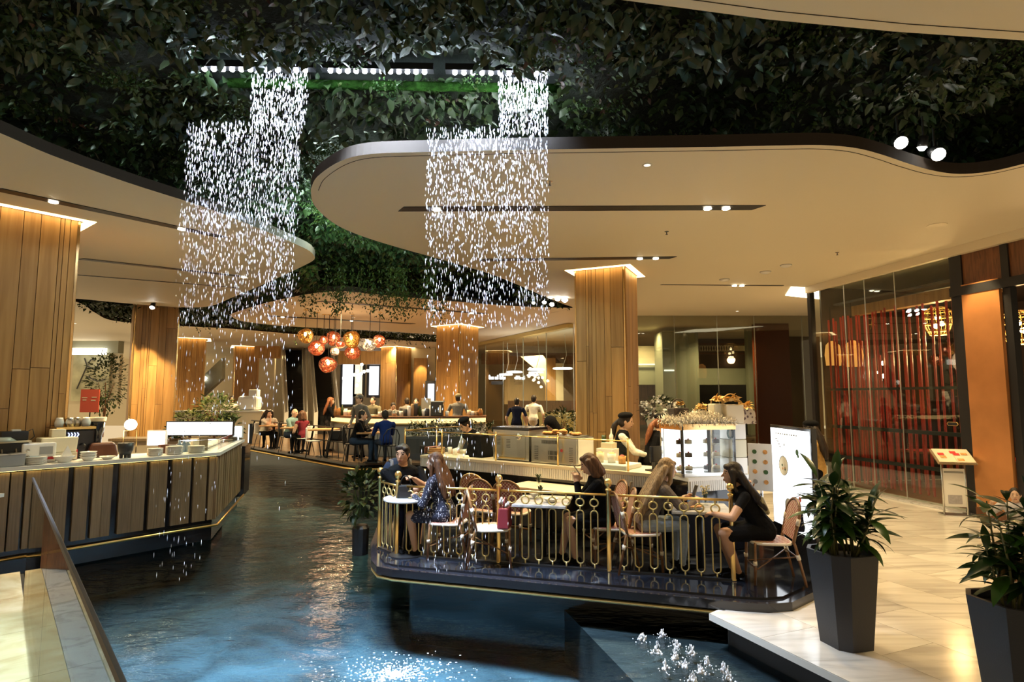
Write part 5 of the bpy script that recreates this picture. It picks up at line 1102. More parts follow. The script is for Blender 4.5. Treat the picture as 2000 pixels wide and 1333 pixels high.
# ---- dishes along the front edge
def stack(px, n, r, k, where):
    p = LX(px, n)
    for i in range(k): plate('white plate stacked ' + where, (p[0], p[1], LZ + i * .013), r, 'porcelain', 'plates stacked ' + where)
stack(82, .18, .125, 7, 'beside the bowl with the folded napkin'); stack(312, .17, .105, 8, 'right of the black mortar'); stack(349, .20, .12, 9, 'in the middle of the counter'); stack(391, .20, .12, 8, 'under the glass screen corner')
bowl('white bowl holding a folded napkin on the serving counter', LX(138, .17), .125, .085); 
nk = MB(); nk.add([(-.07, -.02, 0), (.07, -.02, 0), (.07, .05, 0), (-.07, .05, 0), (0, .0, .16)], [(3, 2, 1, 0), (0, 1, 4), (1, 2, 4), (2, 3, 4), (3, 0, 4)]); p = LX(143, .17, LZ + .06); tag(nk.build('napkin', 'white', None, False, p, LRZ), 'pointed white napkin standing in the bowl', 'napkin')
for i in range(3): p = LX(184, .17); bowl('white bowl in the small stack left of the mortar', (p[0], p[1], LZ + i * .03), .10, .06, group='bowls stacked left of the mortar')
bowl('shallow white dish just left of the mortar', LX(221, .16), .10, .045)
mo = thing('mortar', 'black stone mortar standing on short feet', 'mortar', LX(255, .17)); mat('basalt', (.02, .021, .022), .45, var=.4, vscale=40)
MB().lathe([(.001, .05), (.07, .05), (.09, .10), (.1, .21), (.085, .21), (.07, .1), (.001, .09)], 18, caps=False).build('bowl', 'basalt', mo, True)
for a in (0, 2.1, 4.2): MB().lathe([(.022, 0), (.026, .06)], 8, (.055 * math.cos(a), .055 * math.sin(a), 0)).build('foot', 'basalt', mo)
for px, lbl in ((12, 'grey steel food container at the near end of the counter'), (43, 'grey steel food container beside the plate stack')):
    t = thing('food_container', lbl, 'container', LX(px, .15), LRZ); MB().box((0, 0, .075), (.17, .16, .15), taper=1.06).build('tub', mat('tub_grey', (.33, .34, .34), .4), t, bevel=.01); MB().box((0, 0, .152), (.19, .18, .012)).build('rim', 'steel', t)
dp = thing('drink_dispenser', 'white countertop machine with red label and two knobs', 'machine', LX(84, .42), LRZ)
MB().box((0, 0, .13), (.36, .26, .26)).build('body', 'white_gloss', dp, bevel=.02); MB().box((.07, -.132, .16), (.14, .006, .1)).build('window', 'grey', dp); MB().box((.07, -.133, .06), (.17, .004, .035)).build('label', 'red', dp)
for z_ in (.17, .09): MB().lathe([(.02, 0), (.018, .025)], 10, (-.12, -.13, z_), Matrix.Rotation(R(90), 3, 'X')).build('knob', 'chrome', dp, True)
ob = thing('open_cabinet', 'open black cabinet box with hanging scoops', 'cabinet', LX(22, .48), LRZ); MB().box((0, 0, .14), (.42, .3, .28)).build('box', 'black', ob, bevel=.01); MB().box((0, -.01, .285), (.46, .34, .02)).build('shelf', 'cream', ob)
for x_ in (-.06, .08): MB().tube([(x_, -.16, .2), (x_ + .02, -.18, .05)], .008, 6).ell((x_ + .02, -.18, .04), .03, 8, 6).build('scoop', 'wood_pale', ob, True)
tr_p = thing('receipt_printer', 'small black printer with white paper on the shelf', 'printer', LX(36, .50, LZ + .296), LRZ); MB().box((0, 0, .06), (.28, .2, .12)).build('body', 'black', tr_p, bevel=.012); MB().box((.02, -.02, .125), (.09, .08, .03)).build('paper', 'white', tr_p)
MB().tube([(.13, 0, .1), (.2, .02, .14), (.22, 0, .04), (.18, 0, 0)], .006, 5).build('cable', 'black', tr_p, True)
tag(MB().prism([(-.12, -.05), (.05, -.1), (.14, .02), (.02, .1), (-.1, .08)], 0, .05, .5).build('plastic_bag', mat('film', (.5, .56, .5), .3, spec=.8), None, True, LX(18, .35, LZ + .296), LRZ), 'crumpled clear plastic bag on the shelf', 'bag')
cr_ = thing('storage_tub', 'large frosted plastic tub stacked on a tray behind the plates', 'tub', LX(122, .55), LRZ); MB().box((0, 0, .06), (.4, .3, .1)).build('tray', 'cream', cr_, bevel=.01); MB().box((0, 0, .21), (.38, .28, .2), taper=1.08).build('tub', mat('frosted', (.72, .66, .5), .4), cr_, bevel=.015); MB().box((0, .02, .36), (.16, .14, .12)).build('small_tub', 'frosted', cr_, bevel=.01)
tag(MB().box((0, 0, .07), (.1, .08, .14)).build('tin', 'red', None, False, LX(153, .5), LRZ, bevel=.008), 'red tin behind the napkin bowl', 'tin')
em = thing('espresso_machine', 'black espresso machine with glasses on top and blue chevron lights', 'machine', LX(150, .80), LRZ); MB().box((0, 0, .2), (.44, .36, .40)).build('body', 'black_gloss', em, bevel=.02); MB().box((0, 0, .42), (.46, .38, .03)).build('cup_rail', 'gold', em)
emis('blue_led', (.4, .5, 1.), 3.)
ar = MB()
for i in range(4): ar.add([(-.1 + i * .035, -.186, .36), (-.085 + i * .035, -.186, .36), (-.07 + i * .035, -.186, .33), (-.085 + i * .035, -.186, .30), (-.1 + i * .035, -.186, .30), (-.085 + i * .035, -.186, .33)], [(0, 5, 2, 1), (5, 4, 3, 2)])
ar.build('indicator', 'blue_led', em)
for i in range(2): MB().tube([(-.08 + .16 * i, -.2, .2), (-.08 + .16 * i, -.3, .18)], .014, 6).build('group_handle', 'black', em, True)
mat('metal_jug', (.55, .53, .48), .25, metal=.9)
for i, (x_, y_, m_, lb_) in enumerate(((-.16, 0, 'porcelain', 'white jar on the espresso machine'), (-.04, -.02, 'metal_jug', 'steel jug in the middle of the espresso machine top'), (.06, .04, 'metal_jug', 'second steel jug on the espresso machine'), (.15, -.02, 'porcelain', 'pale cup pile on the espresso machine'))):
    q = Matrix.Rotation(LRZ, 3, 'Z') @ Vector((x_, y_, .435)); p = em.location + q; o = MB().lathe([(.001, 0), (.05, 0), (.058, .06), (.045, .11), (.04, .13), (.03, .12), (.001, .1)], 12, caps=False).build('jug', m_, None, True, tuple(p)); tag(o, lb_, 'jug')
cg = thing('coffee_grinder', 'tall black coffee grinder beside the espresso machine', 'grinder', LX(197, .85), LRZ); MB().lathe([(.09, 0), (.09, .1), (.06, .12), (.07, .3), (.09, .36), (.1, .48), (.1, .5)], 14).build('body', 'black_gloss', cg, True); MB().lathe([(.11, .5), (.115, .55), (.11, .56)], 14).build('lid', 'cream', cg, True)
tag(MB().prism([(-.2, -.1), (.2, -.1), (.24, .1), (-.16, .12)], 0, .2, .25).build('leather_bag', mat('leather', (.10, .03, .012), .4), None, False, LX(207, .60), LRZ, bevel=.03), 'brown leather bag lying behind the mortar', 'bag')
tag(MB().lathe([(.06, 0), (.065, .12), (.055, .12)], 14).build('cup_stack', 'grey', None, True, LX(227, .80, LZ + .02)), 'grey cup stack beside the globe lamp', 'cup')
emis('globe', (1, .93, .78), 5)
gp = LX(262, .95); gl = thing('globe_lamp', 'round white globe lamp on a thin brass frame', 'lamp', gp, LRZ)
MB().tube([(-.09, 0, 0), (-.09, 0, .34), (.09, 0, .34), (.09, 0, 0)], .006, 6).build('frame', 'gold', gl, True); MB().ell((0, 0, .43), .085, 20, 14).build('globe', 'globe', gl, True); MB().tube([(-.03, 0, .50), (-.03, 0, .56)], .008, 6).build('stem', 'gold', gl, True)
point('globe_light', (gp[0], gp[1] - .12, LZ + .43), 6, WARM, .08)
# ---- screens, boxes and glasses near the lit sign
gs = thing('corner_screen', 'low glass screen round the corner of the serving counter', 'screen', LX(412, .05), LRZ)
g0 = Vector(LX(372, .05)); g1 = lb + lv * .12 - lvn * .05 + ln * .02; g2 = lc_ - lvn * .05
for a, b_ in ((g0, g1), (g1, g2)): child_world(MB().slab(a, b_, b_ + Vector((0, 0, .19)), a + Vector((0, 0, .19)), .006).build('glass_pane', 'glass_clear'), gs)
child_world(MB().slab(g0 + Vector((0, 0, .19)), g1 + Vector((0, 0, .19)), g1 - lvn * .25 + Vector((0, 0, .19)), g0 + ln * .25 + Vector((0, 0, .19)), .006).build('top_pane', 'glass_clear'), gs)
for i, (px, n_, sx, sz, m_, lb_) in enumerate(((328, .5, .12, .13, 'leather', 'brown box left of the blue bottles'), (343, .52, .13, .12, 'dark_grey', 'dark box left of the blue bottles'), (388, .5, .1, .2, 'cream', 'cream paper bag behind the plates'), (402, .5, .14, .22, 'wood_pale', 'kraft paper bag behind the plates'))):
    tag(MB().box((0, 0, sz / 2), (sx, .1, sz)).build('box' if i < 2 else 'paper_bag', m_, None, False, LX(px, n_), LRZ, bevel=.006), lb_, 'box' if i < 2 else 'bag')
mat('blue_glass', (.22, .30, .38), .1, spec=.8)
for i, px in enumerate((358, 367, 374)): tag(MB().lathe([(.001, 0), (.04, 0), (.042, .1), (.018, .15), (.018, .19), (.012, .19)], 12, caps=False).build('bottle', 'blue_glass', None, True, LX(px, .48 + .03 * (i % 2))), ('squat blue glass bottle beside the dark box', 'blue glass bottle between two others', 'blue glass bottle beside the cream paper bag')[i], 'bottle', 'blue glass bottles')
for i in range(7): p = lb + lv * (.45 + i * .33) - lvn * .35; bowl('white tray-like dish in the row along the counter side', (p.x, p.y, LZ), .13, .06, group='dishes along the counter side')
# ---- back counter of the booth, lit sign, plants
bw = thing('booth_back', 'brown booth partition with a pale shelf board in front of the broad column', 'partition', LX(40, 1.25, 0), LRZ); MB().box((-.55, 0, .72), (2.0, .06, 1.4)).build('panel', 'wood', bw); MB().box((-.5, -.06, 1.50), (2.15, .16, .07)).build('shelf', 'white', bw); MB().box((.12, -.145, 1.5), (.02, .01, .06)).build('bracket', 'dark_grey', bw)
bkc = thing('rear_counter', 'pale rear counter of the serving booth', 'counter', tuple(A(345, 850, 11.6) * Vector((1, 1, 0)) if False else (A(345, 850, 11.6).x, 11.6, 0)), R(4)); MB().box((0, 0, .5), (2.1, .5, 1.0)).build('base', 'cream', bkc); MB().box((0, 0, 1.03), (2.2, .6, .05)).build('worktop', 'wood_pale', bkc)
emis('sign_bright', (.93, .97, 1.), 2.4)
def lit_sign(label, px0, px1, py0, py1, D, frame=True, rz=0., name='illuminated_sign', letters=0):
    a, b_ = A(px0, py1, D), A(px1, py0, D); w_, h_ = b_.x - a.x, b_.z - a.z; t = thing(name, label, 'sign', ((a.x + b_.x) / 2, D, a.z), rz)
    MB().box((0, .03, h_ / 2), (w_, .06, h_)).build('frame', 'black_metal' if frame else 'white', t); MB().box((0, -.004, h_ / 2), (w_ - .04, .008, h_ - .04)).build('light_face', 'sign_bright', t)
    for i in range(letters): MB().tube([(w_ * .26 + i * .06 + .014 * math.cos(q), -.010, h_ * .45 + .018 * math.sin(q)) for q in [k * math.pi / 4 for k in range(8)]], .003, 4, closed=True).build('letter', 'grey', t)
    return t
lit_sign('wide white illuminated sign in a black frame on the rear counter', 325, 455, 823, 852, 11.2, True, R(3), letters=5)
lit_sign('bright white display panel left of the wide illuminated sign', 287, 324, 841, 872, 10.6, False, R(8)); lit_sign('small glowing white box at the far end of the serving counter', 455, 474, 832, 856, 11.8, False, R(10)); lit_sign('small tilted white screen beside the far railing', 482, 490, 828, 867, 12.2, True, R(-50))
def bush(name, label, loc, h0, rx, rz_, nl, L, lm_='leaf_small', trunk=True):
    t = thing(name, label, 'plant', loc); mb = MB()
    for i in range(nl):
        v = Vector((random.gauss(0, 1), random.gauss(0, 1), random.gauss(0, 1))).normalized() * random.uniform(.55, 1.) ; p = Vector((v.x * rx, v.y * rx, h0 + v.z * rz_)); mb.leaf(p, v + Vector((random.gauss(0, .4), random.gauss(0, .4), .2)), (random.gauss(0, .4), random.gauss(0, .4), 1), L * random.uniform(.7, 1.2), L * .45)
    mb.build('foliage', lm_, t)
    if trunk:
        mb = MB()
        for i in range(4): mb.tube([(0, 0, 0), (random.uniform(-.05, .05), 0, h0 * .5), (random.uniform(-.4, .4) * rx, random.uniform(-.4, .4) * rx, h0)], [.025, .02, .01], 6)
        mb.build('trunk', 'wood_dark', t)
    return t
leafmat('leaf_yellow_green', (.05, .10, .02), (.22, .22, .06), .5)  # yellow-green foliage of the small trees
p = A(420, 826, 11.5); bush('bonsai_tree', 'bushy small tree with yellow-green leaves behind the illuminated sign', (p.x, 11.5, 1.06), .52, .40, .30, 520, .09, 'leaf_yellow_green')
p = A(372, 826, 11.6); bush('bonsai_tree', 'smaller flat-topped tree behind the illuminated sign', (p.x, 11.6, 1.06), .38, .28, .12, 260, .08, 'leaf_yellow_green')
p = A(347, 826, 11.4); bush('low_plant', 'low dark plant at the left end of the illuminated sign', (p.x, 11.4, 1.06), .12, .18, .1, 120, .1, 'leaf_small', False)
p = A(486, 830, 13.0); bush('low_plant', 'dark spiky plant at the far end of the serving counter', (p.x - .1, 12.2, .85), .35, .28, .25, 160, .16, 'leaf_small', True)
# brown plinth on the terrace, partly in view
pl = thing('terrace_plinth', 'dark brown plinth box standing on the terrace at the picture edge', 'plinth', tuple(G(-80, 1145, ZF))); MB().box((-.12, .1, .42), (.36, .5, .84)).build('body', 'wood_dark', pl, bevel=.01); MB().box((-.12, .1, .86), (.4, .54, .04)).build('top', 'white', pl)
# ================================================================== FAR BAR DECK
def AZ(px, D, z=ZB): return Vector(((px - 1000) / F * D * 1.0, D, z))
def AX(px, D, z=ZB):
    p = A(px, HY + (EYE - z) * F / D, D); return Vector((p.x, D, z))
# slanted black railing on the deck edge
fr_ = thing('deck_railing', 'black railing with slanted posts along the far deck edge', 'railing', tuple(far[1]))
e0, e1, e2 = far[0], far[1], far[3]
def edge(t): return e0.lerp(e1, t) if t <= 1 else e1.lerp(e2, t - 1)
for i in range(9):
    p = edge(i / 6) + Vector((0, .12, 0)); q = edge(i / 6 + .045) + Vector((0, .12, .82)); child_world(MB().tube([p, q], .028, 6).build('post', 'black_metal'), fr_)
for z_ in (.82, .45): child_world(MB().tube([edge(t) + Vector((0, .12, z_)) for t in (0, .5, 1, 1.5)], .016, 6).build('rail', 'black_metal'), fr_)
# wire chairs and small tables
def side_chair(label, loc, rz, m='black_metal', shell=None):
    t = thing('wire_chair', label, 'chair', loc, rz, 'chairs on the far deck'); MB().lathe([(.001, .44), (.2, .44), (.21, .46), (.001, .465)], 14, caps=False).build('seat', shell or m, t)
    for sx, sy in ((-1, -1), (1, -1), (1, 1), (-1, 1)): MB().tube([(sx * .13, sy * .13, .44), (sx * .2, sy * .2, 0)], .011, 5).build('leg', m, t)
    if shell: MB().prism([(-.2, -.21), (.2, -.21), (.19, -.18), (-.19, -.18)], .46, .80, -.05).build('backrest', shell, t, bevel=.01)
    else:
        MB().tube([(-.2, -.17, .45), (-.2, -.22, .7), (-.12, -.25, .84), (0, -.26, .88), (.12, -.25, .84), (.2, -.22, .7), (.2, -.17, .45)], .012, 6).build('back_frame', m, t, True)
        for x_ in (-.12, -.04, .04, .12): MB().tube([(x_, -.18, .45), (x_, -.24, .84)], .007, 5).build('spindle', m, t)
    return t
def bistro(label, loc, top='table_wood', r=.34):
    t = thing('bistro_table', label, 'table', loc); MB().box((0, 0, .73), (r * 2, r * 2, .04)).build('table_top', top, t, bevel=.006); MB().tube([(0, 0, 0), (0, 0, .72)], .03, 8).build('pedestal', 'black_metal', t, True); MB().lathe([(.22, 0), (.2, .02)], 14).build('base', 'black_metal', t)
bistro('wooden bistro table of the two girls far back', AX(534, 18.6)); bistro('wooden bistro table before the bald man', AX(577, 17.2)); bistro('empty wooden bistro table right of the maroon-dressed woman', AX(632, 16.3)); bistro('wooden bistro table between the two men in dark shirts', AX(728, 14.9)); 
for i, (px, D, fx, fy, sh, lbl) in enumerate(((513, 18.9, 1, 0, 'white', 'pale shell chair under the girl at the far table'), (560, 17.6, 1, .2, None, 'wire chair under the bald man'), (594, 16.9, -1, .2, 'white', 'pale shell chair under the maroon-dressed woman'), (612, 15.9, 1, .3, 'white', 'empty white shell chair nearest the deck edge'), (655, 16.0, -1, .2, None, 'empty wire chair holding a black bag'), (688, 14.9, 1, .1, None, 'wire chair under the man in the dark shirt'), (757, 14.4, -.6, .9, None, 'dark spindle chair under the man in blue'), (742, 15.3, 0, -1, None, 'dark spindle chair across from the man in blue'), (708, 15.6, .2, -1, None, 'round-backed chair at the middle deck table'))):
    side_chair(lbl, tuple(AX(px, D)), face(fx, fy), 'black_metal', sh)
p = AX(657, 15.95); tag(MB().box((0, 0, .13), (.34, .18, .26), taper=.9).build('shoulder_bag', 'black', None, False, (p.x, p.y, ZB + .47), bevel=.03), 'black bag lying on the empty wire chair', 'bag')
def at(px, D): p = AX(px, D); return (p.x, p.y, ZB)
FP_ = dict(voxel=.013)
person('girl with long hair in a white top lifting a drink at the far table', at(513, 18.8), face(1, -.3), 'sit', .97, lean=8, top='cl_white', legs='cl_black', hair='long', rh=(.05, .3, 1.0), lh=(-.1, .36, .78), sleeve=.4, **FP_)
person('girl with dark hair leaning in behind the far table', at(527, 19.4), face(.2, -1), 'sit', .98, lean=18, top='cl_white', legs='cl_black', hair='bobl', sleeve=.4, **FP_)
person('bald man in a pale teal shirt seated at the far deck table', at(563, 17.6), face(1, -.25), 'sit', 1.02, lean=10, fem=False, w=1.12, top='cl_teal', legs='cl_denim', hair='bald', hairm='hair_grey', sleeve=.5, lh=(-.1, .4, .76), rh=(.1, .4, .76), head=(0, -6, 0), **FP_)
person('woman with a brown bob in a maroon sleeveless top', at(592, 16.9), face(-.8, .6), 'sit', .98, lean=6, top='cl_maroon', sleeve=.1, legs='cl_black', hair='bob', hairm='hair_brown', **FP_)
person('standing woman in black with striped trousers and long hair', at(637, 17.8), face(.9, .3), 'stand', .98, top='cl_black', legs='cl_stripes', hair='long', hairm='hair_auburn', rh=(.15, .38, 1.1), lh=(-.1, .36, 1.05), **FP_)
person('man in a grey jumper and flat cap standing before the bar', at(704, 15.9), face(-.5, -.8), 'stand', 1.03, fem=False, top='cl_grey', legs='cl_navy', hair='short', hat='cap', hatm='cl_grey', **FP_)
person('man in a dark shirt seated sideways at the deck table', at(690, 14.9), face(1, .1), 'sit', 1.04, fem=False, w=1.12, lean=14, top='cl_black', legs='cl_denim', hair='short', lh=(-.1, .42, .78), rh=(.1, .42, .78), **FP_)
person('man in a bright blue shirt seated with his back turned', at(753, 14.5), face(-.5, .9), 'sit', 1.04, fem=False, lean=6, top='cl_blue', legs='cl_denim', hair='short', lh=(-.1, .42, .78), rh=(.1, .42, .78), **FP_)
SB = dict(fem=False, hair='short', voxel=.013, rh=(.12, .36, 1.08), lh=(-.12, .36, 1.08))
person('barista in an apron over a pale shirt behind the bar end', at(728, 18.1), face(-.1, -1), 'stand', .99, top='cl_olive', legs='cl_black', **SB)
person('barista in a grey shirt bending low behind the glasses', at(762, 18.0), face(.4, -.9), 'stand', .93, top='cl_grey', legs='cl_black', lean=30, head=(0, -25, 0), **SB)
person('barista with a grey hood seen from behind at the bar', at(794, 18.4), face(-.3, .95), 'stand', .97, top='cl_grey', legs='cl_black', **SB)
person('dark-haired barista half hidden behind the cup towers', at(812, 18.8), face(0, -1), 'stand', .96, top='cl_black', legs='cl_black', **SB)
person('barista in a grey tee and cap with his back turned', at(893, 17.6), face(.15, 1), 'stand', 1.04, top='cl_grey', sleeve=.5, legs='cl_black', w=1.1, hat='cap', hatm='cl_olive', fem=False, hair='short', voxel=.013)
person('man in a navy shirt behind the cafe ovens', at(1009, 17.0), face(.1, .9), 'stand', .97, top='cl_navy', sleeve=.5, legs='cl_black', fem=False, hair='short', voxel=.013)
person('man in a white tee walking away behind the cafe ovens', at(1042, 18.0), face(.2, .9), 'stand', 1.02, top='cl_white', sleeve=.5, legs='cl_black', fem=False, hair='short', voxel=.013)
person('cook in a white jacket at the pale counter behind the small trees', at(447, 22.0), face(.6, -.7), 'stand', 1.0, top='cl_white', legs='cl_black', fem=False, hair='short', voxel=.014)
# ---- curved bar
bp0 = [AX(640, 18.2), AX(668, 17.1), AX(705, 16.5), AX(760, 16.3), AX(830, 16.4), AX(900, 16.6), AX(948, 17.2)]
bpts = smooth_path(bp0, 4); bar_ = thing('coffee_bar', 'curved coffee bar with dark wood top and glowing ledge', 'bar', tuple(bpts[len(bpts) // 2]))
def ribbon(pts, y0, y1, z0, z1):
    mb = MB(); n = len(pts)
    V = []
    for p in pts: V += [(p.x, p.y + y0, z0), (p.x, p.y + y0, z1), (p.x, p.y + y1, z1), (p.x, p.y + y1, z0)]
    Fq = []
    for i in range(n - 1):
        for k in range(4): Fq.append((i * 4 + k, i * 4 + (k + 1) % 4, (i + 1) * 4 + (k + 1) % 4, (i + 1) * 4 + k))
    Fq += [(3, 2, 1, 0), tuple((n - 1) * 4 + k for k in range(4))]; return mb.add(V, Fq)
emis('bar_glow', (1, .66, .25), 1.6)
for nm, (a, b_, c, d), m_ in (('bar_top', (-.08, .55, 1.24, 1.30), 'wood_dark'), ('glow_ledge', (.0, .1, 1.12, 1.235), 'bar_glow'), ('ledge', (-.03, .5, 1.08, 1.115), 'gold_dull'), ('front_panel', (.06, .45, ZB, 1.08), 'grey')): child_world(ribbon(bpts, a, b_, c, d).build(nm, m_), bar_)
mat('amber', (.35, .16, .05), .15, spec=.8); mat('kraft', (.42, .27, .13), .7)
bn = 0
for i, (px, kind, h_) in enumerate(((655, 'b', .28), (662, 'j', .22), (668, 'b', .3), (675, 'j', .2), (682, 'c', .16), (690, 'b', .3), (783, 'c', .14), (792, 'k', .2), (799, 'k', .28), (806, 'k', .34), (812, 'k', .36), (820, 'b', .3), (827, 'c', .18), (834, 'k', .22), (842, 'k', .3), (873, 'c', .14), (916, 'c', .16), (923, 'k', .12), (930, 'k', .12), (938, 'j', .2), (700, 'k', .24), (742, 'c', .12), (748, 'c', .14), (770, 'j', .16))):
    D = 16.75 if 690 < px < 900 else 17.3; p = AX(px, D, 1.30); knd = {'b': ('bottle', [(.001, 0), (.05, 0), (.05, .6), (.02, .8), (.018, 1.), (.001, 1.)], ['amber', 'blue_glass', 'leaf_small']), 'j': ('jar', [(.001, 0), (.07, 0), (.075, .7), (.05, .85), (.05, 1.), (.001, 1.)], ['porcelain', 'amber', 'metal_jug']), 'c': ('cup', [(.001, 0), (.045, 0), (.06, 1.), (.05, 1.), (.04, .1), (.001, .1)], ['porcelain', 'cream', 'cream']), 'k': ('canister', [(.001, 0), (.06, 0), (.06, .95), (.045, 1.), (.001, 1.)], ['kraft', 'dark_grey', 'white'])}[kind]
    pos = ('between the standing woman and the cap man' if px < 710 else 'before the barista in the apron' if px < 780 else 'in the tall row left of the espresso machine' if px < 850 else 'near the barista in the grey tee')
    tag(MB().lathe([(r_, z_ * h_) for r_, z_ in knd[1]], 10, caps=False).build(knd[0], knd[2][i % 3], None, True, tuple(p)), '%s on the coffee bar %s' % (knd[0], pos), knd[0], knd[0] + 's on the coffee bar ' + pos)
bm2 = thing('bar_espresso_machine', 'dark espresso machine on the curved bar', 'machine', tuple(AX(854, 16.8, 1.30))); MB().box((0, 0, .2), (.34, .3, .4)).build('body', 'black_gloss', bm2, bevel=.02); MB().box((0, -.02, .41), (.4, .34, .03)).build('top', 'steel', bm2); MB().box((.1, -.155, .2), (.05, .01, .2)).build('panel', 'chrome', bm2)
sg = thing('bar_sign_stand', 'pale menu card on a stand at the bar', 'sign', tuple(AX(832, 17.4, 1.30))); MB().box((0, 0, .32), (.28, .02, .36)).build('card', 'cream', sg); MB().tube([(0, .02, 0), (0, .02, .3)], .01, 6).build('stand', 'gold', sg)
hb_ = thing('planter_hedge', 'low green hedge planter in front of the coffee bar', 'plant', tuple(AX(880, 15.6))); mb = MB()
for i in range(500): mb.leaf((random.uniform(-1.1, 1.1), random.uniform(-.15, .15), random.uniform(.55, .95)), (random.gauss(0, 1), random.gauss(0, 1), 1), (0, 0, 1), .13, .05)
mb.build('foliage', 'leaf_small', hb_); MB().box((0, 0, .3), (2.3, .3, .6)).build('box', 'dark_grey', hb_)
# ---- copper pendants
def shell_mat(name, c, em_):
    m = bpy.data.materials.new(name); m.use_nodes = True; nt = m.node_tree; L = nt.links; b = nt.nodes['Principled BSDF']; b.inputs['Base Color'].default_value = tuple(c) + (1,); b.inputs['Metallic'].default_value = 1.; b.inputs['Roughness'].default_value = .16
    tc = _n(nt, 'ShaderNodeTexCoord'); nz = _n(nt, 'ShaderNodeTexNoise'); nz.inputs['Scale'].default_value = 9; L.new(tc.outputs['Object'], nz.inputs['Vector']); bp = _n(nt, 'ShaderNodeBump'); bp.inputs['Strength'].default_value = 1.; bp.inputs['Distance'].default_value = .08; L.new(nz.outputs[0], bp.inputs['Height']); L.new(bp.outputs[0], b.inputs['Normal'])
    tr = _n(nt, 'ShaderNodeBsdfTransparent'); tr.inputs[0].default_value = tuple(c) + (1,); mx = _n(nt, 'ShaderNodeMixShader'); mx.inputs[0].default_value = .42; L.new(b.outputs[0], mx.inputs[1]); L.new(tr.outputs[0], mx.inputs[2]); L.new(mx.outputs[0], nt.nodes['Material Output'].inputs[0]); M[name] = m
shell_mat('copper_shell', (.95, .50, .36), 1); shell_mat('gold_shell', (.85, .60, .25), 1); shell_mat('chrome_shell', (.8, .78, .75), 1); emis('bulb', (1, .85, .6), 14)
for i, (px, py, r_, m_, lbl) in enumerate(((596, 657, 15, 'gold', 'outermost gold pendant at the start of the cluster'), (618, 680, 16, 'copper', 'large low copper pendant beside the outermost gold one'), (632, 665, 9, 'copper', 'small copper pendant half hidden by its larger neighbour'), (652, 662, 15, 'copper', 'large copper pendant at the top of the cluster'), (665, 674, 8, 'copper', 'small copper pendant behind the gold one'), (654, 686, 9, 'chrome', 'small silver pendant under the top copper one'), (686, 664, 16, 'gold', 'large gold pendant in the middle of the cluster'), (688, 689, 15.5, 'copper', 'copper pendant hanging just below the middle gold one'), (722, 674, 13.5, 'chrome', 'silver teardrop pendant near the end of the cluster'), (741, 667, 12.5, 'copper', 'last copper pendant beside the silver teardrop'), (641, 713, 16, 'copper', 'lowest copper pendant of the cluster'))):
    D = 17.2 + (i % 4) * .5; p = A(px, py, D); r_ = r_ * D / F; t = thing('pendant_lamp', lbl, 'lamp', tuple(p), 0, 'melted-glass pendants over the far deck'); mb = MB(); mb.ell((0, 0, 0), (r_, r_, r_ * random.uniform(.9, 1.08)), 20, 14)
    mb.v = [tuple(Vector(v) * (1 + .07 * math.sin(v[0] * 14 / r_ * .2 + i) + .06 * math.sin(v[2] * 3 / r_ + i * 2))) for v in mb.v]; mb.build('shade', m_ + '_shell', t, True); MB().ell((0, 0, r_ * .25), (r_ * .2, r_ * .2, r_ * .3), 10, 8).build('bulb', 'bulb', t, True)
    MB().tube([(0, 0, r_ * .9), (0, 0, HC - p.z)], .010, 5).build('cord', 'black', t); MB().lathe([(.07, -.02), (.07, 0)], 12, (0, 0, HC - p.z)).build('ceiling_rose', 'gold', t)
point('pendant_glow', tuple(A(665, 690, 17.6)), 40, (1, .6, .3), .5)
# ---- escalators
def escalator(label, pxa, pxb, pxa2, pxb2, D0, D1):
    a0, b0, a1, b1 = AX(pxa, D0), AX(pxb, D0), AX(pxa2, D1, HC), AX(pxb2, D1, HC); a1.z = b1.z = HC + .3
    t = thing('escalator', label, 'escalator', tuple((a0 + b0) / 2)); N_ = 24
    for i in range(N_):
        u0, u1 = i / N_, (i + 1) / N_; l, r_, l2, r2 = a0.lerp(a1, u0), b0.lerp(b1, u0), a0.lerp(a1, u1), b0.lerp(b1, u1)
        mb = MB().add([l, r_, (r_.x, r_.y, r2.z), (l.x, l.y, l2.z), (l2.x, l2.y, l2.z), (r2.x, r2.y, r2.z), (l2.x, l2.y, l.z), (r2.x, r2.y, r_.z)], [(0, 1, 2, 3), (3, 2, 5, 4), (0, 3, 4, 6), (1, 7, 5, 2)]); child_world(mb.build('step', 'black'), t)
    for p, q, s in ((a0, a1, -1), (b0, b1, 1)):
        o_ = Vector((s * .18, 0, 0)); k = Vector((0, 0, .95)); child_world(MB().add([p, q, q + k, p + k, p + o_, q + o_, q + o_ + k, p + o_ + k], [(0, 1, 2, 3), (7, 6, 5, 4), (3, 2, 6, 7), (0, 3, 7, 4), (1, 5, 6, 2)]).build('balustrade', 'white_gloss', None), t); child_world(MB().tube([p + k + o_ * .5, q + k + o_ * .5], .06, 6).build('handrail', 'steel'), t)
    return t
escalator('dark escalator on the near side of the pair rising through the ceiling', 562, 592, 553, 588, 26, 33); escalator('dark escalator on the shop side of the pair rising through the ceiling', 620, 655, 606, 641, 26, 33)
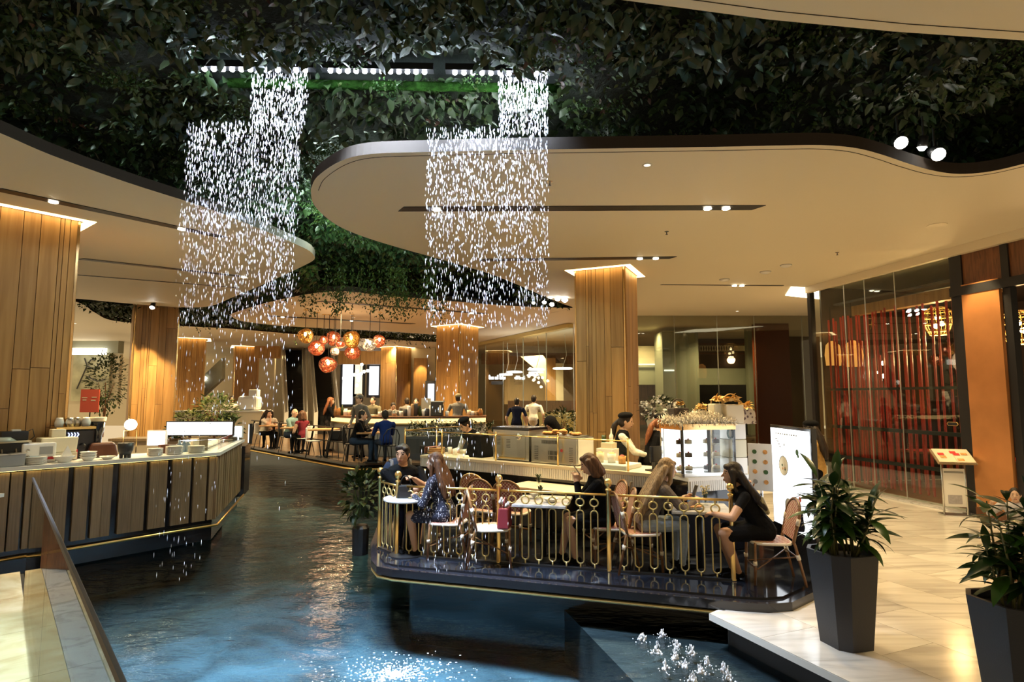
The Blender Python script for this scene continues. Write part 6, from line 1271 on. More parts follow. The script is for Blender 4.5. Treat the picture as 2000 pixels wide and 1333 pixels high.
# ---- back walls and shops
mat('cream_wall', (.70, .62, .45), .7); mat('green_grey', (.32, .34, .27), .6); emis('shop_white', (.95, .95, 1.), 1.6); emis('shop_warm', (1, .8, .5), 1.2); emis('cove_white', (1, .92, .75), 2.6)
struct(MB().box((-8, 40, 2.2), (60, .2, 4.6)).build('wall_back', 'cream_wall'))
def wbox(px0, px1, py0, py1, D, th, m_, name='wall_panel', z0=None, st=True):
    a, b_ = A(px0, py1, D), A(px1, py0, D); za = a.z if z0 is None else z0; o = MB().box(((a.x + b_.x) / 2, D + th / 2, (za + b_.z) / 2), (b_.x - a.x, th, b_.z - za)).build(name, m_)
    return struct(o) if st else o
wbox(500, 536, 700, 855, 30, .2, 'cream_wall', 'wall_shop', ZB); wbox(496, 545, 673, 700, 29.8, .3, 'wood', 'trim_1'); wbox(660, 745, 686, 712, 31, .3, 'wood', 'trim_2'); wbox(797, 850, 678, 850, 31, .2, 'cream_wall', 'wall_niche', ZB)
nb_ = wbox(806, 834, 700, 850, 30.6, .2, 'wood', 'wall_niche_panel', ZB); p = A(820, 690, 30.0); spot('niche_spot', (p.x, 30.2, 4.0), 220, (p.x, 30.6, 1.5), WARM, 55, .4, .05)
for (a, b_, c, d, D, m_, nm, lbl) in ((670, 690, 712, 790, 34, 'shop_white', 'shop_window', 'pale shop window right of the escalators'), (694, 708, 712, 770, 34, 'shop_warm', 'shop_window', 'warm framed shop picture window'), (722, 740, 716, 772, 34, 'shop_white', 'shop_window', 'bright white shop doorway left of the oak column'), (836, 848, 750, 800, 30.5, 'shop_white', 'poster_display', 'white poster grid beside the niche')):
    t = thing(nm, lbl, 'window', tuple(A((a + b_) / 2, d, D))); child_world(MB().box(((A(a, c, D).x + A(b_, c, D).x) / 2, D, (A(a, c, D).z + A(a, d, D).z) / 2), (A(b_, c, D).x - A(a, c, D).x, .05, A(a, c, D).z - A(a, d, D).z)).build('lit_pane', m_), t)
    child_world(MB().box(((A(a, c, D).x + A(b_, c, D).x) / 2, D + .06, (A(a, c, D).z + A(a, d, D).z) / 2), (A(b_, c, D).x - A(a, c, D).x + .3, .05, A(a, c, D).z - A(a, d, D).z + .3)).build('frame', 'dark_grey'), t)
wbox(655, 748, 690, 850, 34.1, .1, 'cream_wall', 'wall_shopfront', ZB)
p = A(703, 735, 29); ch = thing('chandelier', 'cluster of small glass bulbs hanging in the far shop', 'lamp', tuple(p))
for i in range(14): MB().ell((random.gauss(0, .3), random.gauss(0, .2), random.gauss(0, .25)), .08, 8, 6).build('bulb', 'bulb', ch, True)
MB().tube([(0, 0, 0), (0, 0, 1.3)], .01, 5).build('cord', 'black', ch)
# left recess: art wall, tree, banner, bulkhead light
wbox(135, 232, 660, 690, 27, .4, 'green_grey', 'trim_3'); wbox(138, 205, 680, 693, 26.8, .15, 'cove_white', 'trim_light', st=True); wbox(130, 235, 692, 790, 27.5, .2, 'cream_wall', 'wall_art')
art = thing('wall_art', 'large pale wall picture with dark branch lines', 'picture', tuple(A(175, 760, 27.2)));  child_world(MB().box(tuple(A(178, 735, 27.3)), (1.7, .05, 2.3)).build('canvas', mat('art_paint', (.55, .55, .38), .8, var=.4, vscale=1.2)), art)
for q in (((150, 760), (170, 715), (165, 700)), ((170, 715), (185, 722), (200, 705)), ((168, 735), (190, 745), (205, 742)), ((172, 710), (178, 703), (186, 704))): child_world(MB().tube([A(x_, y_, 27.2) for x_, y_ in q], .03, 5).build('branch_line', 'dark_grey'), art)
p = A(203, 815, 24); bush('potted_tree', 'tall dark leafy tree between the oak columns', (p.x, 24, ZB), 2.2, .75, 1.3, 700, .16, 'leaf_small')
bn_ = thing('banner', 'red banner stand with pale lettering behind the espresso machine', 'banner', tuple(AX(168, 15.5)));  MB().box((0, 0, 1.52), (.48, .03, .60)).build('cloth', mat('banner_red', (.62, .09, .05), .6), bn_); MB().tube([(0, .03, 0), (0, .03, 1.85)], .015, 6).build('stand', 'black_metal', bn_); MB().box((0, 0, .01), (.4, .25, .02)).build('foot', 'black_metal', bn_)
for x_, z_, w_ in ((-.13, 1.60, .14), (.12, 1.61, .13), (-.13, 1.54, .1), (.1, 1.53, .12)): MB().box((x_, -.018, z_), (w_, .004, .025)).build('lettering', 'cream', bn_)
for px, py in ((155, 770), (195, 765), (203, 763)): pass
# diagonal escalator far left and pale booth in front of it
es = thing('side_escalator', 'diagonal escalator side with a lit handrail far behind the small trees', 'escalator', tuple(AX(410, 27))); child_world(MB().slab(A(385, 790, 27), A(440, 740, 27), A(440, 700, 27), A(385, 752, 27), .3).build('side_panel', 'green_grey'), es); child_world(MB().tube([A(384, 757, 26.6), A(402, 737, 26.6)], .09, 6).build('lit_handrail', 'cove_white'), es)
kb = thing('pastry_booth', 'cream booth counter behind the small trees', 'counter', tuple(AX(435, 21))); MB().box((0, 0, .55), (3.0, .8, 1.1)).build('base', 'cream', kb); MB().box((0, 0, 1.12), (3.1, .9, .05)).build('worktop', 'white', kb); MB().box((.9, 0, 1.4), (.7, .5, .5)).build('coffee_maker', 'white', kb, bevel=.1); MB().box((1.05, 0, 1.75), (.3, .3, .25)).build('hopper', 'white', kb, bevel=.03)
# ---- glass restaurant behind (left of the tall column)
gA, gB, gC = AX(930, 29, ZB), AX(948, 27.5, ZB), AX(1122, 20.5, ZB)
rw = thing('restaurant_front', 'glass restaurant front with a pale top beam left of the tall column', 'glass wall', tuple(gB))
gp_ = [gA, gB] + [gB.lerp(gC, t) for t in (.25, .5, .75, 1.)]
for a, b_ in zip(gp_[:-1], gp_[1:]):
    k = Vector((0, 0, HC - .15 - ZB)); child_world(MB().slab(a, b_, b_ + k, a + k, .02).build('glass_pane', 'glass'), rw); child_world(MB().slab(a + k, b_ + k, b_ + k + Vector((0, 0, .14)), a + k + Vector((0, 0, .14)), .25).build('top_beam', 'gold_dull'), rw)
    child_world(MB().tube([b_, b_ + k], .02, 5).build('joint', 'steel'), rw)
wbox(985, 1130, 712, 790, 30, .2, 'wood_pale', 'wall_restaurant'); wbox(992, 1130, 783, 806, 27, .3, 'wood_dark', 'trim_4'); wbox(992, 1130, 806, 850, 26.6, .3, 'gold_dull', 'wall_booth', ZB); wbox(1066, 1085, 700, 800, 28, .2, 'wood', 'wall_restaurant_post'); wbox(1086, 1100, 710, 790, 28, .1, 'cream_wall', 'wall_restaurant_pale'); wbox(940, 1130, 690, 712, 30.5, .2, 'wood_dark', 'trim_5')
sh_ = thing('hanging_panel', 'pale angular panel hanging in the restaurant', 'panel', tuple(A(1045, 700, 25.5))); child_world(MB().add([A(1017, 697, 25.5), A(1060, 694, 25.5), A(1068, 704, 25.5), A(1068, 756, 25.5), A(1050, 725, 25.5), A(1017, 697, 25.7), A(1060, 694, 25.7), A(1068, 704, 25.7), A(1068, 756, 25.7), A(1050, 725, 25.7)], [(4, 3, 2, 1, 0), (5, 6, 7, 8, 9), (0, 1, 6, 5), (1, 2, 7, 6), (2, 3, 8, 7), (3, 4, 9, 8), (4, 0, 5, 9)]).build('panel', 'cream'), sh_)
emis('tube_white', (1, .96, .88), 6)
for i, (px, py, w_, D) in enumerate(((988, 732, 26, 24), (1005, 727, 30, 23.6), (1047, 722, 33, 23), (1099, 720, 38, 22.4))):
    t = thing('ring_pendant', ('flat round pendant lamp beside the neon script', 'second flat round pendant lamp from the neon script', 'third flat round pendant lamp from the neon script', 'flat round pendant lamp next to the tall column')[i], 'lamp', tuple(A(px, py, D)), 0, 'flat pendants in the glass restaurant'); r_ = w_ / 2 * D / F; MB().lathe([(.001, .03), (r_ * .9, .03), (r_, .01), (r_, -.02), (r_ * .97, -.03), (.001, -.03)], 24, caps=False).build('disc', 'tube_white', t, True); MB().tube([(0, 0, .03), (r_ * .4, 0, .5), (r_ * .2, 0, 1.3)], .012, 5).build('cable', 'steel', t)
ne = thing('neon_script', 'white neon lettering on a dark plate in the restaurant', 'sign', tuple(A(971, 741, 25))); emis('neon', (.95, .97, 1), 9)
p = A(971, 742, 25); 
for i, ch_ in enumerate('drip and Tokyo'):
    if ch_ == ' ': continue
    x_ = -.34 + i * .05; hgt = .10 if ch_.islower() else .17
    if ch_ in 'dkT': hgt = .17
    MB().tube([(x_, 0, 0), (x_ + .005, 0, hgt), (x_ + .03, 0, hgt * .9), (x_ + .035, 0, hgt * .45), (x_ + .01, 0, hgt * .3), (x_ + .04, 0, 0)], .009, 4).build('letter', 'neon', ne)
MB().box((.0, .08, -.16), (.5, .05, .14)).build('plate', 'dark_grey', ne)
p = AX(1098, 15.6); bush('hedge_plant', 'green shrub beside the tall column base', (p.x, 15.6, ZB), 1.0, .45, .3, 260, .12, 'leaf_small')
# ---- darker glass hall right of the tall column
HB = 21.0
hg = thing('hall_glass_front', 'tall glass wall right of the oak column with faint joints', 'glass wall', tuple(AX(1400, 18.5)))
for a, b_ in ((1236, 1323), (1323, 1408), (1408, 1482), (1482, 1577), (1577, 1600)):
    D = 18.5; p, q = AX(a, D), AX(b_, D); k = Vector((0, 0, HC - ZB)); child_world(MB().slab(p, q, q + k, p + k, .02).build('glass_pane', 'glass_dim'), hg); child_world(MB().tube([q, q + k], .015, 5).build('joint', 'steel'), hg)
mat('hall_brown', (.10, .06, .03), .6); mat('hall_red', (.16, .035, .012), .35)
for (a, b_, c, d, D, th, m_, nm) in ((1236, 1300, 676, 712, 23, .3, 'cream_wall', 'wall_hall_upper'), (1236, 1300, 713, 752, 22.8, .3, 'green_grey', 'wall_hall_lower'), (1236, 1300, 752, 830, 23.4, .2, 'wood_dark', 'wall_hall_shelf'), (1298, 1363, 648, 860, 21.5, 1.2, 'green_grey', 'wall_hall_column'), (1360, 1470, 720, 752, 22.35, .3, 'green_grey', 'trim_balcony'), (1360, 1470, 752, 850, 24, .2, 'black', 'wall_hall_dark'), (1467, 1484, 640, 850, 22, .3, 'green_grey', 'wall_hall_post'), (1484, 1540, 630, 880, 20.5, .3, 'hall_red', 'wall_hall_red'), (1540, 1600, 640, 850, 25, .2, 'hall_brown', 'wall_hall_side'), (1360, 1470, 640, 720, 26, .2, 'hall_brown', 'wall_hall_back')): wbox(a, b_, c, d, D, th, m_, nm)
lt = thing('lattice_parapet', 'pale lattice parapet on the hall balcony', 'railing', tuple(A(1390, 690, 22.5))); lx0, lx1 = A(1362, 685, 22.5).x, A(1432, 685, 22.5).x; lz = A(1362, 681, 22.5).z
for i in range(14):
    x_ = lx0 + (i + .5) * (lx1 - lx0) / 14; child_world(MB().tube([(x_ + .05 * math.cos(q), 22.5, lz + .12 * math.sin(q)) for q in [k * math.pi / 3 for k in range(6)]], .018, 4, closed=True).build('lattice_cell', 'cream'), lt)
child_world(MB().box(((lx0 + A(1467, 685, 22.5).x) / 2, 22.5, lz + .17), (A(1467, 685, 22.5).x - lx0, .06, .05)).build('top_rail', 'wood_dark'), lt); child_world(MB().box(((lx0 + A(1467, 685, 22.5).x) / 2, 22.5, lz - .2), (A(1467, 685, 22.5).x - lx0, .06, .05)).build('bottom_rail', 'wood_dark'), lt); child_world(MB().box(((A(1434, 685, 22.5).x + A(1467, 685, 22.5).x) / 2, 22.5, lz), (A(1467, 685, 22.5).x - A(1434, 685, 22.5).x, .05, .2)).build('pale_panel', 'cream'), lt)
for x_ in (lx0 + .05, A(1465, 685, 22.5).x): child_world(MB().box((x_, 22.5, lz - .35), (.05, .05, .9)).build('post', 'wood_dark'), lt)
lp_ = A(1267, 712, 22.7); tag(MB().box(tuple(lp_), (1.2, .04, .05)).build('light_strip', 'cove_white'), 'glowing light strip on the pale hall wall', 'lamp'); tag(MB().box(tuple(A(1307, 724, 21.47)), (.36, .04, .05)).build('light_strip', 'cove_white'), 'short bright light strip on the pale hall column', 'lamp')
# ================================================================== RIGHT: GLASS SHOP WITH RED RODS
F0, F1 = Vector((7.0, 13.5, ZF)), Vector((7.65, 10.0, ZF)); fu = (F1 - F0).normalized(); fn = Vector((-fu.y, fu.x, 0))
if fn.x < 0: fn = -fn
FL = (F1 - F0).length
def FQ(s, n, z=ZF): p = F0 + fu * s + fn * n; return Vector((p.x, p.y, z))
def FS(px, n=0.):
    k = (px - 1000) / F; p = F0 + fn * n; return (k * p.y - p.x) / (fu.x - k * fu.y)
sf = thing('shop_front', 'black-framed glass shop front with a cream head trim', 'shop front', tuple(F0)); FZ = HC - .10
def put(o, t=sf): return child_world(o, t)
fr_px = [1590, 1656, 1697, 1757, 1876]
for a, b_ in zip(fr_px[:-1], fr_px[1:]):
    s0, s1 = FS(a) + .008, FS(b_) - .008; put(MB().slab(FQ(s0, 0, ZF + .02), FQ(s1, 0, ZF + .02), FQ(s1, 0, FZ - .05), FQ(s0, 0, FZ - .05), .012).build('glass_pane', 'glass')); put(MB().tube([FQ(s1 + .008, 0, ZF), FQ(s1 + .008, 0, FZ)], .010, 5).build('joint', 'steel'))
put(MB().slab(FQ(-.1, -.04, FZ - .05), FQ(FL + 4, -.04, FZ - .05), FQ(FL + 4, -.04, HC - .002), FQ(-.1, -.04, HC - .002), .1).build('head_trim', 'cream'))
for px, w_ in ((1590, .10), (1885, .22), (1984, .12)):
    s = FS(px); p = FQ(s, 0, (ZF + FZ) / 2); put(MB().box(tuple(p), (w_, .12, FZ - ZF - .06), math.atan2(fu.y, fu.x)).build('post', 'black_metal'))
put(MB().slab(FQ(FS(1876), -.02, FZ - .75), FQ(FL + 4, -.02, FZ - .75), FQ(FL + 4, -.02, FZ - .6), FQ(FS(1876), -.02, FZ - .6), .1).build('transom', 'black_metal')); put(MB().slab(FQ(FS(1876), .0, FZ - .6), FQ(FL + 4, .0, FZ - .6), FQ(FL + 4, .0, FZ - .05), FQ(FS(1876), .0, FZ - .05), .03).build('upper_panel', 'wood_dark'))
put(MB().slab(FQ(0, -.16, ZF + .001), FQ(FS(1876), -.16, ZF + .001), FQ(FS(1876), .2, ZF + .001), FQ(0, .2, ZF + .001), .03).build('sill', 'marble_white'))
mat('copper_panel', (.55, .24, .085), .42, metal=.6, var=.12, vscale=2)
cp = thing('copper_door', 'tall copper-coloured door panel at the shop entrance', 'door', tuple(FQ(FS(1937), -.03))); child_world(MB().slab(FQ(FS(1899), -.05), FQ(FS(1974), -.05), FQ(FS(1974), -.05, 3.72), FQ(FS(1899), -.05, 3.72), .06).build('panel', 'copper_panel'), cp); child_world(MB().slab(FQ(FS(1899), -.06), FQ(FS(1974), -.06), FQ(FS(1974), -.06, .06), FQ(FS(1899), -.06, .06), .07).build('kick_plate', 'wood_dark'), cp)
pp = FQ(FS(1945), -.55, HC - .1); spot('door_spot', tuple(pp), 260, tuple(FQ(FS(1940), -.03, 2.6)), WARM, 50, .6, .05)
# interior
struct(MB().slab(FQ(.05, .22, ZF), FQ(FL + 5, .22, ZF), FQ(FL + 5, 4.2, ZF), FQ(.05, 4.2, ZF), .012).build('floor_shop', 'wood_dark'))
mat('shop_dark', (.022, .013, .009), .6)
sbk = struct(MB().slab(FQ(-.2, 4.2, ZF), FQ(FL + 5, 4.2, ZF), FQ(FL + 5, 4.2, HC), FQ(-.2, 4.2, HC), .1).build('wall_shop_back', 'shop_dark')); struct(MB().slab(FQ(-.2, .3, ZF), FQ(-.2, 4.2, ZF), FQ(-.2, 4.2, HC), FQ(-.2, .3, HC), .05).build('wall_shop_side', 'shop_dark'))
struct(MB().slab(FQ(.0, .5, FZ - .35), FQ(FL + 5, .5, FZ - .35), FQ(FL + 5, 4.2, FZ - .35), FQ(.0, 4.2, FZ - .35), .05).build('ceiling_shop', 'shop_dark'))
bmx = MB().slab(FQ(.3, .9, FZ - .62), FQ(FL, 1.0, FZ - .62), FQ(FL, 1.0, FZ - .40), FQ(.3, .9, FZ - .40), .2).build('timber_beam', 'wood'); tag(bmx, 'heavy timber beam above the red rods', 'beam')
mat('red_rod', (.30, .018, .010), .35, coat=.3)
rs = thing('rod_screen', 'screen of vertical red lacquered rods behind the shop glass', 'screen', tuple(FQ(.5, .7)))
rod = MB().tube([(0, 0, 0), (0, 0, 1)], .022, 7).mesh('rod'); rod.materials.append(M['red_rod'])
s_ = .10; i = 0
while s_ < FL - .05:
    o = inst('rod', rod, None, tuple(FQ(s_, .27 + .03 * (i % 2), ZF + .12)), sc=(1, 1, FZ - .62 - ZF - .15 - random.uniform(0, .12))); child_world(o, rs); s_ += .115 + (.04 if s_ > 1.8 else 0); i += 1
s_ = .2
while s_ < 2.2:
    o = inst('rod', rod, None, tuple(FQ(s_, .75, ZF + .12)), sc=(1.2, 1.2, random.uniform(2.6, 3.1))); child_world(o, rs); s_ += .16
for z_ in (1.15, 1.95 - 1.45): child_world(MB().slab(FQ(.05, .22, z_), FQ(FL, .22, z_), FQ(FL, .22, z_ + .07), FQ(.05, .22, z_ + .07), .04).build('cross_rail', 'black_metal'), rs)
child_world(MB().slab(FQ(.05, .22, 1.98), FQ(FL, .22, 1.98), FQ(FL, .22, 2.03), FQ(.05, .22, 2.03), .04).build('cross_rail', 'black_metal'), rs)
mat('cane', (.55, .36, .12), .6); emis('lantern_bulb', (1, .72, .35), 26)
for px, py, n_, lbl in ((1692, 632, 1.6, 'woven basket lantern behind the red rods'), (1838, 628, 1.5, 'large woven basket lantern nearest the copper door'), (1996, 640, 1.0, 'woven basket lantern at the picture edge beyond the copper door')):
    s = FS(px, n_); p = FQ(s, n_, 0); D = p.y; z_ = A(px, py, D).z; t = thing('basket_lantern', lbl, 'lamp', (p.x, p.y, z_), 0, 'basket lanterns in the shop'); prof = [(.14, .28), (.24, .20), (.26, .08), (.24, -.06), (.19, -.2), (.15, -.28)]
    for r_, zz in prof: MB().tube([(r_ * math.cos(a), r_ * math.sin(a), zz) for a in [k * math.pi / 9 for k in range(18)]], .012, 5, closed=True).build('hoop', 'cane', t)
    for k in range(18): a = k * math.pi / 9; MB().tube([(r_ * math.cos(a), r_ * math.sin(a), zz) for r_, zz in prof], .006, 4).build('cane', 'cane', t)
    for dx, dz in ((0, .08), (.08, -.05), (-.05, -.1)): MB().ell((dx, 0, dz), .05, 10, 8).build('bulb', 'lantern_bulb', t, True)
    MB().tube([(0, 0, .28), (0, 0, max(.3, FZ - .352 - z_))], .008, 4).build('cord', 'black', t); point('lantern_light', (p.x, p.y, z_ - .35), 70, (1, .6, .25), .15)
# glowing bell lamps and small lights inside, tables with red cloth
for px, py in ((1627, 690), (1668, 690)):
    s = FS(px, .52); p = FQ(s, .52, 0); z_ = A(px, py, p.y).z; t = thing('bell_lamp', 'amber fibre lamp hanging behind the rods %s' % ('nearest the corner post' if px < 1650 else 'left of the basket lantern'), 'lamp', (p.x, p.y, z_)); MB().lathe([(.05, .28), (.16, .18), (.2, -.05), (.17, -.3)], 14, caps=False).build('shade', mat('amber_shade', (.6, .25, .06), .7, emit=(1, .45, .1), es=.5) if 'amber_shade' not in M else 'amber_shade', t, True); MB().tube([(0, 0, .28), (0, 0, FZ - .352 - z_)], .01, 4).build('cord', 'black', t)
for i, (px, py) in enumerate(((1725, 710), (1725, 735), (1745, 742), (1712, 728))):
    s = FS(px, 1.6); p = FQ(s, 1.6, 0); zz = A(px, py, p.y).z; o = thing('bulb_lamp', 'bare round bulb glowing deep inside the shop', 'lamp', (p.x, p.y, zz), 0, 'bare bulbs inside the shop'); MB().ell((0, 0, 0), .05 if i < 2 else .03, 10, 8).build('bulb', 'bulb', o, True); MB().tube([(0, 0, .03), (0, 0, FZ - .352 - zz)], .006, 4).build('cord', 'black', o)
emis('cool_glow', (.75, .8, 1.), 1.1)
for px, w_ in ((1700, .12), (1733, .10)): q = FS(px, 4.0); p = FQ(q, 4.09, 1.65); child_world(MB().box(tuple(p), (w_, .05, .9), math.atan2(fu.y, fu.x)).build('window_slit', 'cool_glow'), sbk)
for i, (s, n_) in enumerate(((.7, 2.0), (1.7, 2.3), (2.6, 2.0), (3.4, 2.3))):
    t = thing('dining_table', 'dark dining table with red cloth inside the shop, number %s from the corner post' % ('one', 'two', 'three', 'four')[i], 'table', tuple(FQ(s, n_)), math.atan2(fu.y, fu.x)); MB().box((0, 0, .74), (.8, .7, .04)).build('table_top', 'wood_dark', t); MB().box((0, 0, .77), (.5, .72, .01)).build('runner', 'red', t)
    for sx in (-1, 1):
        for sy in (-1, 1): MB().tube([(sx * .35, sy * .3, 0), (sx * .35, sy * .3, .72)], .03, 6).build('leg', 'wood_dark', t)
    for k in range(3): q = FQ(s - .2 + k * .2, n_ - .2, ZF + .775); cup('wine glass on the shop tables', tuple(q), .03, .14, 'glass_clear', 'glasses on the shop tables')
# white ceiling cove at the shop corner
cvp = [G(1534, 577, HC), G(1545, 560, HC), G(1640, 566, HC), G(1660, 590, HC)]; cw = [xy(p) for p in cvp]
tag(MB().prism(cw, HC - .012, HC - .004).build('ceiling_light_box', emis('cove_bright', (1, .88, .6), 5), None), 'bright trapezoid light box in the ceiling at the shop corner', 'lamp')
ex = thing('arrow_sticker', 'yellow and black arrow sticker on the shop glass', 'sticker', tuple(FQ(FS(1857), -.03, 1.38)), math.atan2(fu.y, fu.x))
MB().prism([(-.09, -.035), (.07, -.035), (.10, 0), (.07, .035), (-.09, .035), (-.12, 0)], 0, .004).build('plate', 'gold', ex).rotation_euler = (R(90), 0, 0); MB().prism([(-.08, -.026), (.066, -.026), (.087, 0), (.066, .026), (-.08, .026), (-.105, 0)], .004, .006).build('print', 'black', ex).rotation_euler = (R(90), 0, 0)
# menu stand
ms = thing('menu_stand', 'floor stand with an open menu book in front of the shop glass', 'stand', tuple(FQ(FS(1848, -.35), -.35)), R(-14))
for s in (-1, 1): MB().tube([(s * .17, 0, 0), (s * .17, 0, .92)], .014, 6).build('leg', 'steel', ms, True)
MB().box((0, .005, .45), (.32, .012, .62)).build('panel', 'white', ms); MB().box((0, -.004, .70), (.28, .004, .03)).build('lettering', 'print_grey2', ms); MB().box((0, -.004, .26), (.2, .004, .14)).build('note', 'cl_palegrey', ms); MB().box((0, 0, .01), (.42, .28, .02)).build('foot', 'steel', ms)
tl2 = Matrix.Rotation(R(32), 3, 'X'); MB().box((0, -.02, .95), (.56, .38, .02), mtx=tl2).build('book_rest', 'wood_pale', ms)
for s in (-1, 1): MB().box((s * .13, -.03, .972), (.255, .35, .016), mtx=tl2).build('page', 'cream', ms)
for k in range(6): q = tl2 @ Vector((random.uniform(-.2, .2), random.uniform(-.13, .13), .010)) + Vector((0, -.03, .975)); MB().box(tuple(q), (.09, .06, .002), mtx=tl2).build('menu_picture', 'bread' if k % 2 else 'red', ms)
# child
p = G(1996, 1140, ZF); person('small child in a pale grey shirt and dark trousers reaching out', (p.x + .02, p.y, ZF), face(-.9, -.5), 'stand', .60, top='cl_palegrey', legs='cl_denim', hair='short', fem=False, skin='skin_b', voxel=.0095, rh=(.22, .42, 1.36), lh=(-.18, .1, .95), rpole=(.5, -.3, -1), head=(20, 0, 0), shoes='wood_dark', w=1.15)
# ---- planters with lance-leaved plants
mat('planter_grey', (.030, .030, .037), .45, bump=.08, bscale=120)
leafmat('leaf_lance', (.012, .04, .010), (.05, .10, .02), .32)
lmesh = []
for k in range(3):
    mb = MB(); N_ = 7; W = [.02, .55, .9, 1., .85, .5, .02]; dr = (.35, .7, 1.1)[k]
    for i in range(N_):
        t_ = i / (N_ - 1); x_ = t_ * math.cos(dr * t_ * .6); z_ = -dr * .42 * t_ * t_; w_ = W[i] * .13; mb.v += [(x_, -w_, z_ + .03 * W[i]), (x_, 0, z_), (x_, w_, z_ + .03 * W[i])]
    mb.f = [f for i in range(N_ - 1) for f in ((i * 3, i * 3 + 3, i * 3 + 4, i * 3 + 1), (i * 3 + 1, i * 3 + 4, i * 3 + 5, i * 3 + 2))]; mb.m = [0] * len(mb.f); me = mb.mesh('leaf'); me.materials.append(mat('lance_%d' % k, (.012 + .006 * k, .038 + .014 * k, .008), .30, rand=.4)); me.polygons.foreach_set('use_smooth', [True] * len(me.polygons)); lmesh.append(me)
def planter(label, loc, rz, seed, nst, hmax):
    rnd = random.Random(seed); t = thing('planter', label, 'planter', loc, rz)
    def octo(h): c_ = h * .42; return [(-h + c_, -h), (h - c_, -h), (h, -h + c_), (h, h - c_), (h - c_, h), (-h + c_, h), (-h, h - c_), (-h, -h + c_)]
    mb = MB(); a, b_ = octo(.165), octo(.225); H_ = .72; n = 8; ci = octo(.20)
    mb.add([(x_, y_, 0) for x_, y_ in a] + [(x_, y_, H_) for x_, y_ in b_] + [(x_, y_, H_) for x_, y_ in ci] + [(x_, y_, H_ - .06) for x_, y_ in ci], [tuple(range(7, -1, -1))] + [(i, (i + 1) % n, n + (i + 1) % n, n + i) for i in range(n)] + [(n + i, n + (i + 1) % n, 2 * n + (i + 1) % n, 2 * n + i) for i in range(n)] + [(2 * n + i, 2 * n + (i + 1) % n, 3 * n + (i + 1) % n, 3 * n + i) for i in range(n)]); mb.build('pot', 'planter_grey', t)
    MB().prism(octo(.198), H_ - .10, H_ - .05).build('soil', 'soil', t)
    pl_ = thing('lance_leaf_plant', label.replace('faceted grey planter', 'lance-leaved green plant') , 'plant', (loc[0], loc[1], loc[2] + H_ - .05), rz)
    for k in range(nst):
        a = rnd.uniform(0, 6.28); r_ = rnd.uniform(.02, .13); hh = hmax * rnd.uniform(.45, 1.); b0 = Vector((r_ * math.cos(a), r_ * math.sin(a), 0)); tp_ = b0 + Vector((rnd.uniform(-.10, .10) + .5 * b0.x, rnd.uniform(-.1, .1) + .5 * b0.y, hh)); md = b0.lerp(tp_, .5) + Vector((rnd.uniform(-.02, .02), 0, 0))
        MB().tube([b0, md, tp_], [.008, .007, .004], 5).build('stem', mat('stem_green', (.12, .12, .04), .5) if 'stem_green' not in M else 'stem_green', pl_, True)
        nl = rnd.randint(13, 17)
        for j in range(nl):
            u = .35 + .65 * (j + 1) / nl; p = b0.lerp(tp_, u); an = a + j * 2.4 + rnd.uniform(-.3, .3); el = rnd.uniform(-.25, .45) + (1.0 if j == nl - 1 else .5 * (u - .5)); L_ = rnd.uniform(.17, .30)
            inst('leaf', lmesh[rnd.randint(0, 2)], pl_, tuple(p), (rnd.uniform(-.3, .3), -el, an), (L_, L_, L_))
    return t
q = G(1668, 1268, ZF); planter('faceted grey planter standing alone on the stone floor', (q.x, q.y + .1, ZF), R(14), 3, 17, .62)
planter('faceted grey planter cut by the picture edge', (3.08, 3.72, ZF), R(8), 11, 17, .66)
# ---- water jets and splashing foam
mat('foam', (.86, .88, .94), .35, spec=.8)
jets = ((1255, 1252), (1293, 1246), (1283, 1277), (1321, 1266), (1318, 1288), (1350, 1280), (1338, 1306), (1381, 1300), (1369, 1318), (1414, 1314), (1300, 1310), (1424, 1332), (1352, 1335))
for i, (px, py) in enumerate(jets):
    p = G(px, py, ZW); mb = MB(); h_ = random.uniform(.06, .10)
    for k in range(26): u = random.random(); mb.ell((random.gauss(0, .012 * (1.6 - u)), random.gauss(0, .012 * (1.6 - u)), u * h_), (.008 * (1.3 - u), .008 * (1.3 - u), .014), 6, 4)
    for k in range(14): a = random.uniform(0, 6.28); r_ = random.uniform(.03, .09); mb.ell((r_ * math.cos(a), r_ * math.sin(a), random.uniform(0, .015)), random.uniform(.003, .007), 5, 4)
    tag(mb.build('water_jet', 'foam', None, True, (p.x, p.y, ZW)), 'small white water jet bubbling over the dark submerged ledge', 'fountain', 'bubbling water jets')
mb = MB()
for i in range(700):
    a = random.uniform(0, 6.28); r_ = abs(random.gauss(0, .5)); p = G(770 + 150 * r_ * math.cos(a), 1318 + 42 * r_ * math.sin(a), ZW); mb.ell((p.x, p.y, ZW + random.uniform(-.002, .008)), (random.uniform(.004, .012), random.uniform(.003, .007), .004), 5, 4)
tag(mb.build('splash_foam', 'foam', None, True), 'bright patch of splashing foam on the pool where the drops land', 'water', None, 'stuff')
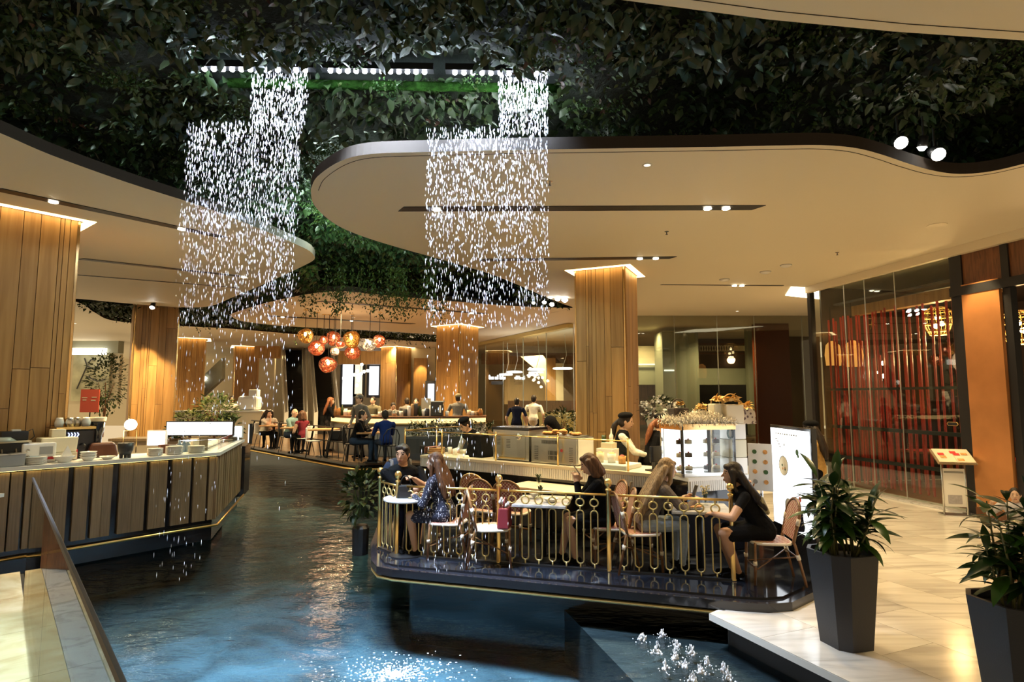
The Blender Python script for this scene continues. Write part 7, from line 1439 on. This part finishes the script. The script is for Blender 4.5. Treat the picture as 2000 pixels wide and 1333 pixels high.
# ---- ceiling fittings
def fitting(label, px, py, kind, z=HC):
    p = G(px, py, z); t = thing({'d': 'smoke_detector', 's': 'sprinkler', 'l': 'downlight', 'k': 'ceiling_speaker'}[kind], label, {'d': 'detector', 's': 'sprinkler', 'l': 'ceiling light', 'k': 'speaker'}[kind], (p.x, p.y, z - .001))
    if kind == 'd': MB().lathe([(.10, 0), (.10, -.02), (.06, -.04)], 16).build('housing', 'white', t, True); MB().lathe([(.11, 0), (.11, -.008)], 16).build('base_plate', 'grey', t)
    if kind == 's': MB().lathe([(.035, 0), (.035, -.006)], 12).build('rose', 'chrome', t); MB().tube([(0, 0, -.005), (0, 0, -.05)], .008, 6).lathe([(.02, -.052), (.02, -.048)], 8).build('head', 'dark_grey', t)
    if kind == 'l': MB().lathe([(.05, 0), (.055, -.006), (.035, -.006)], 16).build('ring', 'white', t, True); MB().lathe([(.034, -.004), (.034, -.006)], 14).build('lens', 'lamp_soft', t)
    if kind == 'k': MB().lathe([(.13, 0), (.13, -.005)], 20).build('grille', 'cream', t)
for a in (('round downlight ring near the front edge of the big panel', 1264, 322, 'l'), ('sprinkler beside the right-hand water curtain', 1074, 354, 's'), ('sprinkler between the two long slots', 1302, 452, 's'), ('sprinkler left of the second slot', 895, 464, 's'), ('sprinkler near the dark shop frame', 1635, 493, 's'), ('round detector nearest the shop front', 1535, 518, 'd'), ('round detector above the hall glass', 1415, 546, 'd'), ('round ceiling speaker near the spotlights', 1830, 440, 'k'), ('small square-looking detector between the two round ones', 1495, 531, 'd'), ('downlight beyond the thin slot', 1440, 608, 'l'), ('downlight in the far ceiling left of the pendants', 512, 651, 'l'), ('downlight above the potted tree', 147, 632, 'l'), ('downlight beside the grey-shirted barista column', 948, 671, 'l'), ('downlight left of the tall column', 1061, 645, 'l')): fitting(*a)
emis('spot_face', (1, .95, .85), 30)
def spotlamp(label, px, py, D, r, aim=(-.25, -.8, -.55), grp='spotlights hung in the green ceiling'):
    p = A(px, py, D); t = thing('spotlight', label, 'lamp', tuple(p), 0, grp); d = Vector(aim).normalized(); q = d.to_track_quat('Z', 'Y').to_matrix()
    MB().lathe([(r * .8, -r * 2.2), (r * .95, -r * .5), (r, 0), (r * .9, 0)], 14, (0, 0, 0), q).build('housing', 'black_metal', t, True); MB().lathe([(.001, .002), (r * .9, .002)], 14, (0, 0, 0), q, caps=False).ell((0, 0, 0), r * .75, 10, 8).build('lens', 'spot_face', t, True); MB().tube([-d * r * 1.6, (-d.x * r * 1.6, -d.y * r * 1.6, .35)], .012, 5).build('bracket', 'black_metal', t)
spotlamp('bright round spotlight nearest the panel edge curve', 1760, 279, 6.3, .075); spotlamp('flat-on spotlight between the two round ones', 1801, 288, 6.35, .055, (-.1, .2, -1)); spotlamp('bright round spotlight lowest over the panel edge', 1833, 302, 6.3, .078)
for i, (px, py, r_) in enumerate(((1075, 578, .10), (1089, 584, .08), (1103, 586, .09), (1063, 591, .06), (1078, 595, .07), (1042, 592, .05))): spotlamp('tiny far spotlight in the cluster left of the tall column', px, py, 15.0 + .1 * i, r_, (-.1, -.6, -.7), 'far spotlight cluster left of the tall column')
for i, (px, py) in enumerate(((236, 612), (284, 608), (314, 612))):
    p = A(px, py, 16.2); spot('scallop_spot', (p.x, p.y, HC - .05), 420, tuple(A(px + 1, py + 150, 17.4)), WARM, 34, .5, .04)
spotlamp('bright small spotlight at the top of the scallop-lit column', 297, 601, 15.9, .07, (.1, -.5, -.8), 'column spotlights')

for s in (.5, 1.3, 2.2, 3.0): spot('rod_spot', tuple(FQ(s, .08, FZ - .12)), 24, tuple(FQ(s, .35, 1.2)), (1, .6, .3), 80, .6, .05)  # added spots that brighten the red rods
# ================================================================== LAMPS OF THE PLACE, THEN ADDED INTERIOR SPOTS
for i, (x, y, p) in enumerate(((5.0, 8.0, 420), (4.4, 4.9, 260), (6.0, 11.5, 520), (8.5, 6.5, 400), (1.2, 8.2, 420), (-.3, 8.6, 420), (2.6, 9.4, 500), (2.3, 7.3, 300), (-6.4, 9.2, 480), (-5.6, 10.6, 400), (-8, 7.0, 400))):
    spot('downlight', (x, y, HC - .03), p, (x, y, 0), WARM, 110, .8, .12)
for i, (x, y, p) in enumerate(((-5, 17, 1300), (-8, 22, 1700), (-2.5, 18, 1500), (1.5, 18, 1300), (-6, 30, 2600), (0, 27, 2200), (-12, 30, 2200), (4, 22, 700), (-9, 15, 900), (-14, 22, 1200))):
    spot('downlight', (x, y, HC - .03), p, (x, y, 0), WARM, 140, .8, .15)
for (px, py, p) in ((690, 452, 90), (760, 478, 90), (660, 432, 50), (640, 470, 50), (830, 500, 60)):
    a = G(px, py, HC + .2); point('plant_light', tuple(a), p, (.75, 1., .85), .04)
for (x, y, p) in ((.9, 25, 900), (7.5, 20.5, 700), (5.2, 22, 400), (9.6, 23, 400)): spot('downlight', (x, y, HC - .05), p, (x, y, 0), WARM, 140, .8, .15)  # added spots to brighten the restaurant and glass hall interiors
